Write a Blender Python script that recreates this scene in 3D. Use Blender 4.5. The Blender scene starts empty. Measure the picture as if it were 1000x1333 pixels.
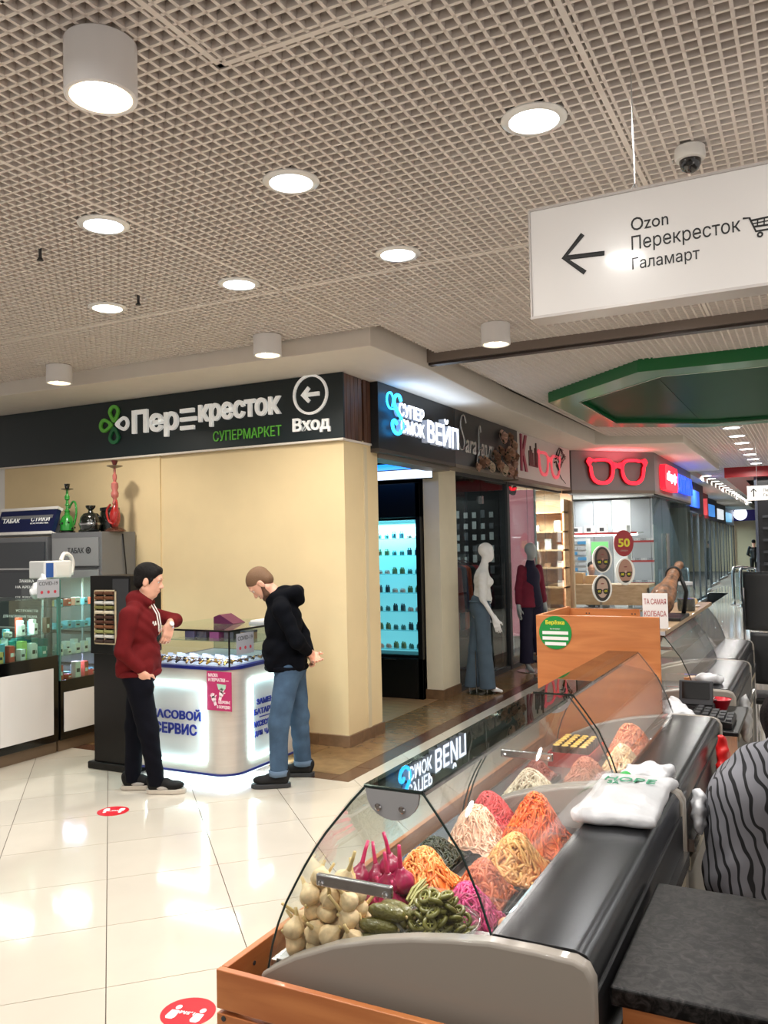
import bpy, math, random
import numpy as np
from mathutils import Vector, Matrix
random.seed(7); rng = np.random.default_rng(7)
PI = math.pi
scene = bpy.context.scene
COL = scene.collection
# ---------------------------------------------------------------- camera
F_PX = 1100.0; HC = 1.77; YAW = math.radians(27); ROLL = math.radians(1.18); PITCH = math.atan(44.5 / F_PX)
cf = Vector((-math.sin(YAW) * math.cos(PITCH), math.cos(YAW) * math.cos(PITCH), math.sin(PITCH)))
cr = Vector((math.cos(YAW), math.sin(YAW), 0)); cu = cr.cross(cf)
ex = math.cos(ROLL) * cr - math.sin(ROLL) * cu; ey = math.sin(ROLL) * cr + math.cos(ROLL) * cu
cam_d = bpy.data.cameras.new('camera'); cam = bpy.data.objects.new('camera', cam_d); COL.objects.link(cam)
cam_d.sensor_fit = 'VERTICAL'; cam_d.lens = 30; cam_d.sensor_height = 30 * 1333 / F_PX
cam_d.clip_start = .05; cam_d.clip_end = 200
mw = Matrix.Identity(4)
for i in range(3):
    mw[i][0] = ex[i]; mw[i][1] = ey[i]; mw[i][2] = -cf[i]
mw[2][3] = HC
cam.matrix_world = mw
scene.camera = cam
def proj(p):
    v = Vector(p) - Vector((0, 0, HC)); z = v.dot(cf)
    if z < .05: return None
    return 500 + F_PX * v.dot(ex) / z, 666.5 - F_PX * v.dot(ey) / z, z
def in_view(p, pad=60):
    q = proj(p)
    return q is not None and -pad < q[0] < 1000 + pad and -pad < q[1] < 1333 + pad
# ---------------------------------------------------------------- world, colour management, light levels
w = bpy.data.worlds.new('world'); scene.world = w; w.use_nodes = True
w.node_tree.nodes['Background'].inputs[0].default_value = (1.0, .93, .86, 1)
w.node_tree.nodes['Background'].inputs[1].default_value = .62
scene.view_settings.view_transform = 'Standard'; scene.view_settings.look = 'None'
scene.view_settings.gamma = 1; scene.view_settings.use_curve_mapping = False
scene.view_settings.exposure = 0.0
scene.cycles.use_denoising = True
scene.cycles.transparent_max_bounces = 24
scene.cycles.max_bounces = 8; scene.cycles.diffuse_bounces = 3; scene.cycles.glossy_bounces = 4
scene.cycles.sample_clamp_indirect = 6
scene.cycles.caustics_reflective = False; scene.cycles.caustics_refractive = False
E_LED, E_CYL, E_FAR = 18.0, 21.0, 26.0      # watts of each kind of ceiling light
# ---------------------------------------------------------------- materials
def lin(c):
    o = []
    for v in c:
        v = v / 255.0
        o.append(v / 12.92 if v <= .04045 else ((v + .055) / 1.055) ** 2.4)
    return o
MATS = {}
def mat(name, rgb, rough=.5, metal=0., emit=0., ecol=None, var=0., vscale=6., bump=0., bscale=60., coat=0., objvar=0., spec=.5, stretch=None, sheen=0., trans=0., sss=0.):
    if name in MATS: return MATS[name]
    m = bpy.data.materials.new(name); m.use_nodes = True; MATS[name] = m
    nt = m.node_tree; N = nt.nodes; L = nt.links; b = N['Principled BSDF']
    c = lin(rgb) + [1]
    b.inputs['Base Color'].default_value = c
    b.inputs['Roughness'].default_value = rough; b.inputs['Metallic'].default_value = metal
    b.inputs['Specular IOR Level'].default_value = spec
    b.inputs['Coat Weight'].default_value = coat; b.inputs['Coat Roughness'].default_value = .08
    if sheen: b.inputs['Sheen Weight'].default_value = sheen
    if trans: b.inputs['Transmission Weight'].default_value = trans
    if sss:
        b.inputs['Subsurface Weight'].default_value = sss; b.inputs['Subsurface Radius'].default_value = (.02, .008, .005); b.inputs['Subsurface Scale'].default_value = .4
    if emit:
        b.inputs['Emission Color'].default_value = lin(ecol or rgb) + [1]; b.inputs['Emission Strength'].default_value = emit
    tc = None
    if var or bump:
        tc = N.new('ShaderNodeTexCoord'); src = tc.outputs['Object']
        if stretch:
            mp = N.new('ShaderNodeMapping'); mp.inputs['Scale'].default_value = stretch; L.new(src, mp.inputs[0]); src = mp.outputs[0]
    last = None
    if var:
        n = N.new('ShaderNodeTexNoise'); n.inputs['Scale'].default_value = vscale; n.inputs['Detail'].default_value = 5; L.new(src, n.inputs['Vector'])
        r = N.new('ShaderNodeValToRGB'); r.color_ramp.elements[0].position = .3; r.color_ramp.elements[1].position = .7
        r.color_ramp.elements[0].color = [max(0, v * (1 - var)) for v in c[:3]] + [1]; r.color_ramp.elements[1].color = [min(1, v * (1 + var)) for v in c[:3]] + [1]
        L.new(n.outputs[0], r.inputs[0]); L.new(r.outputs[0], b.inputs['Base Color']); last = r.outputs[0]
    if objvar:
        oi = N.new('ShaderNodeObjectInfo'); mr = N.new('ShaderNodeMapRange'); mr.inputs[3].default_value = 1 - objvar; mr.inputs[4].default_value = 1 + objvar
        L.new(oi.outputs['Random'], mr.inputs[0]); hs = N.new('ShaderNodeHueSaturation'); hs.inputs['Color'].default_value = c
        L.new(mr.outputs[0], hs.inputs['Value'])
        if last: L.new(last, hs.inputs['Color'])
        L.new(hs.outputs[0], b.inputs['Base Color'])
    if bump:
        n2 = N.new('ShaderNodeTexNoise'); n2.inputs['Scale'].default_value = bscale; n2.inputs['Detail'].default_value = 4; L.new(src, n2.inputs['Vector'])
        bp = N.new('ShaderNodeBump'); bp.inputs['Strength'].default_value = bump; bp.inputs['Distance'].default_value = .01
        L.new(n2.outputs[0], bp.inputs['Height']); L.new(bp.outputs[0], b.inputs['Normal'])
    return m
def glass_mat(name, tint=(235, 245, 242), f0=.03, rough=0.0, haze=0.0):
    m = bpy.data.materials.new(name); m.use_nodes = True; MATS[name] = m
    nt = m.node_tree; N = nt.nodes; L = nt.links; N.remove(N['Principled BSDF'])
    t = N.new('ShaderNodeBsdfTransparent'); t.inputs[0].default_value = lin(tint) + [1]
    g = N.new('ShaderNodeBsdfGlossy'); g.inputs['Roughness'].default_value = rough; g.inputs[0].default_value = (1, 1, 1, 1)
    lw = N.new('ShaderNodeLayerWeight'); lw.inputs[0].default_value = .5           # thin pane: Schlick reflectance, the same from both sides
    pw = N.new('ShaderNodeMath'); pw.operation = 'POWER'; pw.inputs[1].default_value = 5; L.new(lw.outputs['Facing'], pw.inputs[0])
    fr = N.new('ShaderNodeMath'); fr.operation = 'MULTIPLY_ADD'; fr.inputs[1].default_value = .9; fr.inputs[2].default_value = f0; L.new(pw.outputs[0], fr.inputs[0])
    mx = N.new('ShaderNodeMixShader'); L.new(fr.outputs[0], mx.inputs[0]); L.new(t.outputs[0], mx.inputs[1]); L.new(g.outputs[0], mx.inputs[2])
    out = mx.outputs[0]
    if haze:
        d = N.new('ShaderNodeBsdfDiffuse'); d.inputs[0].default_value = (.9, .9, .9, 1)
        m2 = N.new('ShaderNodeMixShader'); m2.inputs[0].default_value = haze; L.new(out, m2.inputs[1]); L.new(d.outputs[0], m2.inputs[2]); out = m2.outputs[0]
    L.new(out, N['Material Output'].inputs[0])
    return m
def wood_mat(name, c1, c2, scale=(1, 14, 14), rough=.42, coat=.2, wave=2.2):
    m = bpy.data.materials.new(name); m.use_nodes = True; MATS[name] = m
    nt = m.node_tree; N = nt.nodes; L = nt.links; b = N['Principled BSDF']; b.inputs['Roughness'].default_value = rough; b.inputs['Coat Weight'].default_value = coat
    tc = N.new('ShaderNodeTexCoord'); mp = N.new('ShaderNodeMapping'); mp.inputs['Scale'].default_value = scale; L.new(tc.outputs['Object'], mp.inputs[0])
    n = N.new('ShaderNodeTexNoise'); n.inputs['Scale'].default_value = wave; n.inputs['Detail'].default_value = 6; n.inputs['Distortion'].default_value = .6; L.new(mp.outputs[0], n.inputs['Vector'])
    r = N.new('ShaderNodeValToRGB'); r.color_ramp.elements[0].position = .3; r.color_ramp.elements[1].position = .72
    r.color_ramp.elements[0].color = lin(c1) + [1]; r.color_ramp.elements[1].color = lin(c2) + [1]; L.new(n.outputs[0], r.inputs[0]); L.new(r.outputs[0], b.inputs['Base Color'])
    return m
# ---------------------------------------------------------------- mesh builder
def faceM(loc, yaw=0.0, pitch=0.0):
    """local x right, y up, z towards the viewer; yaw 0 faces -Y, yaw 90 faces +X"""
    base = Matrix(((1, 0, 0), (0, 0, -1), (0, 1, 0))).to_4x4()
    return Matrix.Translation(loc) @ Matrix.Rotation(math.radians(yaw), 4, 'Z') @ Matrix.Rotation(math.radians(pitch), 4, 'X') @ base
class MB:
    def __init__(s): s.v = []; s.f = []; s.mi = []
    def add(s, vs, fs, M=None, m=0):
        o = len(s.v)
        s.v += [tuple(M @ Vector(p)) for p in vs] if M is not None else [tuple(p) for p in vs]
        s.f += [tuple(i + o for i in f) for f in fs]; s.mi += [m] * len(fs); return s
    def box(s, x0, x1, y0, y1, z0, z1, m=0, M=None):
        v = [(x, y, z) for z in (z0, z1) for y in (y0, y1) for x in (x0, x1)]
        return s.add(v, [(0, 2, 3, 1), (4, 5, 7, 6), (0, 1, 5, 4), (2, 6, 7, 3), (0, 4, 6, 2), (1, 3, 7, 5)], M, m)
    def prism(s, poly, z0, z1, m=0, M=None):
        n = len(poly)
        a = sum(poly[i][0] * poly[(i + 1) % n][1] - poly[(i + 1) % n][0] * poly[i][1] for i in range(n))
        if a < 0: poly = poly[::-1]
        v = [(x, y, z0) for x, y in poly] + [(x, y, z1) for x, y in poly]
        fs = [tuple(range(n - 1, -1, -1)), tuple(range(n, 2 * n))] + [(i, (i + 1) % n, n + (i + 1) % n, n + i) for i in range(n)]
        return s.add(v, fs, M, m)
    def ring(s, outer, inner, z0, z1, m=0, M=None):
        n = len(outer)
        v = [(x, y, z) for z in (z0, z1) for P in (outer, inner) for x, y in P]
        fs = []
        for i in range(n):
            j = (i + 1) % n
            fs += [(i, j, 2 * n + j, 2 * n + i), (n + j, n + i, 3 * n + i, 3 * n + j), (j, i, n + i, n + j), (2 * n + i, 2 * n + j, 3 * n + j, 3 * n + i)]
        return s.add(v, fs, M, m)
    def tube(s, pts, r, n=8, m=0, M=None, closed=False):
        P = [Vector(p) for p in pts]; k = len(P); rs = r if isinstance(r, (list, tuple)) else [r] * k
        vs = []; up = None
        for i in range(k):
            if closed: t = P[(i + 1) % k] - P[i - 1]
            else: t = P[min(i + 1, k - 1)] - P[max(i - 1, 0)]
            t = t.normalized() if t.length > 1e-9 else Vector((0, 0, 1))
            if up is None: up = Vector((0, 0, 1)) if abs(t.z) < .9 else Vector((1, 0, 0))
            a = up - t * up.dot(t)
            if a.length < 1e-6: a = t.orthogonal()
            a.normalize(); up = a; b = t.cross(a)
            for j in range(n):
                q = 2 * PI * j / n; vs.append(P[i] + (a * math.cos(q) + b * math.sin(q)) * rs[i])
        fs = []
        for i in range(k if closed else k - 1):
            i2 = (i + 1) % k
            for j in range(n): fs.append((i * n + j, i * n + (j + 1) % n, i2 * n + (j + 1) % n, i2 * n + j))
        if not closed: fs += [tuple(range(n - 1, -1, -1)), tuple((k - 1) * n + j for j in range(n))]
        return s.add(vs, fs, M, m)
    def lathe(s, prof, n=24, c=(0, 0, 0), m=0, M=None, cap=True):
        k = len(prof); vs = []
        for r_, z in prof:
            for j in range(n): q = 2 * PI * j / n; vs.append((c[0] + r_ * math.cos(q), c[1] + r_ * math.sin(q), c[2] + z))
        fs = [(i * n + j, i * n + (j + 1) % n, (i + 1) * n + (j + 1) % n, (i + 1) * n + j) for i in range(k - 1) for j in range(n)]
        if cap: fs += [tuple(range(n - 1, -1, -1)), tuple((k - 1) * n + j for j in range(n))]
        return s.add(vs, fs, M, m)
    def ball(s, c, r, n=10, m=0, M=None):
        r = (r, r, r) if not isinstance(r, (list, tuple)) else r
        vs = [(c[0], c[1], c[2] - r[2])]
        for i in range(1, n):
            a = -PI / 2 + PI * i / n
            for j in range(2 * n): q = PI * j / n; vs.append((c[0] + r[0] * math.cos(a) * math.cos(q), c[1] + r[1] * math.cos(a) * math.sin(q), c[2] + r[2] * math.sin(a)))
        vs.append((c[0], c[1], c[2] + r[2])); k = 2 * n; fs = [(0, 1 + (j + 1) % k, 1 + j) for j in range(k)]
        for i in range(n - 2):
            for j in range(k): fs.append((1 + i * k + j, 1 + i * k + (j + 1) % k, 1 + (i + 1) * k + (j + 1) % k, 1 + (i + 1) * k + j))
        o = 1 + (n - 2) * k; fs += [(o + j, o + (j + 1) % k, len(vs) - 1) for j in range(k)]
        return s.add(vs, fs, M, m)
    def sheet(s, rows, m=0, M=None, flip=False):
        a = len(rows); b = len(rows[0]); vs = [p for r_ in rows for p in r_]
        fs = [(i * b + j, i * b + j + 1, (i + 1) * b + j + 1, (i + 1) * b + j) for i in range(a - 1) for j in range(b - 1)]
        if flip: fs = [f[::-1] for f in fs]
        return s.add(vs, fs, M, m)
    def shell(s, prof, y0, y1, t, m=0):
        """closed strip along y following an (x, z) profile with thickness t"""
        P = [Vector((x, z)) for x, z in prof]; k = len(P); Q = []
        for i in range(k):
            d = (P[min(i + 1, k - 1)] - P[max(i - 1, 0)]).normalized(); Q.append(P[i] + Vector((-d.y, d.x)) * t)
        poly = [(p.x, p.y) for p in P] + [(q.x, q.y) for q in reversed(Q)]
        n = len(poly); vs = [(x, y, z) for y in (y0, y1) for x, z in poly]
        fs = [(i, (i + 1) % n, n + (i + 1) % n, n + i) for i in range(n)]
        for o in (0, n):
            for i in range(k - 1): fs.append((o + i, o + i + 1, o + n - 2 - i, o + n - 1 - i))
        return s.add(vs, fs, None, m)
    def text(s, st, size, depth, M, m=0, bold=0.0, align='CENTER', sx=1.0, shear=0.0):
        v, f = text_geo(st, size, depth, bold, align, shear)
        if sx != 1: v = [(x * sx, y, z) for x, y, z in v]
        return s.add(v, f, M, m)
    def build(s, name, mats, parent=None, smooth=False, bevel=0.0, loc=None, seg=2, auto=False, kind=None):
        me = bpy.data.meshes.new(name); me.from_pydata(s.v, [], s.f)
        if not isinstance(mats, (list, tuple)): mats = [mats]
        for q in mats: me.materials.append(q)
        if len(mats) > 1: me.polygons.foreach_set('material_index', s.mi)
        if smooth: me.polygons.foreach_set('use_smooth', [True] * len(s.f))
        me.validate(); me.update()
        o = bpy.data.objects.new(name, me); COL.objects.link(o)
        if auto:
            me.polygons.foreach_set('use_smooth', [True] * len(me.polygons)); me.set_sharp_from_angle(angle=math.radians(40))
        if parent is not None: o.parent = parent
        if loc is not None: o.location = loc
        if bevel:
            b = o.modifiers.new('bevel', 'BEVEL'); b.width = bevel; b.segments = seg; b.limit_method = 'ANGLE'; b.angle_limit = math.radians(40); b.harden_normals = False
        if kind: o['kind'] = kind
        return o
_tg = {}
def text_geo(st, size, depth, bold=0.0, align='CENTER', shear=0.0):
    key = (st, size, depth, bold, align, shear)
    if key not in _tg:
        cu_ = bpy.data.curves.new('t', 'FONT'); cu_.body = st; cu_.size = size; cu_.extrude = depth / 2; cu_.offset = bold; cu_.align_x = align; cu_.align_y = 'CENTER'; cu_.resolution_u = 3; cu_.shear = shear
        cu_.space_line = .95
        ob = bpy.data.objects.new('t', cu_); me = bpy.data.meshes.new_from_object(ob)
        _tg[key] = ([(v.co.x, v.co.y, v.co.z + depth / 2) for v in me.vertices], [tuple(p.vertices) for p in me.polygons])
        bpy.data.objects.remove(ob); bpy.data.curves.remove(cu_); bpy.data.meshes.remove(me)
    return _tg[key]
def tag(o, label, cat, group=None, kind=None):
    o['label'] = label; o['category'] = cat
    if group: o['group'] = group
    if kind: o['kind'] = kind
    return o
def thing(name, label, cat, loc=(0, 0, 0), rz=0.0, group=None):
    o = bpy.data.objects.new(name, None); COL.objects.link(o); o.empty_display_size = .1
    o.location = loc; o.rotation_euler = (0, 0, rz)
    return tag(o, label, cat, group)
def struct(o): o['kind'] = 'structure'; return o
def copy_tree(o, parent=None, loc=None, rz=None, label=None):
    kids = [c for c in o.children]
    c = o.copy(); COL.objects.link(c)
    if parent is not None: c.parent = parent
    if loc is not None: c.location = loc
    if rz is not None: c.rotation_euler = (0, 0, rz)
    if label: c['label'] = label
    for k in kids: copy_tree(k, c)
    return c
def rounded(x0, x1, y0, y1, r, n=6, corners=(1, 1, 1, 1)):
    """rounded rectangle, corners in the order x0y0, x1y0, x1y1, x0y1"""
    P = []
    for k, (cx, cy, a0) in enumerate(((x0 + r, y0 + r, PI), (x1 - r, y0 + r, 1.5 * PI), (x1 - r, y1 - r, 0), (x0 + r, y1 - r, .5 * PI))):
        if corners[k]: P += [(cx + r * math.cos(a0 + .5 * PI * i / n), cy + r * math.sin(a0 + .5 * PI * i / n)) for i in range(n + 1)]
        else: P.append(((x0, y0), (x1, y0), (x1, y1), (x0, y1))[k])
    return P
def ellipse(rx, ry, n=32, cx=0, cy=0): return [(cx + rx * math.cos(2 * PI * i / n), cy + ry * math.sin(2 * PI * i / n)) for i in range(n)]
def area_light(name, loc, energy, size, color, parent=None, rot=(0, 0, 0), shape='DISK', size_y=None, spread=None):
    l = bpy.data.lights.new(name, 'AREA'); l.energy = energy; l.shape = shape; l.size = size; l.color = color
    if size_y: l.size_y = size_y
    if spread: l.spread = spread
    o = bpy.data.objects.new(name, l); COL.objects.link(o); o.location = loc; o.rotation_euler = rot
    if parent is not None: o.parent = parent
    return o
# ---------------------------------------------------------------- implicit surfaces (smoothly blended limbs, garments, produce)
def surface_nets(d, org, h):
    s = d < 0
    nx, ny, nz = d.shape
    cnt = np.zeros((nx - 1, ny - 1, nz - 1), np.int32); acc = np.zeros((nx - 1, ny - 1, nz - 1, 3), np.float32)
    corners = [(i, j, k) for i in (0, 1) for j in (0, 1) for k in (0, 1)]
    def sl(a, c): return a[c[0]:nx - 1 + c[0], c[1]:ny - 1 + c[1], c[2]:nz - 1 + c[2]]
    for a in corners:
        for ax in range(3):
            if a[ax]: continue
            b = list(a); b[ax] = 1; b = tuple(b)
            da, db = sl(d, a), sl(d, b); m = (da < 0) != (db < 0)
            if not m.any(): continue
            idx = np.nonzero(m); t = da[idx] / (da[idx] - db[idx])
            p = np.empty((len(t), 3), np.float32)
            for q in range(3): p[:, q] = a[q]
            p[:, ax] = t
            acc[idx] += p; cnt[idx] += 1
    mk = cnt > 0; idx = np.argwhere(mk)
    pos = acc[mk] / cnt[mk][:, None] + idx
    vid = -np.ones(cnt.shape, np.int64); vid[mk] = np.arange(len(idx))
    faces = []
    for ax in range(3):
        o1, o2 = [q for q in range(3) if q != ax]
        a = [slice(1, -1)] * 3; a[ax] = slice(0, -1); b = [slice(1, -1)] * 3; b[ax] = slice(1, None)
        sa = s[tuple(a)]; sb = s[tuple(b)]; e = np.argwhere(sa != sb)
        if not len(e): continue
        inside = sa[tuple(e.T)]
        g = e.copy(); g[:, o1] += 1; g[:, o2] += 1
        def cell(d1, d2):
            c = g.copy(); c[:, o1] += d1; c[:, o2] += d2; return vid[tuple(c.T)]
        q = np.stack([cell(-1, -1), cell(0, -1), cell(0, 0), cell(-1, 0)], 1)
        fl = inside if ax != 1 else ~inside
        q[~fl] = q[~fl][:, ::-1]
        faces.append(q)
    F = np.concatenate(faces)
    return pos * h + np.array(org), F
def sdf(prims, h, k=.03, noise=None):
    """prims: ('c',a,b,ra,rb) tapered limb, ('e',centre,radii[,euler]) ellipsoid, ('b',centre,half,round[,euler]) box; a leading '-' cuts; an optional dict at the end sets k"""
    lo = np.full(3, 1e9); hi = -lo
    for p in prims:
        if p[0] == 'c': pts = np.array([p[1], p[2]], float); r = max(p[3], p[4])
        else: pts = np.array([p[1]], float); r = max(p[2]) * 1.5 if p[0] in ('e', '-e') else float(np.linalg.norm(p[2])) + p[3]
        if p[0][0] == '-': continue
        lo = np.minimum(lo, pts.min(0) - r); hi = np.maximum(hi, pts.max(0) + r)
    lo -= 3 * h; hi += 3 * h; n = np.ceil((hi - lo) / h).astype(int) + 1
    D = np.full(n, 1.0, np.float32)
    for p in prims:
        kk = k; p = list(p)
        if isinstance(p[-1], dict): kk = p[-1].get('k', k); p = p[:-1]
        t = p[0].lstrip('-')
        if t == 'c': pts = np.array([p[1], p[2]], float); r = max(p[3], p[4])
        else: pts = np.array([p[1]], float); r = max(p[2]) if t == 'e' else float(np.linalg.norm(p[2])) + p[3]
        a = np.clip(np.floor((pts.min(0) - r - kk - 3 * h - lo) / h).astype(int), 0, n); b = np.clip(np.ceil((pts.max(0) + r + kk + 3 * h - lo) / h).astype(int) + 1, 0, n)
        if (b <= a).any(): continue
        ax = [lo[i] + h * np.arange(a[i], b[i]) for i in range(3)]
        X = np.stack(np.meshgrid(*ax, indexing='ij'), -1)
        if t == 'c':
            A = np.array(p[1], float); Bv = np.array(p[2], float) - A; L2 = max(Bv @ Bv, 1e-9)
            tt = np.clip((X - A) @ Bv / L2, 0, 1)
            dd = np.linalg.norm(X - A - tt[..., None] * Bv, axis=-1) - (p[3] + tt * (p[4] - p[3]))
        else:
            Y = X - np.array(p[1], float)
            e = p[3] if t == 'e' and len(p) > 3 else (p[4] if t == 'b' and len(p) > 4 else None)
            if e is not None:
                R = np.array(e.to_matrix() if hasattr(e, 'to_matrix') else e); Y = Y @ R
            if t == 'e':
                R_ = np.array(p[2], float); k0 = np.linalg.norm(Y / R_, axis=-1); k1 = np.linalg.norm(Y / (R_ * R_), axis=-1) + 1e-9
                dd = k0 * (k0 - 1) / k1
            else:
                q = np.abs(Y) - np.array(p[2], float); dd = np.linalg.norm(np.maximum(q, 0), axis=-1) + np.minimum(q.max(-1), 0) - p[3]
        S = D[a[0]:b[0], a[1]:b[1], a[2]:b[2]]
        if p[0][0] == '-':
            dd = -dd; hh = np.maximum(kk - np.abs(S - dd), 0) / max(kk, 1e-6); S[...] = np.maximum(S, dd) + hh * hh * kk / 4
        else:
            hh = np.maximum(kk - np.abs(S - dd), 0) / max(kk, 1e-6); S[...] = np.minimum(S, dd) - hh * hh * kk / 4
    if noise is not None:
        m = np.abs(D) < 4 * h; I = np.argwhere(m); D[m] += noise(lo + h * I)
    return surface_nets(D, lo, h)
def blob(name, prims, h, m, parent=None, k=.03, noise=None, loc=None, decimate=0):
    v, f = sdf(prims, h, k, noise)
    me = bpy.data.meshes.new(name); me.from_pydata(v.tolist(), [], f.tolist()); me.materials.append(m)
    me.polygons.foreach_set('use_smooth', [True] * len(f)); me.update()
    o = bpy.data.objects.new(name, me); COL.objects.link(o)
    if parent is not None: o.parent = parent
    if loc is not None: o.location = loc
    return o
def euler(x, y, z): return np.array(Matrix.Rotation(z, 3, 'Z') @ Matrix.Rotation(y, 3, 'Y') @ Matrix.Rotation(x, 3, 'X'))
def fit(mb, st, w, h, depth, M, bold=0.0, m=0, shear=0.0):
    v, f = text_geo(st, 1.0, 1.0, bold, 'CENTER', shear)
    xs = [p[0] for p in v]; ys = [p[1] for p in v]; x0, x1, y0, y1 = min(xs), max(xs), min(ys), max(ys)
    vv = [((x - (x0 + x1) / 2) * w / (x1 - x0), (y - (y0 + y1) / 2) * h / (y1 - y0), z * depth) for x, y, z in v]
    return mb.add(vv, f, M, m)
def letters(name, st, w, h, depth, M, m, parent, bold=0.03, shear=0.0): return fit(MB(), st, w, h, depth, M, bold, 0, shear).build(name, m, parent)
# ================================================================ materials of the setting
ZC, ZS = 3.47, 3.34
M_tile = mat('porcelain_tile', (206, 197, 182), rough=.09, var=.03, vscale=3, objvar=.03, coat=.3)
M_grout = mat('grout', (105, 95, 85), rough=.9)
M_brown = mat('brown_tile', (132, 103, 70), rough=.22, var=.22, vscale=9, objvar=.08)
M_dkbrown = mat('dark_brown_tile', (88, 56, 42), rough=.22, var=.15, vscale=9, objvar=.08)
M_plank = wood_mat('light_plank', (150, 116, 80), (190, 152, 108), (1, 9, 9))
M_bar = mat('ceiling_bar', (238, 229, 222), rough=.6)
M_plen = mat('ceiling_void', (132, 120, 112), rough=.9, var=.15, vscale=2)
M_soff = mat('soffit_paint', (226, 218, 208), rough=.7, var=.02)
M_wall = mat('yellow_wall', (228, 206, 162), rough=.75, var=.035, vscale=2.5, bump=.05, bscale=30)
M_wall2 = mat('cream_wall', (232, 222, 196), rough=.7, var=.04, vscale=3)
M_skirt = mat('skirting_tile', (120, 92, 66), rough=.35, var=.2, vscale=14, objvar=.06)
M_signdk = mat('sign_dark_green', (12, 28, 32), rough=.4)
M_walnut = wood_mat('walnut', (66, 42, 34), (116, 80, 62), (10, 10, 1))
M_white = mat('white_paint', (238, 236, 232), rough=.45)
M_whitegl = mat('white_gloss', (240, 240, 238), rough=.2, coat=.4)
M_black = mat('black_plastic', (9, 9, 10), rough=.4)
M_blackgl = mat('black_gloss', (5, 5, 6), rough=.12, coat=.4)
M_dkgrey = mat('dark_grey', (48, 49, 52), rough=.5)
M_grey = mat('grey_metal', (128, 130, 134), rough=.4, metal=.3)
M_ltgrey = mat('light_grey', (190, 192, 194), rough=.5)
M_steel = mat('steel', (178, 178, 178), rough=.24, metal=1.0, var=.08, vscale=20)
M_chrome = mat('chrome', (215, 215, 218), rough=.1, metal=1.0)
M_green = mat('green_panel', (14, 108, 54), rough=.35, coat=.3)
M_greengl = mat('green_glass_ceiling', (5, 70, 36), rough=.35, coat=0, spec=.02)
M_red = mat('red_panel', (170, 30, 34), rough=.4)
M_led = mat('led_white', (255, 255, 255), emit=11, ecol=(255, 252, 248))
M_ledc = mat('led_cool', (255, 255, 255), emit=11, ecol=(236, 242, 255))
M_ledw = mat('led_warm', (255, 255, 255), emit=11, ecol=(255, 240, 214))
M_glass = glass_mat('clear_glass', (250, 252, 251))
M_glassg = glass_mat('green_edge_glass', (232, 246, 240), f0=.05)
M_glassb = glass_mat('bluish_glass', (222, 234, 236))
M_glasst = glass_mat('shelf_glass', (176, 186, 182), f0=.10)  # tint darkened to stand for the dark ceiling mirrored in the top glass
M_acryl = glass_mat('acrylic', (250, 250, 250), haze=.03)
# ================================================================ floor
S2 = math.sqrt(2); TP = .845; T = TP / S2          # diagonal tiles
fl = struct(MB().box(-12, 4, -3, 60, -.12, -.006).build('floor', M_grout))
XE, YE = -3.20, 5.60          # edge of the dark brown border
def clip(poly, a, b, c):      # keep a*x + b*y <= c
    out = []
    for i in range(len(poly)):
        p, q = poly[i], poly[(i + 1) % len(poly)]; dp = a * p[0] + b * p[1] - c; dq = a * q[0] + b * q[1] - c
        if dp <= 0: out.append(p)
        if (dp < 0 < dq) or (dq < 0 < dp):
            t = dp / (dp - dq); out.append((p[0] + t * (q[0] - p[0]), p[1] + t * (q[1] - p[1])))
    return out
g = .0022
def tile_poly(i, j):
    c1a, c1b = -.04 + .84 * i + g * S2, -.04 + .84 * (i + 1) - g * S2        # x + y
    c2a, c2b = -5.235 + TP * j + g * S2, -5.235 + TP * (j + 1) - g * S2      # x - y
    return [((s + d) / 2, (s - d) / 2) for s, d in ((c1a, c2a), (c1b, c2a), (c1b, c2b), (c1a, c2b))]
cand = []
for i in range(-12, 40):
    for j in range(-40, 12):
        P = tile_poly(i, j)
        if not any(in_view((x, y, 0), 420) for x, y in P): continue
        cx = sum(p[0] for p in P) / 4; cy = sum(p[1] for p in P) / 4
        if cx > 3.6 or cx < -11.5 or cy > 34: continue
        inb = [p[0] < XE and p[1] > YE for p in P]; full = True
        if any(inb):
            if all(inb): continue
            for Q in (clip(P, 0, 1, YE), clip(clip(P, 0, -1, -YE), -1, 0, -XE)):      # pieces cut along the border strip
                if len(Q) > 2: cand.append((math.hypot(cx, cy), Q, False, (cx, cy)))
            continue
        cand.append((math.hypot(cx, cy), P, full, (cx, cy)))
cand.sort(key=lambda t: t[0])
base = tile_poly(0, 0); bc = (sum(p[0] for p in base) / 4, sum(p[1] for p in base) / 4)
tmesh = None; rest = MB()
for k, (d, P, full, c) in enumerate(cand):
    if k >= 270: rest.prism(P, -.006, 0); continue
    if full:
        if tmesh is None:
            o = MB().prism([(x - c[0], y - c[1]) for x, y in P], -.006, 0).build('floor_tile', M_tile, fl); tmesh = o.data
        else:
            o = bpy.data.objects.new('floor_tile', tmesh); COL.objects.link(o); o.parent = fl
        o.location = (c[0], c[1], 0)
    else: MB().prism(P, -.006, 0).build('floor_tile', M_tile, fl)
if rest.v: rest.build('floor_tiles_far', M_tile, fl, kind='stuff')
def tiles_rect(x0, x1, y0, y1, nx, ny, m, name, gap=.003, z=0.0):
    dx, dy = (x1 - x0) / nx, (y1 - y0) / ny
    o0 = MB().box(-dx / 2 + gap, dx / 2 - gap, -dy / 2 + gap, dy / 2 - gap, -.006, z).build(name, m, fl); first = True
    for i in range(nx):
        for j in range(ny):
            o = o0 if first else o0.copy()
            if not first: COL.objects.link(o)
            first = False; o.location = (x0 + dx * (i + .5), y0 + dy * (j + .5), 0)
BW = .16
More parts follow.
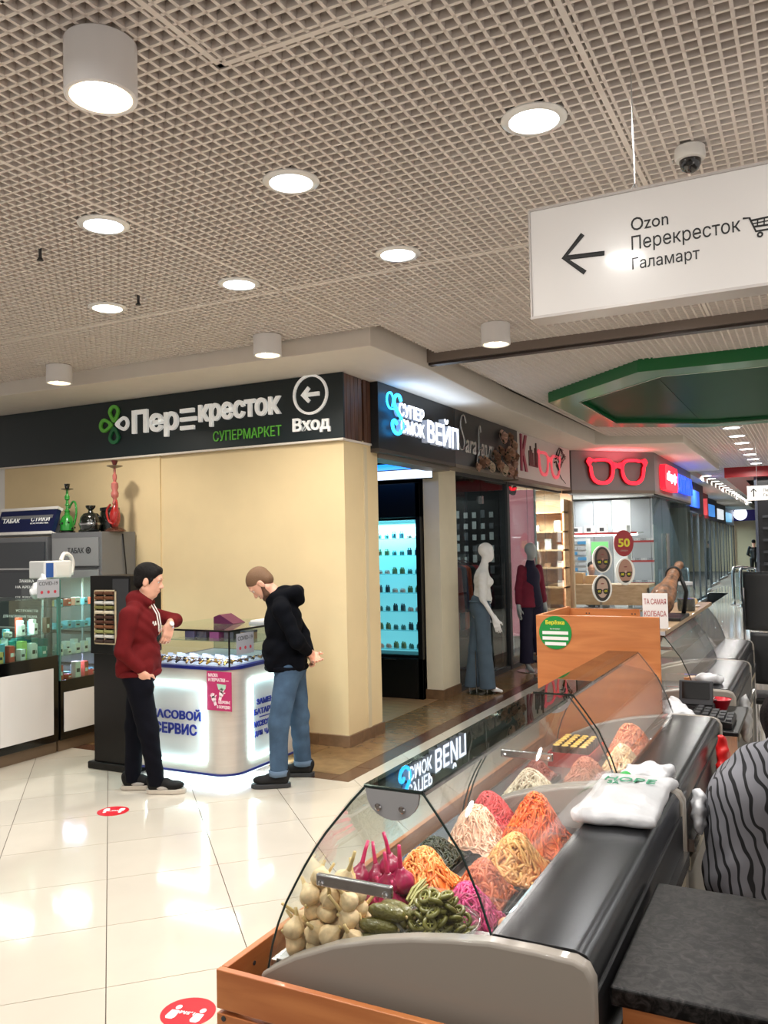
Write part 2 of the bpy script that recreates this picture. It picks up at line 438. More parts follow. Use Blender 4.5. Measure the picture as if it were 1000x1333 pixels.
tiles_rect(XE - BW, XE, YE, 15.2, 1, 24, M_dkbrown, 'border_tile')
tiles_rect(-9.2, XE - BW, YE, YE + BW, 15, 1, M_dkbrown, 'border_tile')
tiles_rect(-3.92, XE - BW, YE + BW, 15.2, 1, 23, M_brown, 'brown_tile')
tiles_rect(-9.2, -3.92, YE + BW, 6.7, 13, 2, M_brown, 'brown_tile')
tiles_rect(-5.6, -3.92, 7.1, 9.2, 2, 14, M_plank, 'floor_plank')
MB().box(-9, -3.92, 9.2, 15.6, -.006, 0).build('shop_floor_sheet', M_dkgrey, fl)
MB().box(-9, -2.6, 15.6, 30, -.006, 0).build('shop_floor_sheet', M_ltgrey, fl)
# ================================================================ ceiling: open cell lattice modules under a void
ceil = struct(MB().box(-14, 5, -3, 60, ZC + .28, ZC + .34).build('ceiling', M_plen))
MODX, MODY, NC = .57, .57, 10
def lattice(mb, ox, oy):
    bw, bh, p = .0125, .032, MODX / NC
    for i in range(NC):
        a = (i + .5) * p
        hw = bw / 2
        for s in (0, 1):
            if s == 0: q = (ox + a - hw, ox + a + hw, oy, oy + MODY)
            else: q = (ox, ox + MODX, oy + a - hw, oy + a + hw)
            x0, x1, y0, y1 = q
            v = [(x0, y0, ZC), (x1, y0, ZC), (x1, y1, ZC), (x0, y1, ZC), (x0, y0, ZC + bh), (x1, y0, ZC + bh), (x1, y1, ZC + bh), (x0, y1, ZC + bh)]
            fs = [(0, 3, 2, 1), (0, 4, 7, 3), (1, 2, 6, 5)] if s == 0 else [(0, 3, 2, 1), (0, 1, 5, 4), (3, 7, 6, 2)]
            mb.add(v, fs)
lat = MB(); lattice(lat, -MODX / 2, -MODY / 2); lat0 = None
mods = []
for i in range(-16, 10):
    for j in range(-5, 62):
        x = -1.801 + MODX * (i + .5); y = 2.34 + MODY * (j + .5)
        if y > 6.85: y += .12
        if x < -3.05 and y > 5.7: continue
        if 5.5 < y < 5.95 and x < -3.3: continue
        vis = any(in_view((x + sx * .29, y + sy * .29, ZC), 30) for sx in (-1, 1) for sy in (-1, 1))
        if not vis and (y < -.5 or y > 8 or x > 2.5 or x < -6): continue
        mods.append((0 if vis else 1, math.hypot(x, y), x, y))
mods.sort(); rest = MB()
for k, (nv, d, x, y) in enumerate(mods):
    if k < 295:
        if lat0 is None: lat0 = lat.build('ceiling_grid_panel', M_bar, ceil); o = lat0
        else:
            o = bpy.data.objects.new('ceiling_grid_panel', lat0.data); COL.objects.link(o); o.parent = ceil
        o.location = (x, y, 0)
    else:
        rest.add([(vx + x, vy + y, vz) for vx, vy, vz in lat.v], lat.f)
rest.build('ceiling_grid_far', M_bar, ceil, kind='stuff')
# visible main runners between groups of panels
for (a, b) in (((-1.801, 0.2), (-1.801, 2.34)), ((-1.801, 2.34), (1.6, 2.34)), ((-3.081, -.5), (-3.081, 5.7)), ((-.66, 2.34), (-.66, 6.8)), ((-7, 4.62), (3, 4.62))):
    (x0, y0), (x1, y1) = a, b; h = .011
    MB().box(min(x0, x1) - h, max(x0, x1) + h, min(y0, y1) - h, max(y0, y1) + h, ZC - .002, ZC + .045).build('ceiling_runner', M_bar, ceil)
# soffit running round the shop fronts
SOFF = [(-12, 5.72), (-7.05, 5.72), (-3.05, 5.81), (-3.02, 6.85), (-3.14, 9.5), (-3.12, 13.7), (-1.85, 14.35), (-1.9, 20.6), (-2.6, 20.6), (-2.9, 60), (-12, 60)]
struct(MB().prism(SOFF, ZS, ZC + .1).build('trim_1', M_soff, bevel=.006))
o = struct(MB().box(-3.06, 4, 6.83, 6.97, ZC - .075, ZC + .05).build('trim_2', mat('rail_bronze', (140, 128, 120), rough=.4, metal=.6)))
MB().box(-3.06, 4, 6.86, 6.94, ZC - .095, ZC - .075).build('track_lip', mat('rail_dark', (70, 62, 58), rough=.4, metal=.6), o)
# ================================================================ walls
wl = struct(MB().box(-5.87, -3.74, 6.57, 6.75, 0, 2.76).box(-3.92, -3.74, 6.75, 7.22, 0, 2.76).build('wall_back', M_wall))
struct(MB().box(-8.15, -5.87, 6.555, 6.73, 0, 2.76).build('wall_back_left', M_wall))
MB().box(-3.742, -3.728, 6.93, 6.985, .1, 2.70).build('cable_trunking', mat('trunking', (214, 200, 168), rough=.5), wl)
bb = struct(MB().box(-8.15, -3.73, 6.545, 6.56, 0, .02).build('baseboard_back', M_skirt))
tw = (8.15 - 3.73) / 14
for i in range(14): MB().box(-8.15 + tw * i + .002, -8.15 + tw * (i + 1) - .002, 6.543, 6.571, 0, .10).build('skirting_tile', M_skirt, bb)
for y0, y1 in ((6.545, 6.77), (6.774, 7.0), (7.004, 7.23)): MB().box(-3.741, -3.718, y0, y1, 0, .10).build('skirting_tile', M_skirt, bb)
# second pillar beside the vape shop door
wp = struct(MB().box(-4.06, -3.86, 8.98, 9.50, 0, 2.74).build('wall_pillar', M_wall2))
for q in ((-4.07, -3.845, 8.965, 8.98), (-3.86, -3.845, 8.98, 9.24), (-3.86, -3.845, 9.245, 9.5)): MB().box(*q, 0, .11).build('skirting_tile', M_skirt, wp)
# walls and partitions of the shops
M_dkwall = mat('dark_shop_wall', (30, 33, 36), rough=.6)
M_pinkwall = mat('pink_wall', (214, 120, 130), rough=.6)
M_optwall = mat('optician_wall', (168, 172, 176), rough=.5)
struct(MB().box(-9.2, -9.1, 6.7, 31, 0, ZS).build('wall_shops_rear', M_ltgrey))
struct(MB().box(-9.1, -4.06, 9.32, 9.42, 0, ZS).build('wall_partition_one', M_dkwall))
struct(MB().box(-9.1, -3.94, 11.5, 11.6, 0, ZS).build('wall_partition_two', M_dkwall))
struct(MB().box(-9.1, -3.94, 15.3, 15.4, 0, ZS).build('wall_partition_three', mat('beige_wall', (206, 182, 150), rough=.6)))
struct(MB().box(-9.1, -2.66, 20.75, 20.9, 0, ZS).build('wall_partition_four', M_optwall))
struct(MB().box(-9.1, -3.93, 6.76, 6.86, 0, ZS).build('wall_vape_side', M_dkwall))
struct(MB().box(-9.1, -8.2, 6.6, 6.7, 0, ZS).build('wall_far_left', M_white))
struct(MB().box(-14, -8.3, 7.6, 7.7, 0, ZS).build('wall_neighbour_shop', M_white))
# mall end wall and the wall beyond the escalator
struct(MB().box(-6, 5, 50, 50.2, 0, 3.6).build('wall_corridor_end', mat('end_wall', (212, 192, 158), rough=.7)))
struct(MB().box(3.9, 4.0, 7, 60, 0, 3.7).build('wall_right', M_white))
# ================================================================ ceiling lights
WARM = (1, .93, .82); COOL = (.9, .94, 1); NEUT = (1, .97, .92)
def recessed(x, y, r=.105, m=M_led, e=E_LED, col=NEUT, label='', group=None, light=True, name='recessed_downlight'):
    t = thing(name, label, 'ceiling light', (x, y, ZC), 0, group)
    R = r * 1.32
    MB().lathe([(r, 0.004), (r, -.012), (R - .01, -.012), (R, -.004), (R, .002), (r + .004, .006)], 32, cap=False).build('rim', M_whitegl, t, smooth=False, auto=True)
    MB().lathe([(.001, -.006), (r, -.006)], 32, cap=False).build('diffuser', m, t)
    if not light: return t
    MB().lathe([(r, .0), (r + .03, .05), (r + .03, .06)], 20, cap=True).build('housing', M_black, t)
    area_light('lamp', (0, 0, -.02), e, r * 2, col, t, spread=math.radians(170))
    return t
L = 'round white recessed LED downlight '
recessed(-.945, 3.25, .1, M_led, label=L + 'with a wide rim beside the hanging direction sign')
recessed(-2.106, 3.253, .1, M_ledc, col=COOL, label=L + 'shining cool white, over the tiled floor before the kiosk')
recessed(-3.233, 3.205, .1, M_ledc, col=COOL, label=L + 'shining cool white, behind the large cylinder lamp')
recessed(-2.104, 4.375, .1, M_led, label=L + 'nearest the fire curtain rail on the grid ceiling')
recessed(-3.229, 4.356, .1, M_ledc, col=COOL, label=L + 'above the space before the watch kiosk')
recessed(-4.328, 4.321, .1, M_ledw, col=WARM, label=L + 'glowing warm, above the tobacco counters')
recessed(-.98, 6.188, .1, M_led, label=L + 'just showing below the hanging direction sign')
for x, y in ((.2, 3.25), (.2, 1.0), (-2.1, .9), (-4.33, 2.1), (-5.5, 3.3), (-.95, .9), (1.3, 2.1), (1.3, 4.4), (.2, 5.5), (-4.33, .3), (-.9, -1.2), (-3.2, -1.2)):
    recessed(x, y, .1, M_led, label='round recessed LED downlight of the grid ceiling outside the view', group='downlights beyond the view')
M_cyl = mat('cylinder_white', (240, 238, 238), rough=.45); M_reflec = mat('reflector', (250, 240, 220), rough=.25, metal=.5, emit=.3, ecol=(255, 240, 214))
def cylinder_lamp(x, y, r, h, label, col=WARM, e=E_CYL):
    t = thing('cylinder_downlight', label, 'ceiling light', (x, y, ZC))
    MB().lathe([(r * .9, 0), (r, -.004), (r, -h), (r * .94, -h - .004), (r * .86, -h)], 40, cap=False).build('housing', M_cyl, t, auto=True)
    MB().lathe([(r * .86, -h), (r * .8, -h + .05), (r * .5, -h + .09), (.001, -h + .1)], 40, cap=False).build('reflector', M_reflec, t, smooth=True)
    for a in (-.35, .35):
        MB().ball((a * r, 0, -h + .045), (.026, .026, .034), 8).build('bulb', M_ledw, t, smooth=True)
    MB().lathe([(.001, -h + .075), (r * .62, -h + .075)], 32, cap=False).build('lens', mat('lamp_lens', (255, 255, 255), emit=5, ecol=(255, 244, 222)), t)
    area_light('lamp', (0, 0, -h - .012), e, r * 1.6, col, t, spread=math.radians(150))
cylinder_lamp(-2.071, 2.046, .118, .185, 'large white surface mounted cylinder downlight by itself on the open grid')
cylinder_lamp(-6.065, 5.46, .112, .16, 'white cylinder downlight before the soffit above the tobacco cabinets')
cylinder_lamp(-3.843, 5.551, .112, .16, 'white cylinder downlight before the soffit near the entrance arrow sign')
cylinder_lamp(-2.147, 6.18, .112, .16, 'white cylinder downlight beside the dark ceiling rail')
# corridor rows
for i in range(9):
    recessed(-1.08 - .008 * i, 13.85 + 1.15 * i, .12, M_led, label='round LED downlight in the straight row beyond the green ceiling ring', group='downlights beyond the green ring', light=i % 3 == 0, e=E_FAR * 2)
for i in range(17):
    recessed(-2.52 - .012 * i, 23.9 + 1.22 * i, .12, M_led, label='round LED downlight in the long row along the far shop fronts', group='downlights along the far shops', light=i % 5 == 0, e=E_FAR * 3)
for i in range(3): recessed(-3.55, 46.5 + 1.2 * i, .12, M_led, label='round LED downlight of the short row near the corridor end', group='downlights near the corridor end', light=False)
for x, y in ((1.5, 7.6), (2.9, 10), (2.9, 13), (1.4, 14.5), (.9, 17.5)):  # added out of view to light the corridor near the optician
    recessed(x, y, .1, M_led, label='added round LED downlight out of view by the green ceiling ring', group='added downlights out of view by the green ring', e=E_FAR)
# little sprinkler heads
for x, y in ((-3.81, 3.3), (-3.96, 4.23)):
    t = thing('sprinkler', 'small dark sprinkler head hanging from the grid ceiling', 'sprinkler', (x, y, ZC), 0, 'sprinklers')
    MB().lathe([(.009, .03), (.009, -.045), (.014, -.05), (.014, -.055)], 10).build('pipe', M_dkgrey, t); MB().lathe([(.018, -.058), (.018, -.062)], 10).build('deflector', M_dkgrey, t)
# security camera
t = thing('dome_camera', 'white dome security camera with a dark bubble under the ceiling', 'camera', (-.422, 3.808, ZC))
MB().lathe([(.05, 0), (.062, -.01), (.065, -.05), (.06, -.062), (.044, -.066)], 28).build('base', M_white, t, auto=True)
MB().lathe([(.046, -.064), (.044, -.085), (.034, -.104), (.016, -.115), (.001, -.117)], 28, cap=False).build('dome', mat('smoked_dome', (20, 20, 24), rough=.05, coat=1), t, smooth=True)
MB().ball((0, -.03, -.085), .018, 8).build('lens', M_black, t, smooth=True)
# hanging direction sign
t = thing('hanging_sign', 'long white hanging direction sign with a black arrow and three destination lines', 'sign', (-.897, 3.0, 2.592))
W_ = 1.55
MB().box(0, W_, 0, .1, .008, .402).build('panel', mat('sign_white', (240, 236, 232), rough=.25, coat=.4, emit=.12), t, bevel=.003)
MB().box(-.006, W_ + .006, -.006, .106, 0, .01).box(-.006, 0, -.006, .106, .01, .405).box(0, W_, -.004, .104, .402, .41).build('frame', mat('sign_frame', (214, 208, 204), rough=.3, metal=.2), t)
ar = MB(); A0 = (.122, .208)
ar.tube([(.268, -.004, .200), (.122, -.004, .208)], .0085, 8).tube([(.193, -.004, .282), (.122, -.004, .208), (.197, -.004, .142)], .0085, 8)
ar.v = [(x, -.0045 + y * .0, z) if False else (x, -.002 + (y + .004) * .15, z) for x, y, z in ar.v]
ar.build('arrow', M_black, t)
for i, (s, zz) in enumerate((('Ozon', .284), ('Перекресток', .212), ('Галамарт', .140))):
    ww, hh = ((.125, .046), (.352, .062), (.222, .052))[i]; letters('lettering', s, ww, hh, .002, faceM((.362 + ww / 2, 0, zz)), M_black, t, bold=0)
ct = MB(); cx, cz = .742, .205
def ln(pts, r=.0032): ct.tube([(cx + a, -.002, cz + b) for a, b in pts], r, 6)
ln([(-.02, .03), (.0, .028), (.018, -.02), (.085, -.02)]); ln([(.004, .018), (.1, .022), (.088, -.006), (.013, -.004)]); ln([(.008, .007), (.095, .009)], .002)
for q in (.025, .045, .065, .082): ln([(q, .02), (q - .002, -.004)], .002)
for q in (.03, .075): ct.tube([(cx + q + .007 * math.cos(a), -.002, cz - .033 + .007 * math.sin(a)) for a in [i * PI / 6 for i in range(12)]], .0028, 6, closed=True)
ct.v = [(x, -.002 + (y + .002) * .2, z) for x, y, z in ct.v]; ct.build('cart_symbol', M_black, t)
M_wire = mat('wire', (190, 190, 190), rough=.3, metal=1)
for xx in (.37, 1.3):
    MB().tube([(xx, .05, .41), (xx, .05, ZC - 2.592 + .03)], .0022, 6).build('suspension_wire', M_wire, t)
    MB().tube([(xx - .018, .05, .41), (xx, .05, .452), (xx + .018, .05, .41)], .003, 6).build('hook', M_wire, t)
# small arrow sign down the corridor
t = thing('hanging_sign', 'small white hanging sign with an upward arrow far down the corridor', 'sign', (-.97, 15.0, 2.39))
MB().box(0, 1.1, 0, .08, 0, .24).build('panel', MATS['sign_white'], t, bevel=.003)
aa = MB().tube([(.1, -.003, .06), (.1, -.003, .19)], .008, 6).tube([(.06, -.003, .145), (.1, -.003, .19), (.14, -.003, .145)], .008, 6)
aa.v = [(x, -.003 + (y + .003) * .2, z) for x, y, z in aa.v]; aa.build('arrow', M_black, t)
for i, s in enumerate(('Перекресток', 'Галамарт')): MB().text(s, .06, .002, faceM((.24, 0, .16 - .08 * i)), align='LEFT').build('lettering', M_dkgrey, t)
for xx in (.15, .95): MB().tube([(xx, .04, .24), (xx, .04, ZC - 2.39 + .03)], .003, 6).build('suspension_wire', M_wire, t)
# green octagonal ceiling ring
GO = [(-2.64, 9.34), (-1.43, 8.12), (1.2, 8.22), (2.4, 9.4), (2.4, 11.7), (1.2, 12.8), (-1.34, 12.68), (-2.64, 11.67)]
cxg, cyg = -.1, 10.5
GI = [(cxg + (x - cxg) * .88, cyg + (y - cyg) * .86) for x, y in GO]
t = thing('ceiling_ring', 'large green octagonal ring set into the corridor ceiling with glossy inner field', 'ceiling ring', (0, 0, ZC - .115))
MB().ring(GO, GI, 0, .17).build('ring', M_green, t, bevel=.004)
GP = [(cxg + (x - cxg) * .875, cyg + (y - cyg) * .852) for x, y in GO]
MB().ring(GI, GP, -.004, .012).build('inner_edge', mat('brass_edge', (190, 200, 180), rough=.25, metal=1), t)
ng = 4; xs = [-2.6 + 5.0 * i / ng for i in range(ng + 1)]
for i in range(ng):
    P = clip(clip(GP, -1, 0, -(xs[i] + .003)), 1, 0, xs[i + 1] - .003)
    MB().prism(P, .05, .06).build('ceiling_panel', M_greengl, t)
# red ring further on
RO = [(-1.88, 21.6), (1.9, 21.9), (1.9, 33), (-2.05, 32.5)]; RI = [(-1.5, 23.0), (1.6, 23.0), (1.6, 31.5), (-1.6, 31.5)]
t = thing('ceiling_frame', 'red frame round the escalator opening in the far ceiling', 'ceiling frame', (0, 0, ZC - .24))
MB().ring(RO, RI, 0, .3).build('frame', M_red, t); MB().prism(RI, .2, .22).build('dark_opening', M_black, t)
# ================================================================ fascia signs
M_letw = mat('letter_white', (240, 240, 236), rough=.4, emit=.25)
M_letg = mat('letter_green', (96, 178, 62), rough=.4, emit=.08)
M_letg2 = mat('letter_dark_green', (34, 112, 66), rough=.4)
t = thing('supermarket_sign', 'long dark green supermarket fascia sign with white letters and clover mark', 'sign', (-8.3, 6.53, 2.745))
MB().box(0, 4.585, 0, .028, 0, .592).build('panel', M_signdk, t, bevel=.003)
MB().box(0, 4.585, -.012, .028, -.018, 0).build('lower_trim', M_soff, t)
def S(x, z): return faceM((x + 8.3, 0, z - 2.745))
letters('lettering', 'Пер', .60, .30, .03, S(-5.89, 3.06), M_letw, t)
for k, dz in enumerate((.085, 0, -.085)): MB().box(2.74 + .0, 2.94 - .03 * (k != 1), -.03, 0, .315 + dz - .018, .315 + dz + .022).build('letter_stroke', M_letw, t)
letters('lettering', 'кресток', .96, .225, .03, S(-4.85, 3.075), M_letw, t)
letters('small_lettering', 'СУПЕРМАРКЕТ', .79, .10, .012, S(-4.77, 2.865), M_letg, t, bold=.0)
letters('entrance_lettering', 'Вход', .40, .145, .02, S(-4.045, 2.885), M_letw, t)
c0 = (-4.05 + 8.3, 3.165 - 2.745)
MB().ring(ellipse(.185, .185, 40), ellipse(.163, .163, 40), 0, .02, M=S(-4.05, 3.165)).build('arrow_circle', M_letw, t)
MB().box(-.06, .095, -.018, .018, 0, .02, M=S(-4.05, 3.165)).prism([(-.1, 0), (-.025, .075), (-.002, .052), (-.055, 0), (-.002, -.052), (-.025, -.075)], 0, .02, M=S(-4.05, 3.165)).build('arrow', M_letw, t)
for a, mm in ((90, M_letg), (180, M_letg), (270, M_letg2), (0, M_letw)):       # four leaf clover of drop loops
    R_ = Matrix.Rotation(math.radians(a), 4, 'Z')
    P = [(.02 + .11 + .075 * math.cos(q) - .035 * max(0, -math.cos(q)), .075 * math.sin(q) * (1 - .45 * max(0, -math.cos(q)))) for q in [2 * PI * i / 28 for i in range(28)]]
    Q = [(.128 + (x - .128) * .55, y * .55) for x, y in P]
    MB().ring(P, Q, 0, .02, M=S(-6.45, 3.09) @ R_).build('clover_leaf', mm, t)
t = thing('wood_cladding', 'dark walnut slatted cladding round the corner of the fascia', 'cladding', (-3.73, 6.545, 2.745))
for i in range(5): MB().box(-.02, 0, .006 + .072 * i, .072 * (i + 1), 0, .592).build('slat', M_walnut, t)
for i in range(2): MB().box(-.02, 0, .40 + .07 * i, .40 + .07 * (i + 1) - .006, 0, .592).build('slat', M_walnut, t)
MB().box(-.03, .004, -.01, .54, -.02, 0).build('lower_trim', M_soff, t)
# vape shop sign
t = thing('vape_sign', 'black fascia sign with glowing white block letters and a blue neon swirl', 'sign', (-3.65, 7.085, 2.70))
MB().box(-.22, 0, 0, 1.905, 0, .637).build('panel', mat('sign_black', (20, 24, 28), rough=.45), t, bevel=.003)
MB().box(-.22, .004, 0, 1.9, -.035, 0).build('lower_trim', mat('sign_lower', (70, 62, 56), rough=.5), t)
M_neonw = mat('neon_white', (255, 255, 255), emit=3.2, ecol=(226, 236, 255)); M_neonb = mat('neon_blue', (60, 190, 255), emit=5.0, ecol=(40, 170, 255)); M_letside = mat('letter_side', (220, 228, 240), rough=.4, emit=.12, ecol=(200, 218, 255))
def V(y, z): return faceM((.0, y - 7.085, z - 2.70), 90)
def lit(st, w, h, y, z, depth=.055):
    letters('channel_letters', st, w, h, depth, V(y, z), M_letside, t, bold=.018); o = letters('letter_face', st, w, h, .004, V(y, z) @ Matrix.Translation((0, 0, depth)), M_neonw, t, bold=.018)
lit('СУПЕР', .60, .135, 7.72, 3.115); lit('СМОК', .56, .14, 7.74, 2.955); lit('ВЕЙП', .86, .30, 8.50, 3.0, .07)
sw = []
for q in np.linspace(0, 1, 60):
    a = q * 2 * PI * 1.35 - .6
    sw.append((.05, .27 + .17 * math.cos(a * 1.0 + .4) * (1 - .25 * q), .33 + .19 * math.sin(a * 2 + .2) * .55 + .16 * math.cos(a * .5 + .4)))
S_path = [(.40, .50), (.36, .545), (.29, .54), (.245, .49), (.26, .43), (.33, .38), (.40, .32), (.42, .25), (.375, .185), (.29, .165), (.215, .2), (.20, .26), (.245, .29), (.29, .26)]
L_path = [(.24, .40), (.15, .40), (.10, .46), (.12, .53), (.19, .55), (.235, .50), (.21, .42)]
def smooth_path(P, n=5):
    out = []
    for i in range(len(P) - 1):
        p0 = P[max(i - 1, 0)]; p1 = P[i]; p2 = P[i + 1]; p3 = P[min(i + 2, len(P) - 1)]
        for k in range(n):
            u = k / n; out.append(tuple(.5 * (2 * p1[j] + (p2[j] - p0[j]) * u + (2 * p0[j] - 5 * p1[j] + 4 * p2[j] - p3[j]) * u * u + (3 * p1[j] - p0[j] - 3 * p2[j] + p3[j]) * u ** 3) for j in range(len(p1))))
    out.append(tuple(P[-1])); return out
MB().tube([(.05, y, z) for y, z in smooth_path(S_path)], .017, 8).build('neon_swirl', M_neonb, t, smooth=True)
MB().tube([(.045, y, z) for y, z in smooth_path(L_path)], .010, 8).build('neon_loop', M_neonb, t, smooth=True)
area_light('sign_glow', (.2, .95, .45), 2.6, .25, (.6, .78, 1), t, rot=(PI, 0, 0), shape='RECTANGLE', size_y=1.5)
# clothing shop sign with roses
t = thing('clothing_shop_sign', 'charcoal fascia sign with slim silver script lettering', 'sign', (-3.65, 9.0, 2.70))
MB().box(-.22, 0, 0, 2.295, 0, .637).build('panel', mat('sign_charcoal', (48, 50, 54), rough=.4), t, bevel=.003)
MB().box(-.22, .004, 0, 2.29, -.04, 0).build('lower_trim', mat('sign_lower2', (120, 108, 96), rough=.5), t)
M_silver = mat('silver_letter', (190, 192, 194), rough=.25, metal=.7)
def scr(P, r=.012): return [(.02, y, z) for y, z in smooth_path(P)]
MB().tube(scr([(.30, .50), (.25, .58), (.16, .56), (.13, .45), (.19, .36), (.24, .28), (.2, .19), (.11, .18), (.05, .25)]), .012, 6).build('script_letter', M_silver, t, smooth=True)
letters('script_lettering', 'ara', .36, .16, .015, faceM((0, .47, .235), 90), M_silver, t, bold=.012, shear=.3)
MB().tube(scr([(.80, .45), (.77, .52), (.73, .47), (.72, .30), (.71, .10), (.68, .03), (.65, .08), (.70, .2), (.80, .24)]), .011, 6).build('script_letter', M_silver, t, smooth=True)
letters('script_lettering', 'an.ru', .48, .16, .015, faceM((0, 1.05, .235), 90), M_silver, t, bold=.012, shear=.3)
rosem = []
def rose_mesh():
    mb = MB(); n = 0
    for ring, (cnt, rr, tilt, hgt) in enumerate(((4, .016, .25, .05), (5, .034, .55, .045), (6, .052, .95, .035))):
        for i in range(cnt):
            a = 2 * PI * i / cnt + ring * .5; rows = []
            for u in range(5):
                row = []
                for s_ in range(5):
                    q = (s_ - 2) / 2 * .75; uu = u / 4
                    r_ = rr * (.45 + .75 * math.sin(uu * PI * .55)) + uu * tilt * .022; z = hgt * uu * (1.25 - .25 * tilt) - .012 * ring - .006 * q * q * uu
                    row.append((r_ * math.cos(a + q * (1.1 - .25 * ring)), r_ * math.sin(a + q * (1.1 - .25 * ring)), z))
                rows.append(row)
            mb.sheet(rows)
    return mb
rcol = [mat('rose_' + n_, c, rough=.8, var=.15, vscale=20) for n_, c in (('blush', (214, 176, 160)), ('tan', (200, 162, 140)), ('cream', (224, 206, 186)), ('brown', (156, 120, 100)))]
M_leaf = mat('faux_leaf', (58, 62, 46), rough=.7, var=.2)
rm = rose_mesh(); rdat = {}
spots = [(1.55, .47, 0, 1.5), (1.98, .40, 1, 1.3), (1.96, .14, 0, 1.4), (1.07, .04, 2, 1.2), (1.38, .08, 1, 1.5), (1.67, .20, 3, 1.4), (.70, .06, 3, 1.3), (.88, .09, 1, 1.2), (1.25, .18, 3, 1.4), (1.55, .04, 2, 1.5), (1.80, .05, 0, 1.4), (1.85, .28, 1, 1.5), (2.04, .25, 3, 1.3), (1.95, .02, 3, 1.4), (1.45, .28, 3, 1.1), (1.86, .5, 3, 1.0), (.60, .0, 1, 1.0)]
names = ('blush pink', 'tan', 'cream', 'brown')
for i, (y, z, c, s) in enumerate(spots):
    tr = thing('artificial_rose', names[c] + ' artificial rose pinned to the lower edge of the charcoal sign', 'flower', (-3.605, 9.0 + y, 2.70 + z), 0, names[c] + ' roses on the charcoal sign')
    tr.rotation_euler = (0, PI / 2 - .2, random.uniform(-.4, .4)); tr.scale = (s * .78,) * 3
    if c not in rdat: rdat[c] = rm.build('bloom', rcol[c], tr, smooth=True).data
    else:
        o = bpy.data.objects.new('bloom', rdat[c]); COL.objects.link(o); o.parent = tr
    for k in range(3):
        lf = MB()
        a = k * 2.1 + i; rows = [[(.03 + .05 * u, w_ * .022 * math.sin(PI * min(1, u + .05)), -.012 + .012 * abs(w_)) for w_ in (-1, 0, 1)] for u in (0, .25, .5, .75, 1)]
        lf.sheet(rows, M=Matrix.Rotation(a, 4, 'Z')).build('leaf', M_leaf, tr, smooth=True)
# white bookshop / gift sign
t = thing('picture_sign', 'white fascia sign with a maroon letter, black skyline and bare branches', 'sign', (-3.65, 11.30, 2.69))
MB().box(-.22, 0, 0, 2.80, 0, .645).build('panel', mat('sign_pale', (206, 200, 198), rough=.5), t, bevel=.003)
MB().box(-.22, .004, 0, 2.8, -.045, 0).build('lower_trim', MATS['sign_lower2'], t)
M_maroon = mat('maroon_letter', (150, 60, 84), rough=.4)
letters('initial_letter', 'К', .30, .52, .02, faceM((0, .25, .36), 90), M_maroon, t, bold=.03)
sk = MB()
for y, w_, h_ in ((.50, .05, .20), (.56, .04, .27), (.61, .05, .22), (.67, .05, .18), (.78, .035, .26), (.84, .04, .34), (.89, .04, .20)): sk.box(0, .012, y, y + w_, .22, .22 + h_)
sk.box(0, .012, .5, .93, .2, .225).build('skyline', M_black, t)
def glasses(mb, M, W=1.0, H=.42, thick=.07, depth=.05):
    for s in (-1, 1):
        O = []; I = []
        for i in range(36):
            a = 2 * PI * i / 36; cx = s * W * .26; px = math.cos(a); py = math.sin(a)
            rx = W * .205 * (1 + .12 * py); ry = H * .5 * (1.0 if py < 0 else .82)
            sq = lambda v: math.copysign(abs(v) ** .75, v)
            x, y = cx + rx * sq(px), ry * sq(py)
            if py > .2 and px * s > .55: x += s * W * .05; y += H * .10
            O.append((x, y)); I.append((cx + (x - cx) * .76 - (s * W * .012 if py > .2 and px * s > .55 else 0), y * .76 - (H * .03 if py > .2 and px * s > .55 else 0)))
        mb.ring(O, I, 0, depth, M=M)
    mb.prism([(-W * .09, H * .02), (-W * .09, H * .3), (0, H * .24), (W * .09, H * .3), (W * .09, H * .02), (0, H * .10)], 0, depth, M=M)
    return mb
glasses(MB(), faceM((.005, 1.55, .30), 90), 1.25, .42, depth=.015).build('printed_glasses', mat('print_pink', (238, 96, 110), rough=.5, emit=.4), t)
br = MB()
for k in range(9):
    y0, z0 = 1.75 + random.random() * .3, .30 + random.random() * .2; P = [(.012, y0, z0)]
    for q in range(5): y0 += random.uniform(.05, .16); z0 += random.uniform(-.09, .11); P.append((.012, min(y0, 2.75), max(.05, min(z0, .61))))
    br.tube(P, [.012, .010, .008, .006, .005, .004], 5)
br.build('branches', M_black, t)
# optician fascia
P0 = Vector((-3.66, 14.24, 0)); P1 = Vector((-2.51, 15.57, 0)); P2 = Vector((-2.54, 20.75, 0)); dyaw = math.degrees(math.atan2(P1.y - P0.y, P1.x - P0.x)); Wd = (P1 - P0).length
t = thing('optician_sign', 'grey corner fascia with large red glowing glasses outline and side lettering', 'sign', (P0.x, P0.y, 2.66))
Mloc = Matrix.Rotation(math.radians(dyaw), 4, 'Z')
M_opt = mat('fascia_grey', (128, 124, 126), rough=.55)
poly = [(0, 0), (P1.x - P0.x, P1.y - P0.y), (P2.x - P0.x, P2.y - P0.y), (P2.x - P0.x - .3, P2.y - P0.y), (P1.x - P0.x - .3, P1.y - P0.y + .12), (-.2, .1)]
MB().prism(poly, 0, .677).build('panel', M_opt, t)
o = MB().prism([(x * 1.0, y) for x, y in poly], -.05, 0).build('lower_trim', MATS['sign_lower2'], t)
M_redneon = mat('red_neon', (255, 40, 60), emit=2.6, ecol=(255, 26, 44)); M_redside = mat('red_side', (170, 20, 30), rough=.4)
G = Mloc @ faceM((Wd * .52, 0, .34))
glasses(MB(), G, 1.26, .50, depth=.06).build('glasses_body', M_redside, t); glasses(MB(), G @ Matrix.Translation((0, 0, .06)), 1.26, .50, depth=.006).build('glasses_face', M_redneon, t)
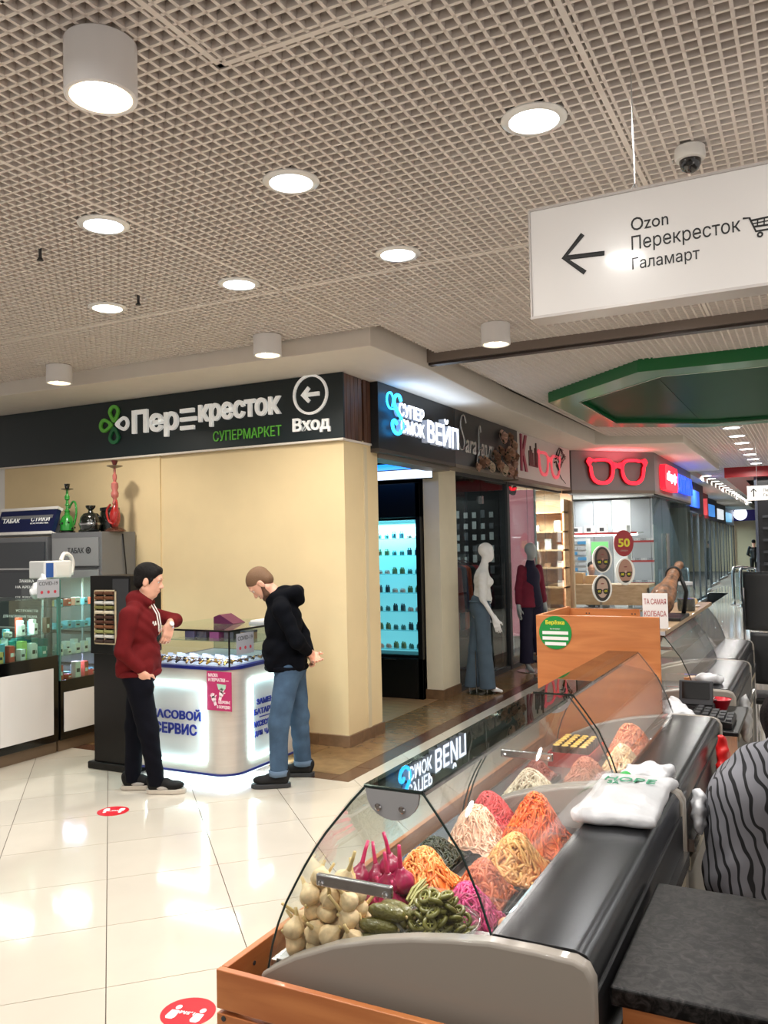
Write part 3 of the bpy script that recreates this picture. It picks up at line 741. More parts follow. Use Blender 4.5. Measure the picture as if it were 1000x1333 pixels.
sd = faceM((P1.x - P0.x, P1.y - P0.y, .30), 90)
MB().prism(rounded(.55, 2.15, -.25, .22, .12), 0, .1, M=sd).build('logo_box', mat('logo_red', (240, 30, 50), emit=1.6, ecol=(255, 30, 50)), t)
letters('logo_lettering', 'айкрафт', 1.2, .22, .01, sd @ Matrix.Translation((1.35, 0, .1)), M_neonw, t, bold=.02)
letters('side_lettering', 'ОПТИКА', 2.3, .36, .08, sd @ Matrix.Translation((3.45, -.02, 0)), mat('blue_neon', (40, 80, 255), emit=2.2, ecol=(30, 70, 255)), t, bold=.04)
area_light('sign_glow', tuple(Mloc @ Vector((Wd * .5, -.2, .5))), 6, 1.0, (1, .12, .16), t, rot=(PI, 0, math.radians(dyaw)), shape='RECTANGLE', size_y=.3)
# ================================================================ vape shop interior
struct(MB().box(-9.1, -3.9, 7.0, 9.32, 2.72, 2.78).build('ceiling_vape_shop', mat('dark_ceiling', (20, 24, 30), rough=.6)))
struct(MB().box(-3.95, -3.72, 7.22, 8.99, 2.62, 2.70).build('trim_3', mat('door_header', (120, 112, 104), rough=.5)))
t = thing('display_fridge', 'tall black display cabinet with cyan lit glass shelves in the vape shop', 'display cabinet', (-4.07, 8.9, 0))
MB().box(-1.3, 0, .06, .40, 0, .5).box(-1.3, 0, .06, .40, 2.07, 2.5).box(-.06, 0, .0, .40, 0, 2.5).box(-1.3, -1.24, 0, .4, 0, 2.5).box(-1.3, 0, .36, .40, .5, 2.07).box(-1.3, 0, 0, .06, 0, .46).box(-1.3, 0, 0, .06, 2.1, 2.5).build('body', mat('cabinet_black', (12, 13, 15), rough=.35), t, bevel=.003)
MB().box(-1.24, -.06, .345, .36, .5, 2.07).build('backlight', mat('cyan_backlight', (170, 232, 240), emit=.85, ecol=(110, 214, 232)), t)
SHZ = [.56, .78, 1.0, 1.22, 1.44, 1.66, 1.86]
for z in SHZ: MB().box(-1.235, -.065, .09, .34, z - .012, z).build('shelf', M_glassb, t)
MB().box(-1.24, -.62, .03, .038, .5, 2.07).build('door', M_glass, t); MB().box(-.61, -.06, .022, .03, .5, 2.07).build('door', M_glass, t)
MB().box(-.63, -.605, .015, .022, .9, 1.5).build('door_handle', M_steel, t); MB().box(-.50, -.34, -.012, .0, .44, .455).build('lock_bar', M_steel, t)
area_light('strip', (-.6, .2, 2.04), 30, 1.1, (.45, .92, 1), t, shape='RECTANGLE', size_y=.15)
bot = [mat('vial_' + n_, c, rough=.3) for n_, c in (('teal', (90, 180, 190)), ('green', (130, 190, 150)), ('white', (235, 244, 244)), ('dark', (70, 120, 140)))]
vial = {}
for si, z in enumerate(SHZ):
    for i in range(22):
        c = (si * 3 + i // 4) % 4; x = -4.07 - .10 - i * .05; q = .022 + .003 * ((i * 7) % 3); hh = (.055, .075, .045, .085)[c]
        if c not in vial:
            o = MB().lathe([(q * .8, 0), (q * .8, hh * .7), (q * .4, hh * .8), (q * .4, hh)], 10).build('liquid_bottle', bot[c], None); vial[c] = o.data
        else: o = bpy.data.objects.new('liquid_bottle', vial[c]); COL.objects.link(o)
        o.location = (x, 8.9 + .15 + .05 * (i % 2), z); tag(o, ('small teal', 'small green', 'small white', 'small dark')[c] + ' bottle on the cyan lit shelves', 'bottle', ('teal', 'green', 'white', 'dark')[c] + ' bottles in the cyan cabinet')
t = thing('light_bar', 'white light bar above the cyan display cabinet', 'light', (-4.0, 8.86, 2.55))
MB().box(-1.4, .1, 0, .03, .0, .10).build('diffuser', mat('bar_light', (255, 255, 255), emit=1.6, ecol=(225, 240, 255)), t); MB().box(-1.4, .1, .03, .05, -.01, .11).build('back', M_black, t)
t = thing('blue_strip', 'blue glowing strip under the vape shop ceiling', 'light', (-4.0, 8.3, 2.64)); MB().box(-1.5, 0, 0, .35, 0, .03).build('diffuser', mat('blue_strip', (40, 140, 255), emit=2.0), t); MB().box(-1.52, .02, -.02, .37, .03, .05).build('tray', M_black, t)
# ================================================================ clothing shop front
def shopfront(y0, y1, n, label, x=-3.9, z1=2.66, door=None):
    t = thing('shop_window', label, 'shop window', (x, y0, 0)); w_ = (y1 - y0) / n
    MB().box(-.03, .03, 0, y1 - y0, 0, .06).box(-.03, .03, 0, y1 - y0, z1 - .04, z1 + .04).build('frame', M_dkgrey, t)
    for i in range(n):
        MB().box(-.006, .006, w_ * i + .004, w_ * (i + 1) - .004, .06, z1 - .04).build('pane', M_glassb if door is None else M_glass, t)
    return t
t = shopfront(9.5, 11.42, 2, 'frameless glass front of the clothing shop behind the jeans mannequin')
for z in (.3, 2.3): MB().box(-.02, .03, .93, .99, z, z + .1).build('clamp', M_steel, t)
t = thing('door_post', 'dark metal post between the clothing shop and the pink lit shop', 'post', (-3.9, 11.42, 0)); MB().box(-.08, .04, 0, .10, 0, 2.7).build('post', M_dkgrey, t, bevel=.004); MB().box(.04, .06, .03, .05, .85, 1.5).build('pull_handle', M_steel, t)
t = shopfront(11.52, 14.35, 3, 'glass front of the pink lit gift shop behind the burgundy mannequin')
struct(MB().box(-9.1, -3.9, 9.42, 11.5, 2.72, 2.78).build('ceiling_clothing_shop', M_dkgrey)); struct(MB().box(-9.1, -3.9, 11.6, 15.3, 2.74, 2.8).build('ceiling_gift_shop', M_white))
area_light('clothes_light', (-4.9, 10.4, 2.68), 14, .6, NEUT); area_light('gift_light', (-4.5, 14.3, 2.7), 170, .8, (1, .88, .8))
# wall display of accessories
t = thing('accessory_wall', 'black wall panel with rows of small white accessory cards in the clothing shop', 'wall display', (-4.0, 11.44, 0))
MB().box(-1.2, 0, 0, .05, .1, 2.4).build('panel', M_black, t)
for r_ in range(6):
    for c in range(7): MB().box(-.08 - .13 * c - .06, -.08 - .13 * c, -.012, 0, 1.35 + .16 * r_, 1.35 + .16 * r_ + (.08 if (r_ + c) % 3 else .11)).build('card', M_whitegl if (r_ * 3 + c) % 4 else M_grey, t)
# garment rail
t = thing('garment_rail', 'steel clothes rail behind the jeans mannequin', 'clothes rail', (-4.35, 10.1, 0))
MB().tube([(0, 0, 1.62), (0, 1.0, 1.62)], .014, 8).build('bar', M_steel, t)
for y in (0, 1.0): MB().tube([(0, y, 0.02), (0, y, 1.62)], .014, 8).build('upright', M_steel, t); MB().box(-.2, .2, y - .02, y + .02, 0, .03).build('foot', M_steel, t)
for i, (y, c, nm) in enumerate(((.12, (170, 36, 26), 'red'), (.3, (40, 30, 60), 'navy'), (.46, (200, 74, 30), 'orange'), (.64, (30, 30, 32), 'black'), (.82, (150, 30, 34), 'dark red'))):
    g_ = thing('hanging_coat', nm + ' coat hanging on the rail behind the jeans mannequin', 'coat', (-4.35, 10.1 + y, 0))
    mm = mat('coat_' + nm.replace(' ', '_'), c, rough=.85)
    blob('coat_body', [('c', (-.17, 0, 1.44), (.17, 0, 1.44), .05, .05), ('b', (0, 0, 1.05), (.17, .035, .38), .03), ('c', (-.2, 0, 1.42), (-.25, 0, .92), .05, .04), ('c', (.2, 0, 1.42), (.25, 0, .92), .05, .04)], .02, mm, g_, k=.04)
    MB().tube([(-.17, 0, 1.49), (0, 0, 1.56), (.17, 0, 1.49)], .008, 6).tube([(0, 0, 1.56), (0, 0, 1.60), (.012, 0, 1.625), (0, 0, 1.64)], .004, 6).build('hanger', M_steel, g_)
# spotlights in the gift shop
t = thing('track_spotlight', 'black track spotlight hanging inside the pink lit shop window', 'spotlight', (-4.05, 12.2, 2.72))
MB().box(-.02, .02, -.3, .3, -.04, 0).build('track', M_black, t); MB().lathe([(.035, 0), (.05, .12), (.05, .14)], 16, M=Matrix.Translation((0, -.1, -.1)) @ Matrix.Rotation(2.2, 4, 'X')).build('head', M_black, t, auto=True); MB().lathe([(.035, 0), (.05, .12), (.05, .14)], 16, M=Matrix.Translation((0, .15, -.1)) @ Matrix.Rotation(2.2, 4, 'X')).build('head', M_black, t, auto=True)
MB().tube([(0, -.1, -.02), (0, -.1, -.13)], .01, 6).tube([(0, .15, -.02), (0, .15, -.13)], .01, 6).build('stem', M_black, t)
# added glowing panel standing in for the pink light of this shop
t = thing('pink_glow_panel', 'tall glowing panel added for the pink light inside the gift shop window', 'light panel', (-4.0, 13.0, 0))
MB().box(-.36, .04, 0, .05, .3, 2.62).build('panel', mat('pink_glow', (250, 196, 200), emit=.62, ecol=(255, 150, 158)), t); MB().box(-.40, -.36, -.01, .06, 0, 2.66).box(.04, .06, -.01, .06, 0, 2.66).build('frame', M_white, t)
# wooden shelves of the gift shop
t = thing('shelf_unit', 'pale wooden shelf unit with small white boxes in the pink lit shop', 'shelf unit', (-4.0, 15.26, 0))
M_pale = wood_mat('pale_wood', (190, 150, 108), (222, 186, 144), (2, 8, 8)); MB().box(-1.5, 0, -.03, 0, .3, 2.55).build('back_board', M_pale, t)
SZ = [.55, .95, 1.3, 1.62, 1.95, 2.3]
for z in SZ: MB().box(-1.5, 0, -.32, -.03, z, z + .03).build('shelf', M_pale, t)
for x in (-1.5, -.76, -.03): MB().box(x, x + .03, -.32, -.03, .3, 2.55).build('upright', M_pale, t)
k = 0
for z in SZ[1:5]:
    for i in range(6):
        x = -4.1 - .22 * i - .02 * ((i * 5 + int(z * 10)) % 4); hh = .07 + .04 * ((i * 3 + int(z * 10)) % 4); k += 1
        if (i + int(z * 10)) % 5 == 0: continue
        b_ = MB().prism(rounded(-.06, .06, -.04, .04, .012, 2), 0, hh).build('gift_box', M_white if k % 4 else mat('gift_tan', (170, 130, 90), rough=.6), None, loc=(x, 15.1, z + .03)); tag(b_, ('white' if k % 4 else 'tan') + ' little gift box standing on the pale wooden shelf unit', 'box', ('white' if k % 4 else 'tan') + ' boxes on the wooden shelves')
# ================================================================ optician
t = thing('shop_window', 'slanting glass front of the optician below the red glasses', 'shop window', (P0.x, P0.y, 0))
R_ = Mloc
MB().box(0, Wd, .04, .10, 0, .06, M=R_).box(0, Wd, .04, .10, 2.58, 2.66, M=R_).build('frame', M_ltgrey, t)
for i in range(2): MB().box(Wd / 2 * i + .006, Wd / 2 * (i + 1) - .006, .06, .072, .06, 2.58, M=R_).build('pane', M_glass, t)
t = thing('shop_window', 'long glass side of the optician along the corridor', 'shop window', (P1.x, P1.y, 0)); Ls = P2.y - P1.y
MB().box(-.1, -.04, .1, Ls, 0, .06).box(-.1, -.04, .1, Ls, 2.58, 2.66).build('frame', M_dkgrey, t)
for i in range(5): MB().box(-.076, -.064, .1 + i * (Ls - .1) / 5 + .006, .1 + (i + 1) * (Ls - .1) / 5 - .006, .06, 2.58).build('pane', M_glassb, t)
for y in (1.3, 1.42): MB().tube([(-.02, y, .6), (-.02, y, 1.9)], .025, 8).build('pull_handle', M_steel, t)
struct(MB().prism([(-9.1, 15.4), (-3.2, 15.4), (-2.75, 15.9), (-2.75, 20.7), (-9.1, 20.7)], 2.80, 2.86).build('ceiling_optician', M_white))
area_light('optic_light', (-4.0, 17.6, 2.76), 62, 1.6, (.97, .98, 1)); area_light('optic_light_two', (-4.6, 19.6, 2.76), 34, 1.2, (.97, .98, 1))
t = thing('wall_cabinet', 'tall grey and white panelled cabinets along the optician rear wall', 'cabinet', (-5.6, 20.3, 0))
for i in range(6): MB().box(.44 * i + .005, .44 * (i + 1) - .005, 0, .4, .0, 2.75).build('door_panel', M_whitegl if i in (3,) else M_optwall, t)
t = thing('wall_shelf', 'white lit shelf with a red edge on the optician wall', 'shelf', (-5.3, 19.4, 1.95)); MB().box(0, 1.75, 0, .8, 0, .03).build('board', M_white, t); MB().box(0, 1.75, -.02, 0, -.02, .03).build('red_edge', M_red, t); MB().box(0, 1.75, .02, .1, -.05, 0).build('light_strip', M_led, t)
for i, x in enumerate((.25, .55, .85)): b_ = MB().box(0, .2, 0, .2, 0, .14 + .03 * i).box(.05, .15, -.005, 0, .03, .11, m=1).build('lens_carton', [M_white, M_dkgrey], None, loc=(-5.3 + x, 19.5, 1.98)); tag(b_, 'white carton with a dark label on the lit optician shelf', 'carton', 'cartons on the optician shelf')
t = thing('drawer_tower', 'narrow white tower of blue fronted trays in the optician', 'drawer unit', (-5.0, 19.0, .75)); MB().box(0, .40, .05, .4, -.75, 1.1).build('body', M_white, t)
for i in range(9):
    for j in range(2): MB().box(.01 + .2 * j, .19 + .2 * j, 0, .05, .12 * i + .01, .12 * i + .08).build('tray', mat('tray_blue', (70, 150, 200), rough=.4) if (i + j) % 3 == 0 else M_ltgrey, t)
t = thing('wall_monitor', 'green screen on the optician wall', 'screen', (-4.55, 19.2, 1.45)); MB().box(0, .42, 0, .04, 0, .34).build('housing', M_ltgrey, t); MB().box(.02, .4, -.004, 0, .02, .32).build('screen', mat('green_screen', (120, 200, 120), emit=.6), t); MB().box(.18, .24, .04, .06, -1.45, .2).build('post', M_ltgrey, t)
t = thing('reception_desk', 'pale reception desk with low dividers behind the optician glass', 'desk', (-4.75, 16.9, 0)); MB().box(0, 1.85, 0, .7, .86, .92).build('worktop', M_pale, t); MB().box(0, 1.85, .0, .04, .52, .86).build('front_panel', MATS['pale_wood'], t)
for x in (0, .9, 1.81): MB().box(x, x + .04, 0, .7, 0, .86).build('side_panel', M_ltgrey, t)
MB().box(.04, 1.8, .02, .6, .40, .43).build('shelf', M_pale, t)
for i, (x, w_, hh) in enumerate(((.15, .35, .22), (.55, .3, .16))): b_ = MB().box(0, w_, 0, .25, 0, hh).build('cardboard_box', mat('cardboard', (206, 168, 122), rough=.8), None, loc=(-4.75 + x, 17.2, .92)); tag(b_, ('taller' if i == 0 else 'lower') + ' cardboard box on the optician desk', 'box')
t = thing('frame_stand', 'glass display shelves with red edges holding spectacle frames', 'display shelf', (-3.45, 17.66, 0))
for z in (.5, .9, 1.35, 1.75): MB().box(0, .55, 0, .35, z, z + .02).build('shelf', M_glassb, t); MB().box(0, .55, -.01, 0, z - .01, z + .03).build('red_edge', M_red, t)
for x in (0, .53): MB().box(x, x + .02, 0, .35, 0, 2.1).build('upright', M_white, t)
n = 0
for z in (.52, .92, 1.37, 1.77):
    for i in range(4):
        o = glasses(MB(), faceM((0, 0, .03), 0), .12, .05, depth=.01).build('spectacles', M_dkgrey if (i + n) % 2 else M_white, None, loc=(-3.37 + .12 * i, 17.78, z)); tag(o, ('dark' if (i + n) % 2 else 'white') + ' spectacle frame on the red edged glass shelves', 'glasses', ('dark' if (i + n) % 2 else 'white') + ' spectacle frames')
    n += 1
# discs hung on the optician glass
def disc_on_glass(cx, cy, cz, rx, ry, name, label, cat):
    t = thing(name, label, cat, (cx + .06 * math.sin(math.radians(dyaw)), cy - .06 * math.cos(math.radians(dyaw)), cz), math.radians(dyaw))
    return t
M_skinp = [mat('print_skin%d' % i, c, rough=.6) for i, c in enumerate(((120, 84, 72), (168, 124, 106), (196, 166, 150)))]
M_hair = mat('print_hair', (38, 26, 24), rough=.6); M_lime = mat('print_lime', (214, 206, 40), rough=.5)
for i, (cx, cy, cz, hair) in enumerate(((-3.353, 14.809, 1.466, 1), (-3.039, 15.172, 1.238, 0), (-3.365, 14.795, .961, 1))):
    t = disc_on_glass(cx, cy, cz, .2, .24, 'face_poster', ('dark haired upside down face print on an oval card, upper one', 'fair short haired upside down face print on an oval card', 'dark long haired upside down face print on an oval card, lower one')[i], 'poster')
    F0 = faceM((0, 0, 0))
    MB().prism(ellipse(.205, .235), 0, .012, M=F0).build('card', M_white, t)
    if hair: MB().prism(ellipse(.165, .215), .012, .014, M=F0).build('hair', M_hair, t)
    MB().prism(ellipse(.115 if hair else .15, .17 if hair else .205, cy=.01), .014, .016, M=F0).build('face', M_skinp[i], t)
    if not hair: MB().prism([(x, y) for x, y in ellipse(.15, .205, 40, cy=.01) if y < -.15], .016, .017, M=F0).build('hair', M_hair, t)
    glasses(MB(), F0 @ Matrix.Translation((0, -.045, .017)), .26, .10, depth=.003).build('printed_glasses', M_black, t)
    for s in (-1, 1):
        MB().prism(ellipse(.05, .04, 16, cx=s * .068, cy=-.045), .0165, .018, M=F0).build('printed_lens', M_black, t)
        letters('lettering', '50', .06, .04, .002, F0 @ Matrix.Translation((s * .068, -.045, .018)) @ Matrix.Rotation(PI, 4, 'Z'), M_lime, t, bold=.03)
    MB().prism([(-.02, .02), (.02, .02), (.008, -.03), (-.008, -.03)], .016, .022, M=F0).build('printed_nose', M_skinp[min(i + 1, 2)], t)
    MB().prism(ellipse(.035, .010, 16, cy=.085), .016, .019, M=F0).build('printed_mouth', mat('print_lip', (120, 50, 50), rough=.6), t)
t = disc_on_glass(-3.048, 15.162, 1.735, .2, .2, 'discount_disc', 'round dark red discount disc with a yellow number on the optician glass', 'sign')
MB().prism(ellipse(.205, .23, 40), 0, .012, M=faceM((0, 0, 0))).build('card', mat('disc_red', (150, 22, 34), rough=.5), t); letters('number', '50', .25, .15, .004, faceM((0, -.012, .01)), M_lime, t, bold=.03); letters('lettering', 'СКИДКА', .16, .03, .004, faceM((0, -.012, -.13)), MATS['print_skin2'], t, bold=0)
# ================================================================ far shops along the corridor
def far_shop(y0, y1, fc, sc, label, z1=2.5, x=-2.95, em=.9):
    t = thing('shopfront', label, 'shopfront', (x, y0, 0)); w_ = y1 - y0
    MB().box(-.25, 0, 0, w_, z1, ZS - .002).build('fascia', mat('fascia_%d' % int(y0), fc, rough=.5), t); MB().box(0, .05, w_ * .15, w_ * .75, z1 + .15, z1 + .6).build('sign_board', mat('signb_%d' % int(y0), sc, rough=.4, emit=em), t)
    for i in range(4): MB().box(-.02, 0, w_ / 4 * i + .02, w_ / 4 * (i + 1) - .02, .08, z1).build('pane', M_glassb, t)
    for i in range(5): MB().box(-.05, .02, w_ / 4 * i - .025, w_ / 4 * i + .025, 0, z1).build('mullion', M_dkgrey, t)
    MB().box(-.05, .02, 0, w_, 0, .08).build('sill', M_ltgrey, t)
    MB().box(-2.5, -2.4, 0, w_, 0, z1).build('rear_wall', mat('rear_%d' % int(y0), (225, 235, 235), rough=.6), t)
    for i in range(4):
        for z in (.5, 1.0, 1.5, 2.0): MB().box(-2.4, -2.0, w_ / 4 * i + .1, w_ / 4 * (i + 1) - .1, z, z + .25).build('display_box', (M_white, M_grey, MATS['rose_tan'], MATS['tray_blue'])[(i + int(z * 2)) % 4], t)
    area_light('shop_lamp', (-1.2, w_ / 2, z1 + .2), 420, 1.5, (.9, .97, 1), t)
far_shop(20.95, 26.4, (60, 70, 84), (40, 90, 220), 'glass shop front with a dark fascia and blue sign beyond the optician', x=-2.9)
far_shop(26.5, 31.5, (150, 40, 50), (214, 60, 66), 'glass shop front under a red illuminated sign', x=-3.3)
far_shop(31.6, 37.0, (30, 34, 48), (70, 140, 220), 'glass shop front with a navy fascia and pale blue sign', x=-3.55)
far_shop(37.1, 43.0, (26, 28, 36), (230, 235, 240), 'glass shop front with a black fascia and white sign', x=-3.75)
far_shop(43.1, 49.8, (180, 190, 200), (120, 190, 230), 'pale glass shop front next to the corridor end wall', x=-3.95)
t = thing('projecting_sign', 'red box sign projecting from the far shop fronts', 'sign', (-3.29, 26.9, 2.5)); MB().box(-.02, .44, 0, .12, 0, .5).build('box', mat('proj_red', (214, 70, 76), emit=.7), t, bevel=.01)
MB().box(.05, .3, -.006, 0, .28, .4).box(.05, .25, -.006, 0, .12, .2).build('lettering_bar', M_letw, t)
t = thing('logo_sign', 'dark blue box sign with a round white glowing emblem on the corridor end wall', 'sign', (-4.35, 49.9, 2.75)); MB().box(-.2, 1.7, 0, .08, 0, .75).build('box', mat('navy_sign', (40, 30, 90), rough=.4, emit=.3), t); MB().prism(ellipse(.34, .34, 28), 0, .02, M=faceM((.75, 0, .38))).build('emblem', M_neonw, t); MB().box(-.15, .15, -.02, 0, .1, .65).build('emblem_side', mat('pink_sign', (255, 170, 200), emit=1.5), t)
# escalator and its barriers
t = thing('escalator', 'black clad escalator with steel edged balustrades rising through the red framed opening', 'escalator', (-.2, 22.0, 0))
MB().prism([(0, .0), (9, 0), (9, .4), (2.2, 4.2), (0, 4.2)], -1.0, 1.0, M=Matrix(((0, 0, 1, 0), (1, 0, 0, 0), (0, 1, 0, 0), (0, 0, 0, 1)))).build('truss', mat('escalator_black', (16, 17, 20), rough=.3), t)
for x in (-1.06, 1.0):
    MB().box(x, x + .06, -.06, .10, 0, 3.5).build('edge_post', mat('edge_blue_grey', (86, 92, 104), rough=.3, metal=.6), t)
    MB().tube([(x + .03, 0, 1.2), (x + .03, 2.0, 2.6), (x + .03, 4, 3.4)], .05, 8).build('handrail', M_black, t)
for i in range(8): MB().box(-.9, .9, -.3 + .03 * i, -.02, .3 + .28 * i, .36 + .28 * i).build('step_band', M_dkgrey, t)
for i, x in enumerate((-2.0, -1.75)):
    t = thing('steel_barrier', ('outer' if i == 0 else 'inner') + ' stainless steel barrier frame on the corridor floor near the escalator', 'barrier', (x, 24.4 - .9 * i, 0))
    MB().tube(smooth_path([(0, 0, .02), (0, 0, .9), (.08, .05, 1.0), (.3, .1, 1.0), (.38, .1, .9), (.38, .1, .02)], 4), .04, 8).build('hoop', M_steel, t, smooth=True); MB().box(-.08, .46, -.08, .2, 0, .03).build('base_plate', M_steel, t); MB().box(.06, .32, .04, .06, .15, .85).build('infill', M_glassb, t)
# ================================================================ watch service kiosk
M_brush = mat('brushed_panel', (208, 200, 190), rough=.34, metal=.25, var=.04, vscale=4, stretch=(1, 1, 12))
M_blueedge = mat('blue_edge', (28, 40, 120), rough=.35); M_lednat = mat('led_edge', (255, 255, 255), emit=11, ecol=(205, 246, 250)); M_bluelet = mat('blue_letter', (30, 50, 150), rough=.4)
KX, KY, KW, KD = -4.87, 5.12, .95, 1.0
t = thing('watch_kiosk', 'silver watch service kiosk with lit panels, blue edges and a glass case', 'kiosk', (KX, KY, 0))
FP = lambda e, r=.17: rounded(-e, KW + e, -e, KD + e, r + e, 8, (0, 1, 0, 0))
MB().prism(rounded(.12, KW - .14, .14, KD - .05, .03, 3), 0, .075).build('plinth', mat('plinth_white', (230, 240, 240), rough=.4), t)
MB().prism(FP(0), .085, .865).build('body', M_brush, t, auto=True)
MB().prism(FP(.008), .072, .088).build('lower_trim', M_blueedge, t); MB().prism(FP(.008), .862, .885).build('upper_trim', M_blueedge, t)
led = MB().box(.10, KW - .12, .122, .137, .045, .066).box(KW - .138, KW - .122, .12, KD - .06, .045, .066).build('under_light', mat('led_under', (255, 255, 255), emit=5, ecol=(205, 246, 250)), t)
def lit_panel(w_, h_, M, lines, nm):
    p = MB().box(-w_ / 2, w_ / 2, -h_ / 2, h_ / 2, 0, .004, M=M).build('light_panel', mat('lit_plate', (222, 228, 228), rough=.4), t)
    q = MB()
    for a in (-1, 1): q.box(-w_ / 2, w_ / 2, a * h_ / 2 - .006, a * h_ / 2 + .006, 0, .026, M=M); q.box(a * w_ / 2 - .006, a * w_ / 2 + .006, -h_ / 2, h_ / 2, 0, .026, M=M)
    q.build('led_edge', M_lednat, p)
    for s, ww, hh, yy, *xx in lines: letters('lettering', s, ww, hh, .006, M @ Matrix.Translation((xx[0] if xx else 0, yy, .004)), M_bluelet, p, bold=.03)
lit_panel(.56, .585, faceM((.42, 0, .455)), (('ЧАСОВОЙ', .50, .085, .06), ('СЕРВИС', .42, .085, -.055)), 'front')
lit_panel(.42, .60, faceM((KW, .45, .46), 90), (('ЗАМЕНА', .27, .045, .12), ('БАТАРЕЕК', .34, .045, .045), ('—', .2, .008, -.0), ('АКСЕССУАРЫ', .37, .045, -.05), ('ДЛЯ', .10, .045, -.125, -.115), ('ЧАСОВ', .20, .045, -.125, .065)), 'side')
area_light('under_glow', (KW / 2, .06, .06), 1.6, .8, (.8, .98, 1), t, shape='RECTANGLE', size_y=.05); area_light('under_glow', (KW - .06, KD / 2, .06), 1.6, .05, (.8, .98, 1), t, shape='RECTANGLE', size_y=.8)
# glass case on the counter
MB().box(.04, KW - .04, .04, KD - .04, .8852, .8872).build('case_deck', mat('case_deck', (196, 202, 226), rough=.4), t)
gz0, gz1 = .885, 1.15; i_ = .03
MB().box(i_, KW - i_, i_, i_ + .006, gz0, gz1).build('front_glass', M_glass, t); MB().box(KW - i_ - .006, KW - i_, i_ + .006, KD - i_, gz0, gz1).build('side_glass', M_glass, t)
MB().box(i_, KW - i_, i_, KD - i_, gz1, gz1 + .008).build('top_glass', M_glassg, t); MB().box(i_, i_ + .006, i_ + .006, KD - i_, gz0, gz1).build('side_glass', M_glass, t)
MB().box(.05, KW - .05, .35, KD - .05, 1.03, 1.037).build('shelf', M_glassb, t); MB().box(i_, KW - i_, KD - .04, KD - .034, gz0, gz1).build('back_glass', M_glassb, t)
e_ = MB()
for x in (i_, KW - i_ - .01): e_.box(x, x + .01, i_ - .003, i_ + .007, gz0, gz1)
e_.box(i_, KW - i_, i_ - .003, i_ + .007, gz1 - .004, gz1 + .01).box(KW - i_ - .008, KW - i_ + .003, i_, KD - i_, gz1 - .004, gz1 + .01).build('case_frame', M_black, t)
area_light('case_light', (KW / 2, .3, gz1 - .02), 3.0, .8, (.8, .84, 1), t, shape='RECTANGLE', size_y=.2)
# poster
P = thing('safety_poster', 'magenta mask and gloves poster stuck on the kiosk corner', 'poster', (-4.02, 5.1125, .71))
Fq = faceM((0, 0, 0)); MB().box(-.115, .115, -.145, .145, 0, .004, M=Fq).build('sheet', mat('poster_pink', (186, 48, 104), rough=.5), P)
M_ppk = mat('poster_pale', (246, 226, 232), rough=.5)
letters('lettering', 'МАСКА', .09, .026, .002, Fq @ Matrix.Translation((-.055, .118, .004)), M_ppk, P); letters('lettering', 'И ПЕРЧАТКИ —', .19, .026, .002, Fq @ Matrix.Translation((-.005, .083, .004)), M_ppk, P)
letters('lettering', 'ЗДОРОВЬЕ', .11, .026, .002, Fq @ Matrix.Translation((.045, -.082, .004)), M_ppk, P); letters('lettering', 'В ПОРЯДКЕ!', .12, .026, .002, Fq @ Matrix.Translation((.04, -.118, .004)), M_ppk, P)
MB().prism([(-.02, .055), (.065, .05), (.06, .02), (.035, .005), (-.005, .012)], .004, .006, M=Fq).build('printed_mask', mat('poster_mint', (176, 214, 190), rough=.5), P)
for cx, cy, a in ((.02, -.02, -.3), (-.05, -.06, .35)):
    q = MB(); R_ = Fq @ Matrix.Translation((cx, cy, .004)) @ Matrix.Rotation(a, 4, 'Z'); q.prism(ellipse(.02, .024, 14), 0, .002, M=R_).box(-.012, .012, -.05, -.015, 0, .002, M=R_)
    for k, aa in enumerate((-.5, -.2, .1, .4, 1.0)): q.box(-.004, .004, .01, .048 - .004 * abs(k - 1.5), 0, .002, M=R_ @ Matrix.Rotation(-aa, 4, 'Z'))
    q.build('printed_hand', M_ppk, P)
# watches on little stands
M_strap = [mat('strap_brown', (92, 58, 36), rough=.6), mat('strap_black', (22, 20, 22), rough=.5), mat('strap_gold', (190, 150, 80), rough=.3, metal=.8)]
wd = []
for k in range(3):
    pass
def watch(x, y, k, group):
    tt = thing('wrist_watch', ('brown strapped', 'black strapped', 'gold bracelet')[k] + ' wrist watch lying in the kiosk glass case', 'watch', (x, y, .888), random.uniform(-.5, .5), group)
    if len(wd) <= k or wd[k] is None:
        pass
    a = MB().tube([(0, -.05 + .1 * i / 8, .012 + .016 * math.sin(PI * i / 8)) for i in range(9)], .009, 6).build('strap', M_strap[k], tt); b = MB().lathe([(.017, .026), (.019, .03), (.019, .036), (.015, .038)], 16).build('case', M_chrome, tt); MB().lathe([(.001, .0385), (.014, .0385)], 16, cap=False).build('dial', M_white if k != 1 else M_dkgrey, tt)
for i in range(11):
    for j in range(2): k = (i + j) % 3 if i < 7 else 2; watch(KX + .09 + .077 * i, KY + .09 + .1 * j, k, ('brown', 'black', 'gold')[k] + ' watches in the kiosk case')
for i in range(7): watch(KX + KW - .09, KY + .27 + .09 * i, (i % 3), ('brown', 'black', 'gold')[i % 3] + ' watches in the kiosk case')
tagm = None
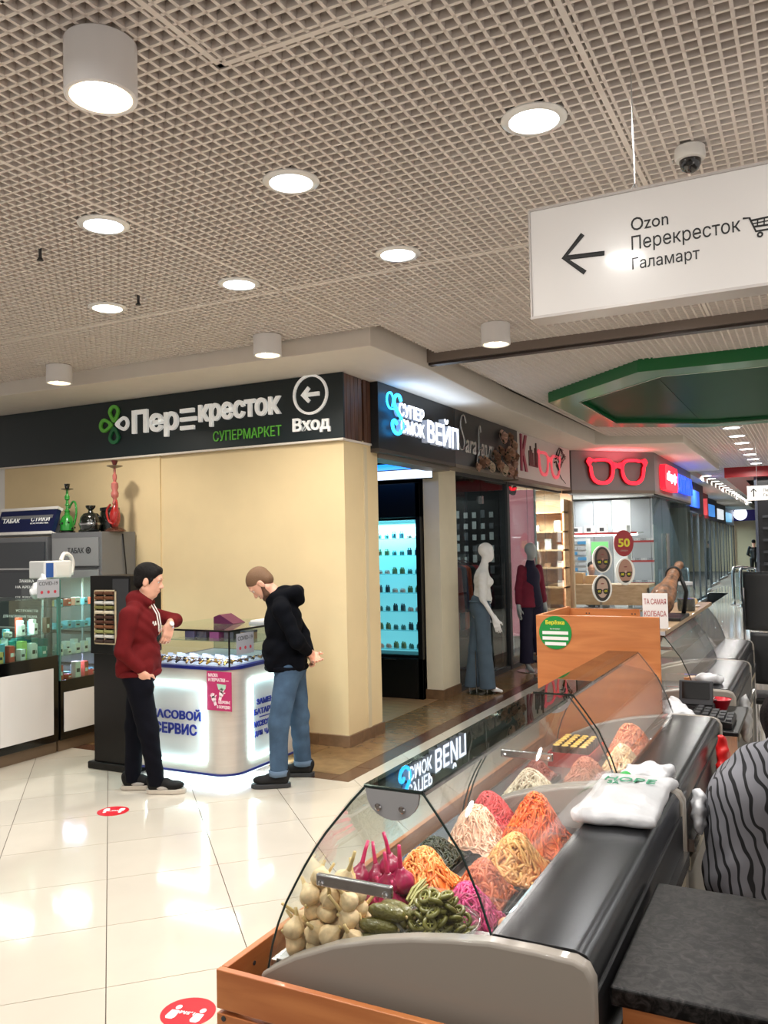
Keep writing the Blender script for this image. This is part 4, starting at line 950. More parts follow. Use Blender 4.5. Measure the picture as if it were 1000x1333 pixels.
for i in range(24):
    o = MB().prism([(-.026, 0), (.026, 0), (.026, .04), (-.026, .04)], 0, .002, M=faceM((0, 0, .0), 0, -18)).build('price_tag', mat('tag_white', (225, 228, 250), rough=.5), None, loc=(KX + .08 + .066 * (i % 12), KY + .235 + .035 * (i % 2) + .09 * (i // 12), .889)) if tagm is None else bpy.data.objects.new('price_tag', tagm)
    if tagm is None: tagm = o.data
    else: COL.objects.link(o); o.location = (KX + .08 + .066 * (i % 12), KY + .235 + .035 * (i % 2) + .09 * (i // 12), .889)
    tag(o, 'small white price card standing among the watches', 'price tag', 'price cards in the kiosk case')
for i, (x, c) in enumerate(((.14, (70, 60, 80)), (.27, (40, 36, 44)), (.40, (110, 40, 80)), (.55, (50, 44, 46)), (.72, (150, 110, 60)))):
    b_ = MB().prism(rounded(-.05, .05, -.05, .05, .008, 2), 0, .055).prism(rounded(-.052, .052, -.052, .052, .008, 2), .055, .072, m=1).build('watch_box', [mat('wbox%d' % i, c, rough=.5), M_dkgrey], None, loc=(KX + x, KY + .55, 1.037)); tag(b_, ('mauve grey', 'charcoal', 'plum', 'dark brown', 'ochre')[i] + ' watch box on the upper shelf of the kiosk case', 'box')
b_ = MB().prism([(0, 0), (.20, 0), (.20, .004), (.06, .075), (0, .055)], 0, .16, M=Matrix(((1, 0, 0, 0), (0, 0, 1, 0), (0, 1, 0, 0), (0, 0, 0, 1)))).build('folded_brochure', mat('brochure_purple', (92, 26, 66), rough=.4), None, loc=(KX + .40, KY + .5, 1.158)); tag(b_, 'purple folded brochure on top of the kiosk glass', 'brochure')
b_ = thing('document_box', 'flat white tray of papers on top of the kiosk glass near the wall', 'paper tray', (KX + .72, KY + .55, 1.158)); MB().box(0, .2, 0, .26, 0, .015).build('tray', M_ltgrey, b_); MB().box(.01, .19, .01, .25, .015, .03).build('paper', M_white, b_)
def covid(loc, yaw, w_, h_, label):
    c_ = thing('notice', label, 'notice', loc, 0); Fm = faceM((0, 0, 0), yaw); MB().box(-w_ / 2, w_ / 2, -h_ / 2, h_ / 2, 0, .002, M=Fm).build('sheet', mat('notice_grey', (176, 180, 190), rough=.5), c_)
    letters('lettering', 'COVID-19', w_ * .85, h_ * .2, .001, Fm @ Matrix.Translation((0, h_ * .27, .002)), M_dkgrey, c_, bold=0)
    for k in range(3): MB().prism(ellipse(w_ * .06, w_ * .06, 12, cx=(k - 1) * w_ * .3, cy=-h_ * .2), .002, .003, M=Fm).build('symbol', mat('notice_red', (200, 60, 80), rough=.5), c_)
covid((KX + KW - .026, KY + .22, 1.045), 90, .22, .16, 'grey health notice on the side glass of the watch kiosk')
# ================================================================ thread display stand
M_esp = mat('espresso_wood', (13, 10, 9), spec=.3, rough=.35, var=.15, vscale=5)
t = thing('thread_stand', 'tall dark brown display stand with rows of thread spools beside the kiosk', 'display stand', (-5.12, 5.15, 0))
MB().box(-.27, .24, -.03, .36, 0, .06).build('plinth', M_esp, t, bevel=.012); MB().box(-.22, .20, 0, .33, .06, .94).build('lower_body', M_esp, t, bevel=.004)
MB().box(-.225, .215, -.03, .33, .94, 1.575).build('upper_body', M_esp, t, bevel=.004); MB().box(.03, .20, -.036, -.03, .97, 1.55).build('side_panel', M_dkgrey, t)
fr = MB().box(-.165, -.155, -.045, -.03, 1.02, 1.46).box(.06, .07, -.045, -.03, 1.02, 1.46).box(-.165, .07, -.045, -.03, 1.02, 1.03).box(-.165, .07, -.045, -.03, 1.45, 1.46).box(-.055, -.048, -.045, -.03, 1.02, 1.46).build('frame', mat('frame_cream', (214, 196, 160), rough=.5), t)
sc_ = [(96, 58, 34), (112, 66, 36), (222, 220, 214), (120, 116, 60), (228, 216, 190), (70, 42, 30), (90, 52, 34), (126, 76, 44), (150, 150, 90), (218, 214, 206), (60, 38, 30)]
for r_, c in enumerate(sc_):
    for s in (0, 1):
        x0 = -.15 + .105 * s; z = 1.435 - .039 * r_
        MB().tube([(x0, -.045, z), (x0 + .09, -.045, z)], .014, 8).build('thread_spool', mat('thread%d' % r_, c, rough=.7, bump=.4, bscale=300), t)
# ================================================================ tobacco counters on the left
M_litwhite = mat('panel_white', (225, 220, 216), rough=.3, coat=.2, emit=.06)
def counter(y0, y1, zb, z1, shelves, label, panel):
    t = thing('glass_counter', label, 'display counter', (-6.05, y0, 0)); w_ = y1 - y0
    MB().box(-.5, 0, .0, w_, .10, zb).build('base', M_blackgl, t, bevel=.003); MB().box(-.48, -.03, 0, w_, 0, .10).build('plinth', mat('plinth_tan', (110, 90, 70), rough=.4), t)
    for a, b in panel: MB().box(0, .008, a, b, .17, zb - .11).build('front_panel', M_litwhite, t)
    MB().box(-.006, 0, .006, w_ - .006, zb, z1).build('front_glass', M_glassg, t); MB().box(-.5, 0, 0, .006, zb, z1).build('end_glass', M_glass, t); MB().box(-.5, 0, w_ - .006, w_, zb, z1).build('end_glass', M_glass, t)
    MB().box(-.5, .0, 0, w_, z1, z1 + .01).build('top_glass', M_glassg, t)
    for z in shelves: MB().box(-.48, -.01, .01, w_ - .01, z, z + .008).build('shelf', M_glassb, t)
    for y in (0, w_): MB().box(-.012, .004, y - .008, y + .008, zb, z1).build('corner_edge', mat('glass_edge', (70, 120, 112), rough=.2), t)
    return t
t = counter(3.6, 5.42, .86, 1.37, (1.06,), 'low black glass counter with white fronts and colourful cartons', ((.05, .6), (.64, 1.17), (1.21, 1.76)))
MB().box(-.5, .004, 1.02, 1.16, .86, 1.37).build('dark_divider', M_black, t)
area_light('case_lamp', (-.2, 1.45, 1.355), 9, .5, (.85, 1, .97), t, shape='RECTANGLE', size_y=.1)
t = counter(5.44, 6.03, .63, 1.53, (.84, 1.075, 1.28), 'tall narrow black glass counter lit violet inside', ((.04, .56),))
area_light('case_lamp', (-.2, .3, 1.5), 9, .4, (.85, .97, 1), t, shape='RECTANGLE', size_y=.1); area_light('case_lamp', (-.25, .3, .82), 6, .4, (.72, .55, 1), t, shape='RECTANGLE', size_y=.1)
for y in (.06, .54): MB().box(-.30, -.285, y - .008, y + .008, .63, 1.53).build('upright', M_ltgrey, t)
bc = [(60, 150, 140), (224, 226, 222), (190, 220, 120), (200, 80, 60), (240, 240, 236), (90, 70, 60), (40, 110, 110), (230, 200, 120), (120, 190, 210)]
bn = ['teal', 'white', 'lime', 'red', 'cream white', 'brown', 'dark teal', 'yellow', 'pale blue']
def carton(x, y, z, w_, d_, h_, ci, where, grp):
    c = bc[ci]; m1 = mat('carton%d' % ci, c, rough=.4); m2 = M_dkgrey if sum(c) > 400 else M_white
    o = MB().box(-d_ / 2, d_ / 2, -w_ / 2, w_ / 2, 0, h_).box(d_ / 2, d_ / 2 + .002, -w_ * .3, w_ * .3, h_ * .3, h_ * .55, m=1).build('carton', [m1, m2], None, loc=(x, y, z)); tag(o, bn[ci] + ' carton ' + where, 'carton', bn[ci] + ' ' + grp)
for i in range(10): carton(-6.12 - .05 * (i % 2), 4.85 + .056 * i, .86, .05, .07, .09 + .02 * ((i * 7) % 4), (7, 8, 3, 5, 1, 2, 1, 4, 0, 6)[i], 'in the front row of the low glass counter', 'cartons front row low counter')
for i in range(7): carton(-6.30, 4.87 + .08 * i, .86, .07, .08, .15 + .015 * (i % 3), (8, 2, 4, 0, 0, 6, 0)[i], 'in the back row of the low glass counter', 'cartons back row low counter')
for i in range(13): carton(-6.13 - .07 * (i % 3), 4.83 + .044 * i, 1.068, .038, .05, (.03, .05, .035, .04, .03, .05, .09, .12, .14, .09, .12, .1, .13)[i], (7, 4, 4, 1, 7, 8, 4, 1, 3, 4, 1, 8, 5)[i], 'on the upper shelf of the low glass counter', 'cartons upper shelf low counter')
for z, cs, hs in ((.63, (3, 5, 3, 8, 1, 4), (.13, .1, .14, .05, .04, .09)), (.848, (3, 5, 3, 5, 8, 1), (.1, .12, .09, .11, .05, .04)), (1.083, (8, 1, 7, 5, 5, 7), (.05, .04, .06, .06, .07, .05)), (1.288, (8, 7, 3, 0, 1, 4), (.06, .05, .07, .04, .06, .05))):
    for i in range(11): carton(-6.11 - .075 * (i % 2), 5.48 + .049 * i, z, (.045, .06, .04)[i % 3], .06, hs[(i * 5) % 6], (cs[i % 6], 8, 4)[(i * 3 + int(z * 10)) % 3], 'on the %s of the tall violet lit counter' % {.63: 'floor', .848: 'lowest shelf', 1.083: 'middle shelf', 1.288: 'top shelf'}[z], 'cartons %s tall counter' % {.63: 'floor', .848: 'lowest shelf', 1.083: 'middle shelf', 1.288: 'top shelf'}[z])
covid((-6.035, 5.30, 1.46), 90, .24, .16, 'grey health notice hung on the tall tobacco counter')
t = thing('air_ioniser', 'white countertop appliance with blue panel and curved hose on the tall counter', 'appliance', (-6.3, 5.52, 1.54)); MB().box(-.1, .1, -.12, .20, 0, .16).build('housing', M_whitegl, t, bevel=.012); MB().box(.1, .105, -.10, -.02, .01, .14).build('blue_panel', mat('blue_panel', (40, 90, 170), rough=.4), t); MB().box(.1, .104, .02, .16, .02, .12).build('label_panel', M_white, t)
MB().tube(smooth_path([(0, .16, .16), (0, .20, .22), (0, .27, .2), (0, .30, .12), (0, .28, .02)], 5), .02, 8).build('hose', M_white, t, smooth=True)
o = blob('plastic_bag', [('e', (0, 0, .07), (.07, .09, .08)), ('e', (.02, -.07, .05), (.05, .06, .05)), ('e', (0, .02, .15), (.03, .03, .06))], .012, mat('bag_white', (232, 236, 238), rough=.5, bump=.6, bscale=40), None, k=.03, noise=lambda X: .012 * np.sin(X[:, 0] * 90 + X[:, 2] * 60) * np.sin(X[:, 1] * 80), loc=(-6.12, 5.3, 1.378)); tag(o, 'crumpled white plastic bag on the low tobacco counter', 'bag')
# ================================================================ tobacco cabinets against the wall
M_cab = mat('cabinet_grey', (120, 122, 126), rough=.4, metal=.3); M_flap = mat('flap_grey', (150, 152, 154), rough=.35, metal=.3); M_flapd = mat('flap_dark', (62, 66, 72), rough=.35)
t = thing('tobacco_cabinet', 'light grey metal tobacco cabinet with flap drawers against the yellow wall', 'cabinet', (-6.865, 6.05, 0))
MB().box(0, .685, .02, .48, 0, 1.97).build('body', M_cab, t, bevel=.004)
for i in range(6): fz = 1.93 - .315 * (i + 1); MB().box(.03, .655, 0, .02, fz + .02, fz + .30).build('flap', M_flap, t, bevel=.004); MB().box(.03, .655, -.006, .0, fz + .005, fz + .02).build('flap_handle', M_dkgrey, t)
letters('lettering', 'ТАБАК', .22, .055, .003, faceM((.36, 0, 1.79)), M_dkgrey, t, bold=.01); MB().ring(ellipse(.034, .034, 20), ellipse(.022, .022, 20), 0, .003, M=faceM((.53, 0, 1.79))).prism(ellipse(.014, .014, 12), 0, .003, M=faceM((.53, 0, 1.79))).build('round_mark', M_dkgrey, t)
MB().tube([(.69, .3, 1.95), (.70, .33, 1.6), (.69, .36, 1.2), (.70, .35, .6)], .006, 6).build('cable', M_black, t)
t = thing('tobacco_cabinet', 'dark grey tobacco cabinet with white lettered flaps beside the light grey one', 'cabinet', (-7.75, 6.05, 0)); MB().box(0, .82, .02, .48, 0, 1.94).build('body', M_cab, t, bevel=.004)
fl_txt = (None, ('ЗАЯВКА', 'НА АРЕНДУ'), ('УСТРОЙСТВ', 'ДЛЯ НАГРЕВАНИЯ ТАБАКА'), ('НА 14 ДНЕЙ', 'ПО ПОКАЗАНИЯМ'), None, ('ПЛООМ', ''))
for i in range(6):
    fz = 1.90 - .30 * (i + 1); MB().box(.02, .80, 0, .02, fz + .02, fz + .285).build('flap', M_flapd, t, bevel=.004); MB().box(.02, .80, -.008, 0, fz + .005, fz + .02).build('flap_handle', M_ltgrey, t)
    if fl_txt[i]:
        for j, s in enumerate(fl_txt[i]):
            if s: letters('lettering', s, min(.5, .036 * len(s)), .032, .002, faceM((.55 - .1 * (len(s) > 15), 0, fz + .19 - .065 * j)), M_letw, t, bold=.0)
t = thing('header_lightbox', 'slanted dark blue tobacco lightbox with white lettering on top of the dark cabinet', 'lightbox', (-7.75, 6.1, 1.965)); Rl = Matrix.Rotation(math.radians(-20), 4, 'X')
MB().box(0, .84, 0, .05, .03, .27, M=Rl).build('box', mat('lightbox_blue', (24, 32, 70), rough=.3, emit=.15), t); MB().box(-.01, .85, -.01, .06, 0, .03, M=Rl).box(-.01, .85, -.01, .06, .27, .30, M=Rl).build('edge_trim', M_white, t); MB().box(.04, .8, .06, .16, -.0, .2).build('bracket', M_grey, t)
letters('lettering', 'ТАБАК', .26, .05, .003, Rl @ faceM((.2, 0, .16)), M_letw, t, bold=.01); letters('lettering', 'СТИКИ', .27, .05, .003, Rl @ faceM((.63, 0, .17)), M_letw, t, bold=.01); letters('small_lettering', 'И УСТРОЙСТВА', .26, .018, .003, Rl @ faceM((.63, 0, .125)), M_letw, t, bold=0)
# hookahs
def hookah(x, y, label, prof, mt, parts, hose, mh):
    t = thing('hookah', label, 'hookah', (x, y, 1.97)); MB().lathe(prof, 20).build('vase', mt, t, auto=True)
    for nm, pr, mm in parts: MB().lathe(pr, 16).build(nm, mm, t, auto=True)
    MB().tube(smooth_path(hose, 6), .011, 8).build('hose', mh, t, smooth=True); return t
M_hg = mat('hookah_green', (44, 150, 54), rough=.25, coat=.5); M_hr = mat('hookah_red', (160, 34, 30), rough=.2, coat=.5); M_hp = mat('hookah_pink', (184, 104, 96), rough=.2, coat=.5); M_hb = mat('hookah_black', (24, 28, 24), rough=.15, coat=.6)
t = hookah(-6.86, 6.27, 'green spotted glass hookah with a black stem and tray', [(.055, .02), (.07, .03), (.072, .12), (.05, .17), (.028, .19), (.028, .21)], M_hg, (('base', [(.08, 0), (.08, .02)], M_black), ('stem', [(.018, .2), (.03, .23), (.014, .25), (.014, .28), (.024, .29), (.014, .31), (.014, .34), (.026, .35), (.026, .38), (.012, .4), (.012, .44)], M_hg), ('tray', [(.012, .44), (.06, .452), (.062, .458), (.012, .456)], M_hb), ('bowl', [(.014, .456), (.026, .48), (.03, .51), (.02, .51)], M_hb)), [(.03, 0, .26), (.09, -.01, .32), (.14, -.02, .3), (.15, -.02, .2), (.13, -.03, .08)], M_hg)
for i in range(10):
    a = 2.4 * i; z = .05 + .07 * ((i * .37) % 1); MB().ball((.071 * math.cos(a), .071 * math.sin(a), z), .012, 5).build('spot', M_hb, t)
t = hookah(-6.20, 6.27, 'tall red and pink glass hookah with a flared metal foot', [(.03, .05), (.05, .10), (.055, .16), (.045, .21), (.02, .26)], M_hr, (('foot', [(.105, 0), (.105, .012), (.07, .035), (.035, .05)], mat('foot_bronze', (110, 74, 60), rough=.25, metal=.7)), ('stem', [(.016, .26), (.026, .28), (.018, .31), (.02, .33), (.036, .35), (.038, .38), (.026, .41), (.036, .44), (.034, .48), (.014, .5), (.022, .53), (.022, .56), (.012, .58), (.012, .63)], M_hp), ('tray', [(.012, .63), (.075, .65), (.078, .657), (.012, .645)], mat('tray_metal', (130, 120, 110), rough=.3, metal=.8)), ('bowl', [(.014, .645), (.02, .67), (.034, .71), (.024, .71)], mat('bowl_maroon', (90, 34, 34), rough=.4))), [(.03, -.02, .28), (.07, -.05, .3), (.09, -.06, .18), (.06, -.07, .08), (0, -.08, .1), (-.04, -.07, .2), (0, -.06, .27)], M_hr)
t = hookah(-6.50, 6.24, 'squat black barrel shaped hookah between the green and red ones', [(.07, 0), (.10, .02), (.11, .08), (.10, .15), (.07, .19), (.03, .2)], M_hb, (('neck', [(.03, .2), (.02, .22), (.045, .25), (.05, .27), (.02, .27)], M_hb), ('band', [(.112, .07), (.114, .075), (.114, .09), (.112, .095)], M_steel)), [(.1, -.05, .12), (.14, -.08, .14), (.15, -.1, .06), (.1, -.14, .015), (0, -.15, .012)], M_hb)
t = thing('black_case', 'black lidded storage jar behind the squat hookah', 'jar', (-6.42, 6.42, 1.97)); MB().lathe([(.09, 0), (.095, .02), (.095, .2), (.085, .22)], 20).build('jar', M_hb, t, auto=True); MB().lathe([(.098, .22), (.098, .25), (.03, .26)], 20).build('lid', M_black, t, auto=True)
# ================================================================ red floor stickers
M_stk = mat('sticker_red', (205, 24, 40), rough=.35); M_stw = mat('sticker_white', (246, 244, 242), rough=.4)
def sticker(x, y, rot, label):
    t = thing('floor_sticker', label, 'floor sticker', (x, y, .0005), rot); MB().prism(ellipse(.105, .105, 40), 0, .0012).build('disc', M_stk, t)
    for s in (-1, 1):
        MB().prism([(s * .052 + a, b) for a, b in ((-.017, .0), (-.020, .045), (-.012, .058), (.012, .058), (.020, .045), (.017, 0))], .0012, .002).prism(ellipse(.012, .016, 14, cx=s * .052, cy=-.022), .0012, .002).build('footprint', M_stw, t)
    letters('lettering', '1,5М', .062, .024, .0008, Matrix.Translation((0, .005, .0012)), M_stw, t)
sticker(-4.34, 4.35, math.radians(27), 'red round distance sticker near the man in the red hoodie'); sticker(-2.208, 2.593, math.radians(190), 'red round distance sticker beside the wooden frame of the food counter')
# ================================================================ people
V3 = lambda *a: np.array(a, float)
M_skin = mat('skin', (222, 168, 142), rough=.5, var=.06, vscale=20, sss=.15)
M_eye = mat('eye_white', (230, 226, 222), rough=.2); M_iris = mat('iris', (50, 36, 28), rough=.2); M_lip = mat('lip', (176, 104, 92), rough=.5)
def head_frame(yaw, pitch, roll=0):
    return np.array(Matrix.Rotation(yaw, 3, 'Z') @ Matrix.Rotation(pitch, 3, 'Y') @ Matrix.Rotation(roll, 3, 'X'))
def head_prims(c, R, s=1.0):
    q = lambda *a: tuple(c + R @ (s * V3(*a))); z = lambda *r: tuple(s * v for v in r)
    return [('e', q(-.008, 0, .035), z(.098, .076, .088), R), ('e', q(.026, 0, -.03), z(.066, .061, .088), R), ('e', q(.05, 0, -.098), z(.032, .034, .026), R), ('c', q(-.01, .05, -.06), q(.04, .025, -.095), .022 * s, .02 * s), ('c', q(-.01, -.05, -.06), q(.04, -.025, -.095), .022 * s, .02 * s),
            ('c', q(.08, 0, .012), q(.105, 0, -.03), .008 * s, .0135 * s, {'k': .012}), ('e', q(.098, .012, -.036), z(.01, .009, .008), R, {'k': .008}), ('e', q(.098, -.012, -.036), z(.01, .009, .008), R, {'k': .008}),
            ('c', q(.082, -.036, .024), q(.082, .036, .024), .011 * s, .011 * s, {'k': .02}), ('e', q(.084, 0, -.062), z(.014, .022, .007), R, {'k': .01}), ('e', q(.082, 0, -.073), z(.013, .019, .008), R, {'k': .01}),
            ('-e', q(.094, .03, .003), z(.013, .014, .009), R, {'k': .01}), ('-e', q(.094, -.03, .003), z(.013, .014, .009), R, {'k': .01}),
            ('e', q(-.006, .077, -.012), z(.02, .009, .032), R, {'k': .008}), ('e', q(-.006, -.077, -.012), z(.02, .009, .032), R, {'k': .008}), ('-e', q(.0, .088, -.01), z(.010, .007, .018), R, {'k': .006}), ('-e', q(.0, -.088, -.01), z(.010, .007, .018), R, {'k': .006})]
def face_parts(parent, c, R, s=1.0, brow=None):
    q = lambda *a: tuple(c + R @ (s * V3(*a)))
    for sg in (-1, 1):
        e = MB().ball(q(.0765, sg * .03, .004), .0105 * s, 8).build('eye', M_eye, parent, smooth=True); MB().ball(q(.0825, sg * .03, .003), .0055 * s, 6).build('iris', M_iris, e, smooth=True)
        if brow: MB().tube([q(.091, sg * .014, .026), q(.090, sg * .03, .032), q(.080, sg * .046, .026)], [.005 * s, .005 * s, .003 * s], 6).build('eyebrow', brow, parent, smooth=True)
    MB().tube([q(.082, -.022, -.067), q(.0955, -.008, -.066), q(.0955, .008, -.066), q(.082, .022, -.067)], .0035 * s, 6).build('lips', M_lip, parent, smooth=True)
def hand_prims(w_, d, n, side, curl=(.35, .45, .4), s=1.0, spread=.06, thumb=.6):
    """w_ wrist, d towards the fingers, n back of the hand, side towards the thumb"""
    d = d / np.linalg.norm(d); n = n - d * (n @ d); n = n / np.linalg.norm(n); b = np.cross(n, d); b = b if b @ side > 0 else -b
    R = np.stack([d, b, n], 1); P = [('b', tuple(w_ + d * .048 * s), (.034 * s, .030 * s, .006 * s), .009 * s, R), ('c', tuple(w_ - d * .03), tuple(w_ + d * .02), .024 * s, .022 * s)]
    for k, (off, ln_) in enumerate(((.03, .072), (.011, .08), (-.009, .075), (-.028, .06))):
        p = w_ + d * .085 * s + b * off * s; a = 0; dd = d + b * spread * (1.2 - k * .8)
        dd /= np.linalg.norm(dd); L_ = [ln_ * .45, ln_ * .32, ln_ * .25]; r_ = [.0095, .0088, .0080, .0070]
        for j in range(3):
            a += curl[j] * (1 + .1 * k); v = dd * math.cos(a) - n * math.sin(a); p2 = p + v * L_[j] * s; P.append(('c', tuple(p), tuple(p2), r_[j] * s, r_[j + 1] * s, {'k': .006})); p = p2
    p = w_ + d * .02 * s + b * .028 * s; v = d * .65 + b * thumb - n * .25; v /= np.linalg.norm(v); p2 = p + v * .045 * s; v2 = d * .9 + b * .15 - n * .3; v2 /= np.linalg.norm(v2)
    P += [('c', tuple(p), tuple(p2), .013 * s, .0105 * s, {'k': .012}), ('c', tuple(p2), tuple(p2 + v2 * .032 * s), .0105 * s, .008 * s, {'k': .006})]
    return P
def fold(amp=.006, f=38):
    return lambda X: amp * (np.abs(np.sin(X[:, 2] * f * .8 + 2.2 * np.sin(X[:, 0] * 13) + 1.6 * np.sin(X[:, 1] * 15 + X[:, 2] * 6))) ** 2 - .4) * (.5 + .5 * np.sin(X[:, 0] * 9 + X[:, 2] * 7 + X[:, 1] * 5))
def shoe(parent, ank, yaw, ms, mu, L_=.28, accent=None):
    M = Matrix.Translation((ank[0], ank[1], 0)) @ Matrix.Rotation(yaw, 4, 'Z') @ Matrix.Diagonal((1.06, 1.08, 1.1, 1)); out = [(-.075, -.02), (-.08, .02), (-.06, .038), (.02, .042), (.11, .05), (.17, .042), (.198, .012), (.195, -.02), (.165, -.042), (.10, -.048), (.02, -.038), (-.05, -.036)]
    s = MB().prism(out, .002, .03, M=M).build('shoe_sole', ms, parent, bevel=.004)
    def q(x, y, z): v = M @ Vector((x, y, z)); return (v.x, v.y, v.z)
    R = np.array(M.to_3x3().normalized())
    u = blob('shoe', [('e', q(.118, 0, .052), (.072, .042, .032), R), ('c', q(-.033, 0, .066), q(.06, 0, .068), .036, .034), ('c', q(-.038, 0, .09), q(-.02, 0, .07), .04, .038), ('b', q(.04, 0, .044), (.09, .028, .006), .008, R), ('-b', q(.05, 0, -.07), (.3, .2, .1), 0.0, R, {'k': .004})], .008, mu, parent, k=.03)
    for k in range(3): MB().tube([q(.03 + .028 * k, -.026, .088 - .012 * k), q(.035 + .028 * k, 0, .099 - .013 * k), q(.03 + .028 * k, .026, .088 - .012 * k)], .004, 5).build('lace', accent or ms, u)
    return u
# ---------------------------------------------------------------- man in the red hoodie
R_right = math.radians(27)
M_hood = mat('hoodie_red', (98, 25, 27), rough=.9, var=.1, vscale=18, bump=.2, bscale=220, spec=.12); M_navy = mat('trousers_navy', (13, 14, 22), spec=.1, rough=.85, var=.15, vscale=14); M_hairb = mat('hair_dark', (16, 12, 11), spec=.2, rough=.7, bump=.5, bscale=180)
hc = V3(-.02, 0, 1.55); HR = head_frame(.05, math.radians(12))
wR, wL = V3(-.03, -.158, .885), V3(.105, .10, 1.205)
body = head_prims(hc, HR) + [('c', (-.035, 0, 1.48), (-.07, 0, 1.34), .054, .062), ('e', (-.10, 0, 1.16), (.11, .15, .2)), ('e', (-.10, 0, .9), (.10, .13, .16)),
    ('c', (-.10, -.13, 1.3), (-.12, -.18, 1.28), .05, .045), ('c', (-.12, -.18, 1.28), (-.155, -.215, 1.04), .042, .036), ('c', (-.155, -.215, 1.04), tuple(wR), .034, .026),
    ('c', (-.08, .13, 1.3), (-.06, .19, 1.27), .05, .045), ('c', (-.06, .19, 1.27), (.10, .30, 1.225), .042, .036), ('c', (.10, .30, 1.225), tuple(wL), .034, .026),
    ('c', (-.09, -.08, .84), (-.01, -.09, .46), .07, .05), ('c', (-.01, -.09, .46), (.05, -.07, .08), .045, .035), ('c', (-.11, .08, .84), (-.155, .08, .46), .07, .05), ('c', (-.155, .08, .46), (-.17, .05, .08), .045, .035)]
body += hand_prims(wR, V3(.30, .34, -1), V3(.3, -1, -.25), V3(1, 0, .2), (.25, .3, .3)) + hand_prims(wL, V3(-.12, -.25, -.75), V3(.6, -.6, .5), V3(.2, -1, 0), (.3, .45, .4))
man = blob('person', body, .0065, M_skin, None, k=.022); man.location = (-4.43, 4.845, 0); man.rotation_euler = (0, 0, R_right); tag(man, 'man in a dark red hoodie and navy trousers leaning an elbow on the kiosk', 'person')
face_parts(man, hc, HR, brow=M_hairb)
q = lambda *a: tuple(hc + HR @ V3(*a))
blob('hair', [('e', q(-.014, 0, .048), (.106, .083, .088), HR), ('e', q(-.05, 0, -.01), (.06, .078, .065), HR), ('c', q(.06, -.03, .092), q(.062, .03, .092), .018, .018), ('c', q(.03, .074, .01), q(.02, .074, -.02), .009, .006), ('c', q(.03, -.074, .01), q(.02, -.074, -.02), .009, .006), ('-e', q(.11, 0, -.025), (.075, .12, .095), HR, {'k': .012}), ('-e', q(-.002, .09, -.02), (.03, .02, .04), HR, {'k': .008}), ('-e', q(-.002, -.09, -.02), (.03, .02, .04), HR, {'k': .008})], .006, M_hairb, man, k=.02, noise=lambda X: .002 * np.sin(X[:, 1] * 300) * np.sin(X[:, 0] * 240))
hd = blob('hoodie', [('e', (-.10, 0, 1.20), (.145, .185, .19)), ('e', (-.10, 0, 1.0), (.158, .19, .16)), ('b', (-.10, 0, .915), (.09, .11, .02), .05), ('c', (-.10, -.10, 1.34), (-.12, -.17, 1.30), .065, .068), ('c', (-.09, .10, 1.34), (-.07, .17, 1.29), .065, .068),
    ('c', (-.12, -.175, 1.29), (-.155, -.215, 1.05), .066, .055), ('c', (-.155, -.215, 1.05), (-.045, -.168, .92), .054, .040), ('c', (-.065, .175, 1.28), (.10, .30, 1.225), .064, .052), ('c', (.10, .30, 1.225), (.108, .15, 1.215), .05, .042),
    ('c', (-.11, 0, 1.40), (-.06, 0, 1.42), .082, .07, {'k': .03}), ('c', (-.135, -.045, 1.405), (-.135, .045, 1.405), .045, .045), ('c', (-.085, -.055, 1.42), (-.015, -.045, 1.385), .030, .028), ('c', (-.085, .055, 1.42), (-.015, .045, 1.385), .030, .028), ('-e', (-.015, 0, 1.47), (.07, .06, .06), {'k': .02})], .0075, M_hood, man, k=.022, noise=fold(.008))
MB().tube([(-.10 + .142 * math.cos(a), .168 * math.sin(a), .872 + .004 * math.sin(3 * a)) for a in [2 * PI * i / 28 for i in range(28)]], .024, 8, closed=True).build('hem_band', M_hood, hd, smooth=True)
M_cord = mat('cord_white', (232, 226, 220), rough=.7)
for s in (-1, 1): MB().tube([(.0, s * .035, 1.38), (.045, s * .03, 1.30), (.058, s * .03, 1.22), (.06, s * .032, 1.17)], .005, 6).build('drawstring', M_cord, hd, smooth=True)
MB().tube([(.028 + .012 * math.sin(q * .35), -.085 + .010 * q + .004 * math.cos(q * 2.1), 1.235 + .016 * math.sin(q * 2.1)) for q in np.linspace(0, 6, 28)], .0032, 5).build('chest_print', M_cord, hd, smooth=True)
tr = blob('trousers', [('e', (-.10, 0, .86), (.125, .165, .12)), ('e', (-.005, -.122, .785), (.05, .045, .08)), ('c', (-.09, -.085, .84), (-.01, -.09, .47), .098, .076), ('c', (-.01, -.09, .47), (.045, -.07, .06), .072, .058), ('c', (-.11, .085, .84), (-.155, .08, .47), .098, .076), ('c', (-.155, .08, .47), (-.17, .05, .06), .072, .058), ('-b', (0, 0, -.5), (1, 1, .555), 0.0, {'k': .004})], .009, M_navy, man, k=.03, noise=fold(.005, 30))
M_sneak = mat('sneaker_black', (12, 11, 11), spec=.25, rough=.6); M_sole = mat('sole_grey', (196, 186, 172), rough=.6)
for a, yw in ((( .05, -.07), -.02), ((-.17, .05), .05)):
    u = shoe(man, a, yw, M_sole, M_sneak, accent=M_dkgrey)
    MB().ball((a[0] + .05, a[1] - .040, .045), (.05, .006, .014), 6).build('shoe_stripe', mat('stripe_grey', (170, 164, 158), rough=.5), u)
cW = wL - V3(0, .005, 0); MB().tube([tuple(wL + V3(-.12, -.25, -.75) / 0.8 * .0 + V3(.029 * math.cos(a), .024 * math.sin(a) * .6, .024 * math.sin(a) + .0)) for a in [2 * PI * i / 16 for i in range(16)]], .009, 6, closed=True).build('wrist_watch', M_chrome, man)
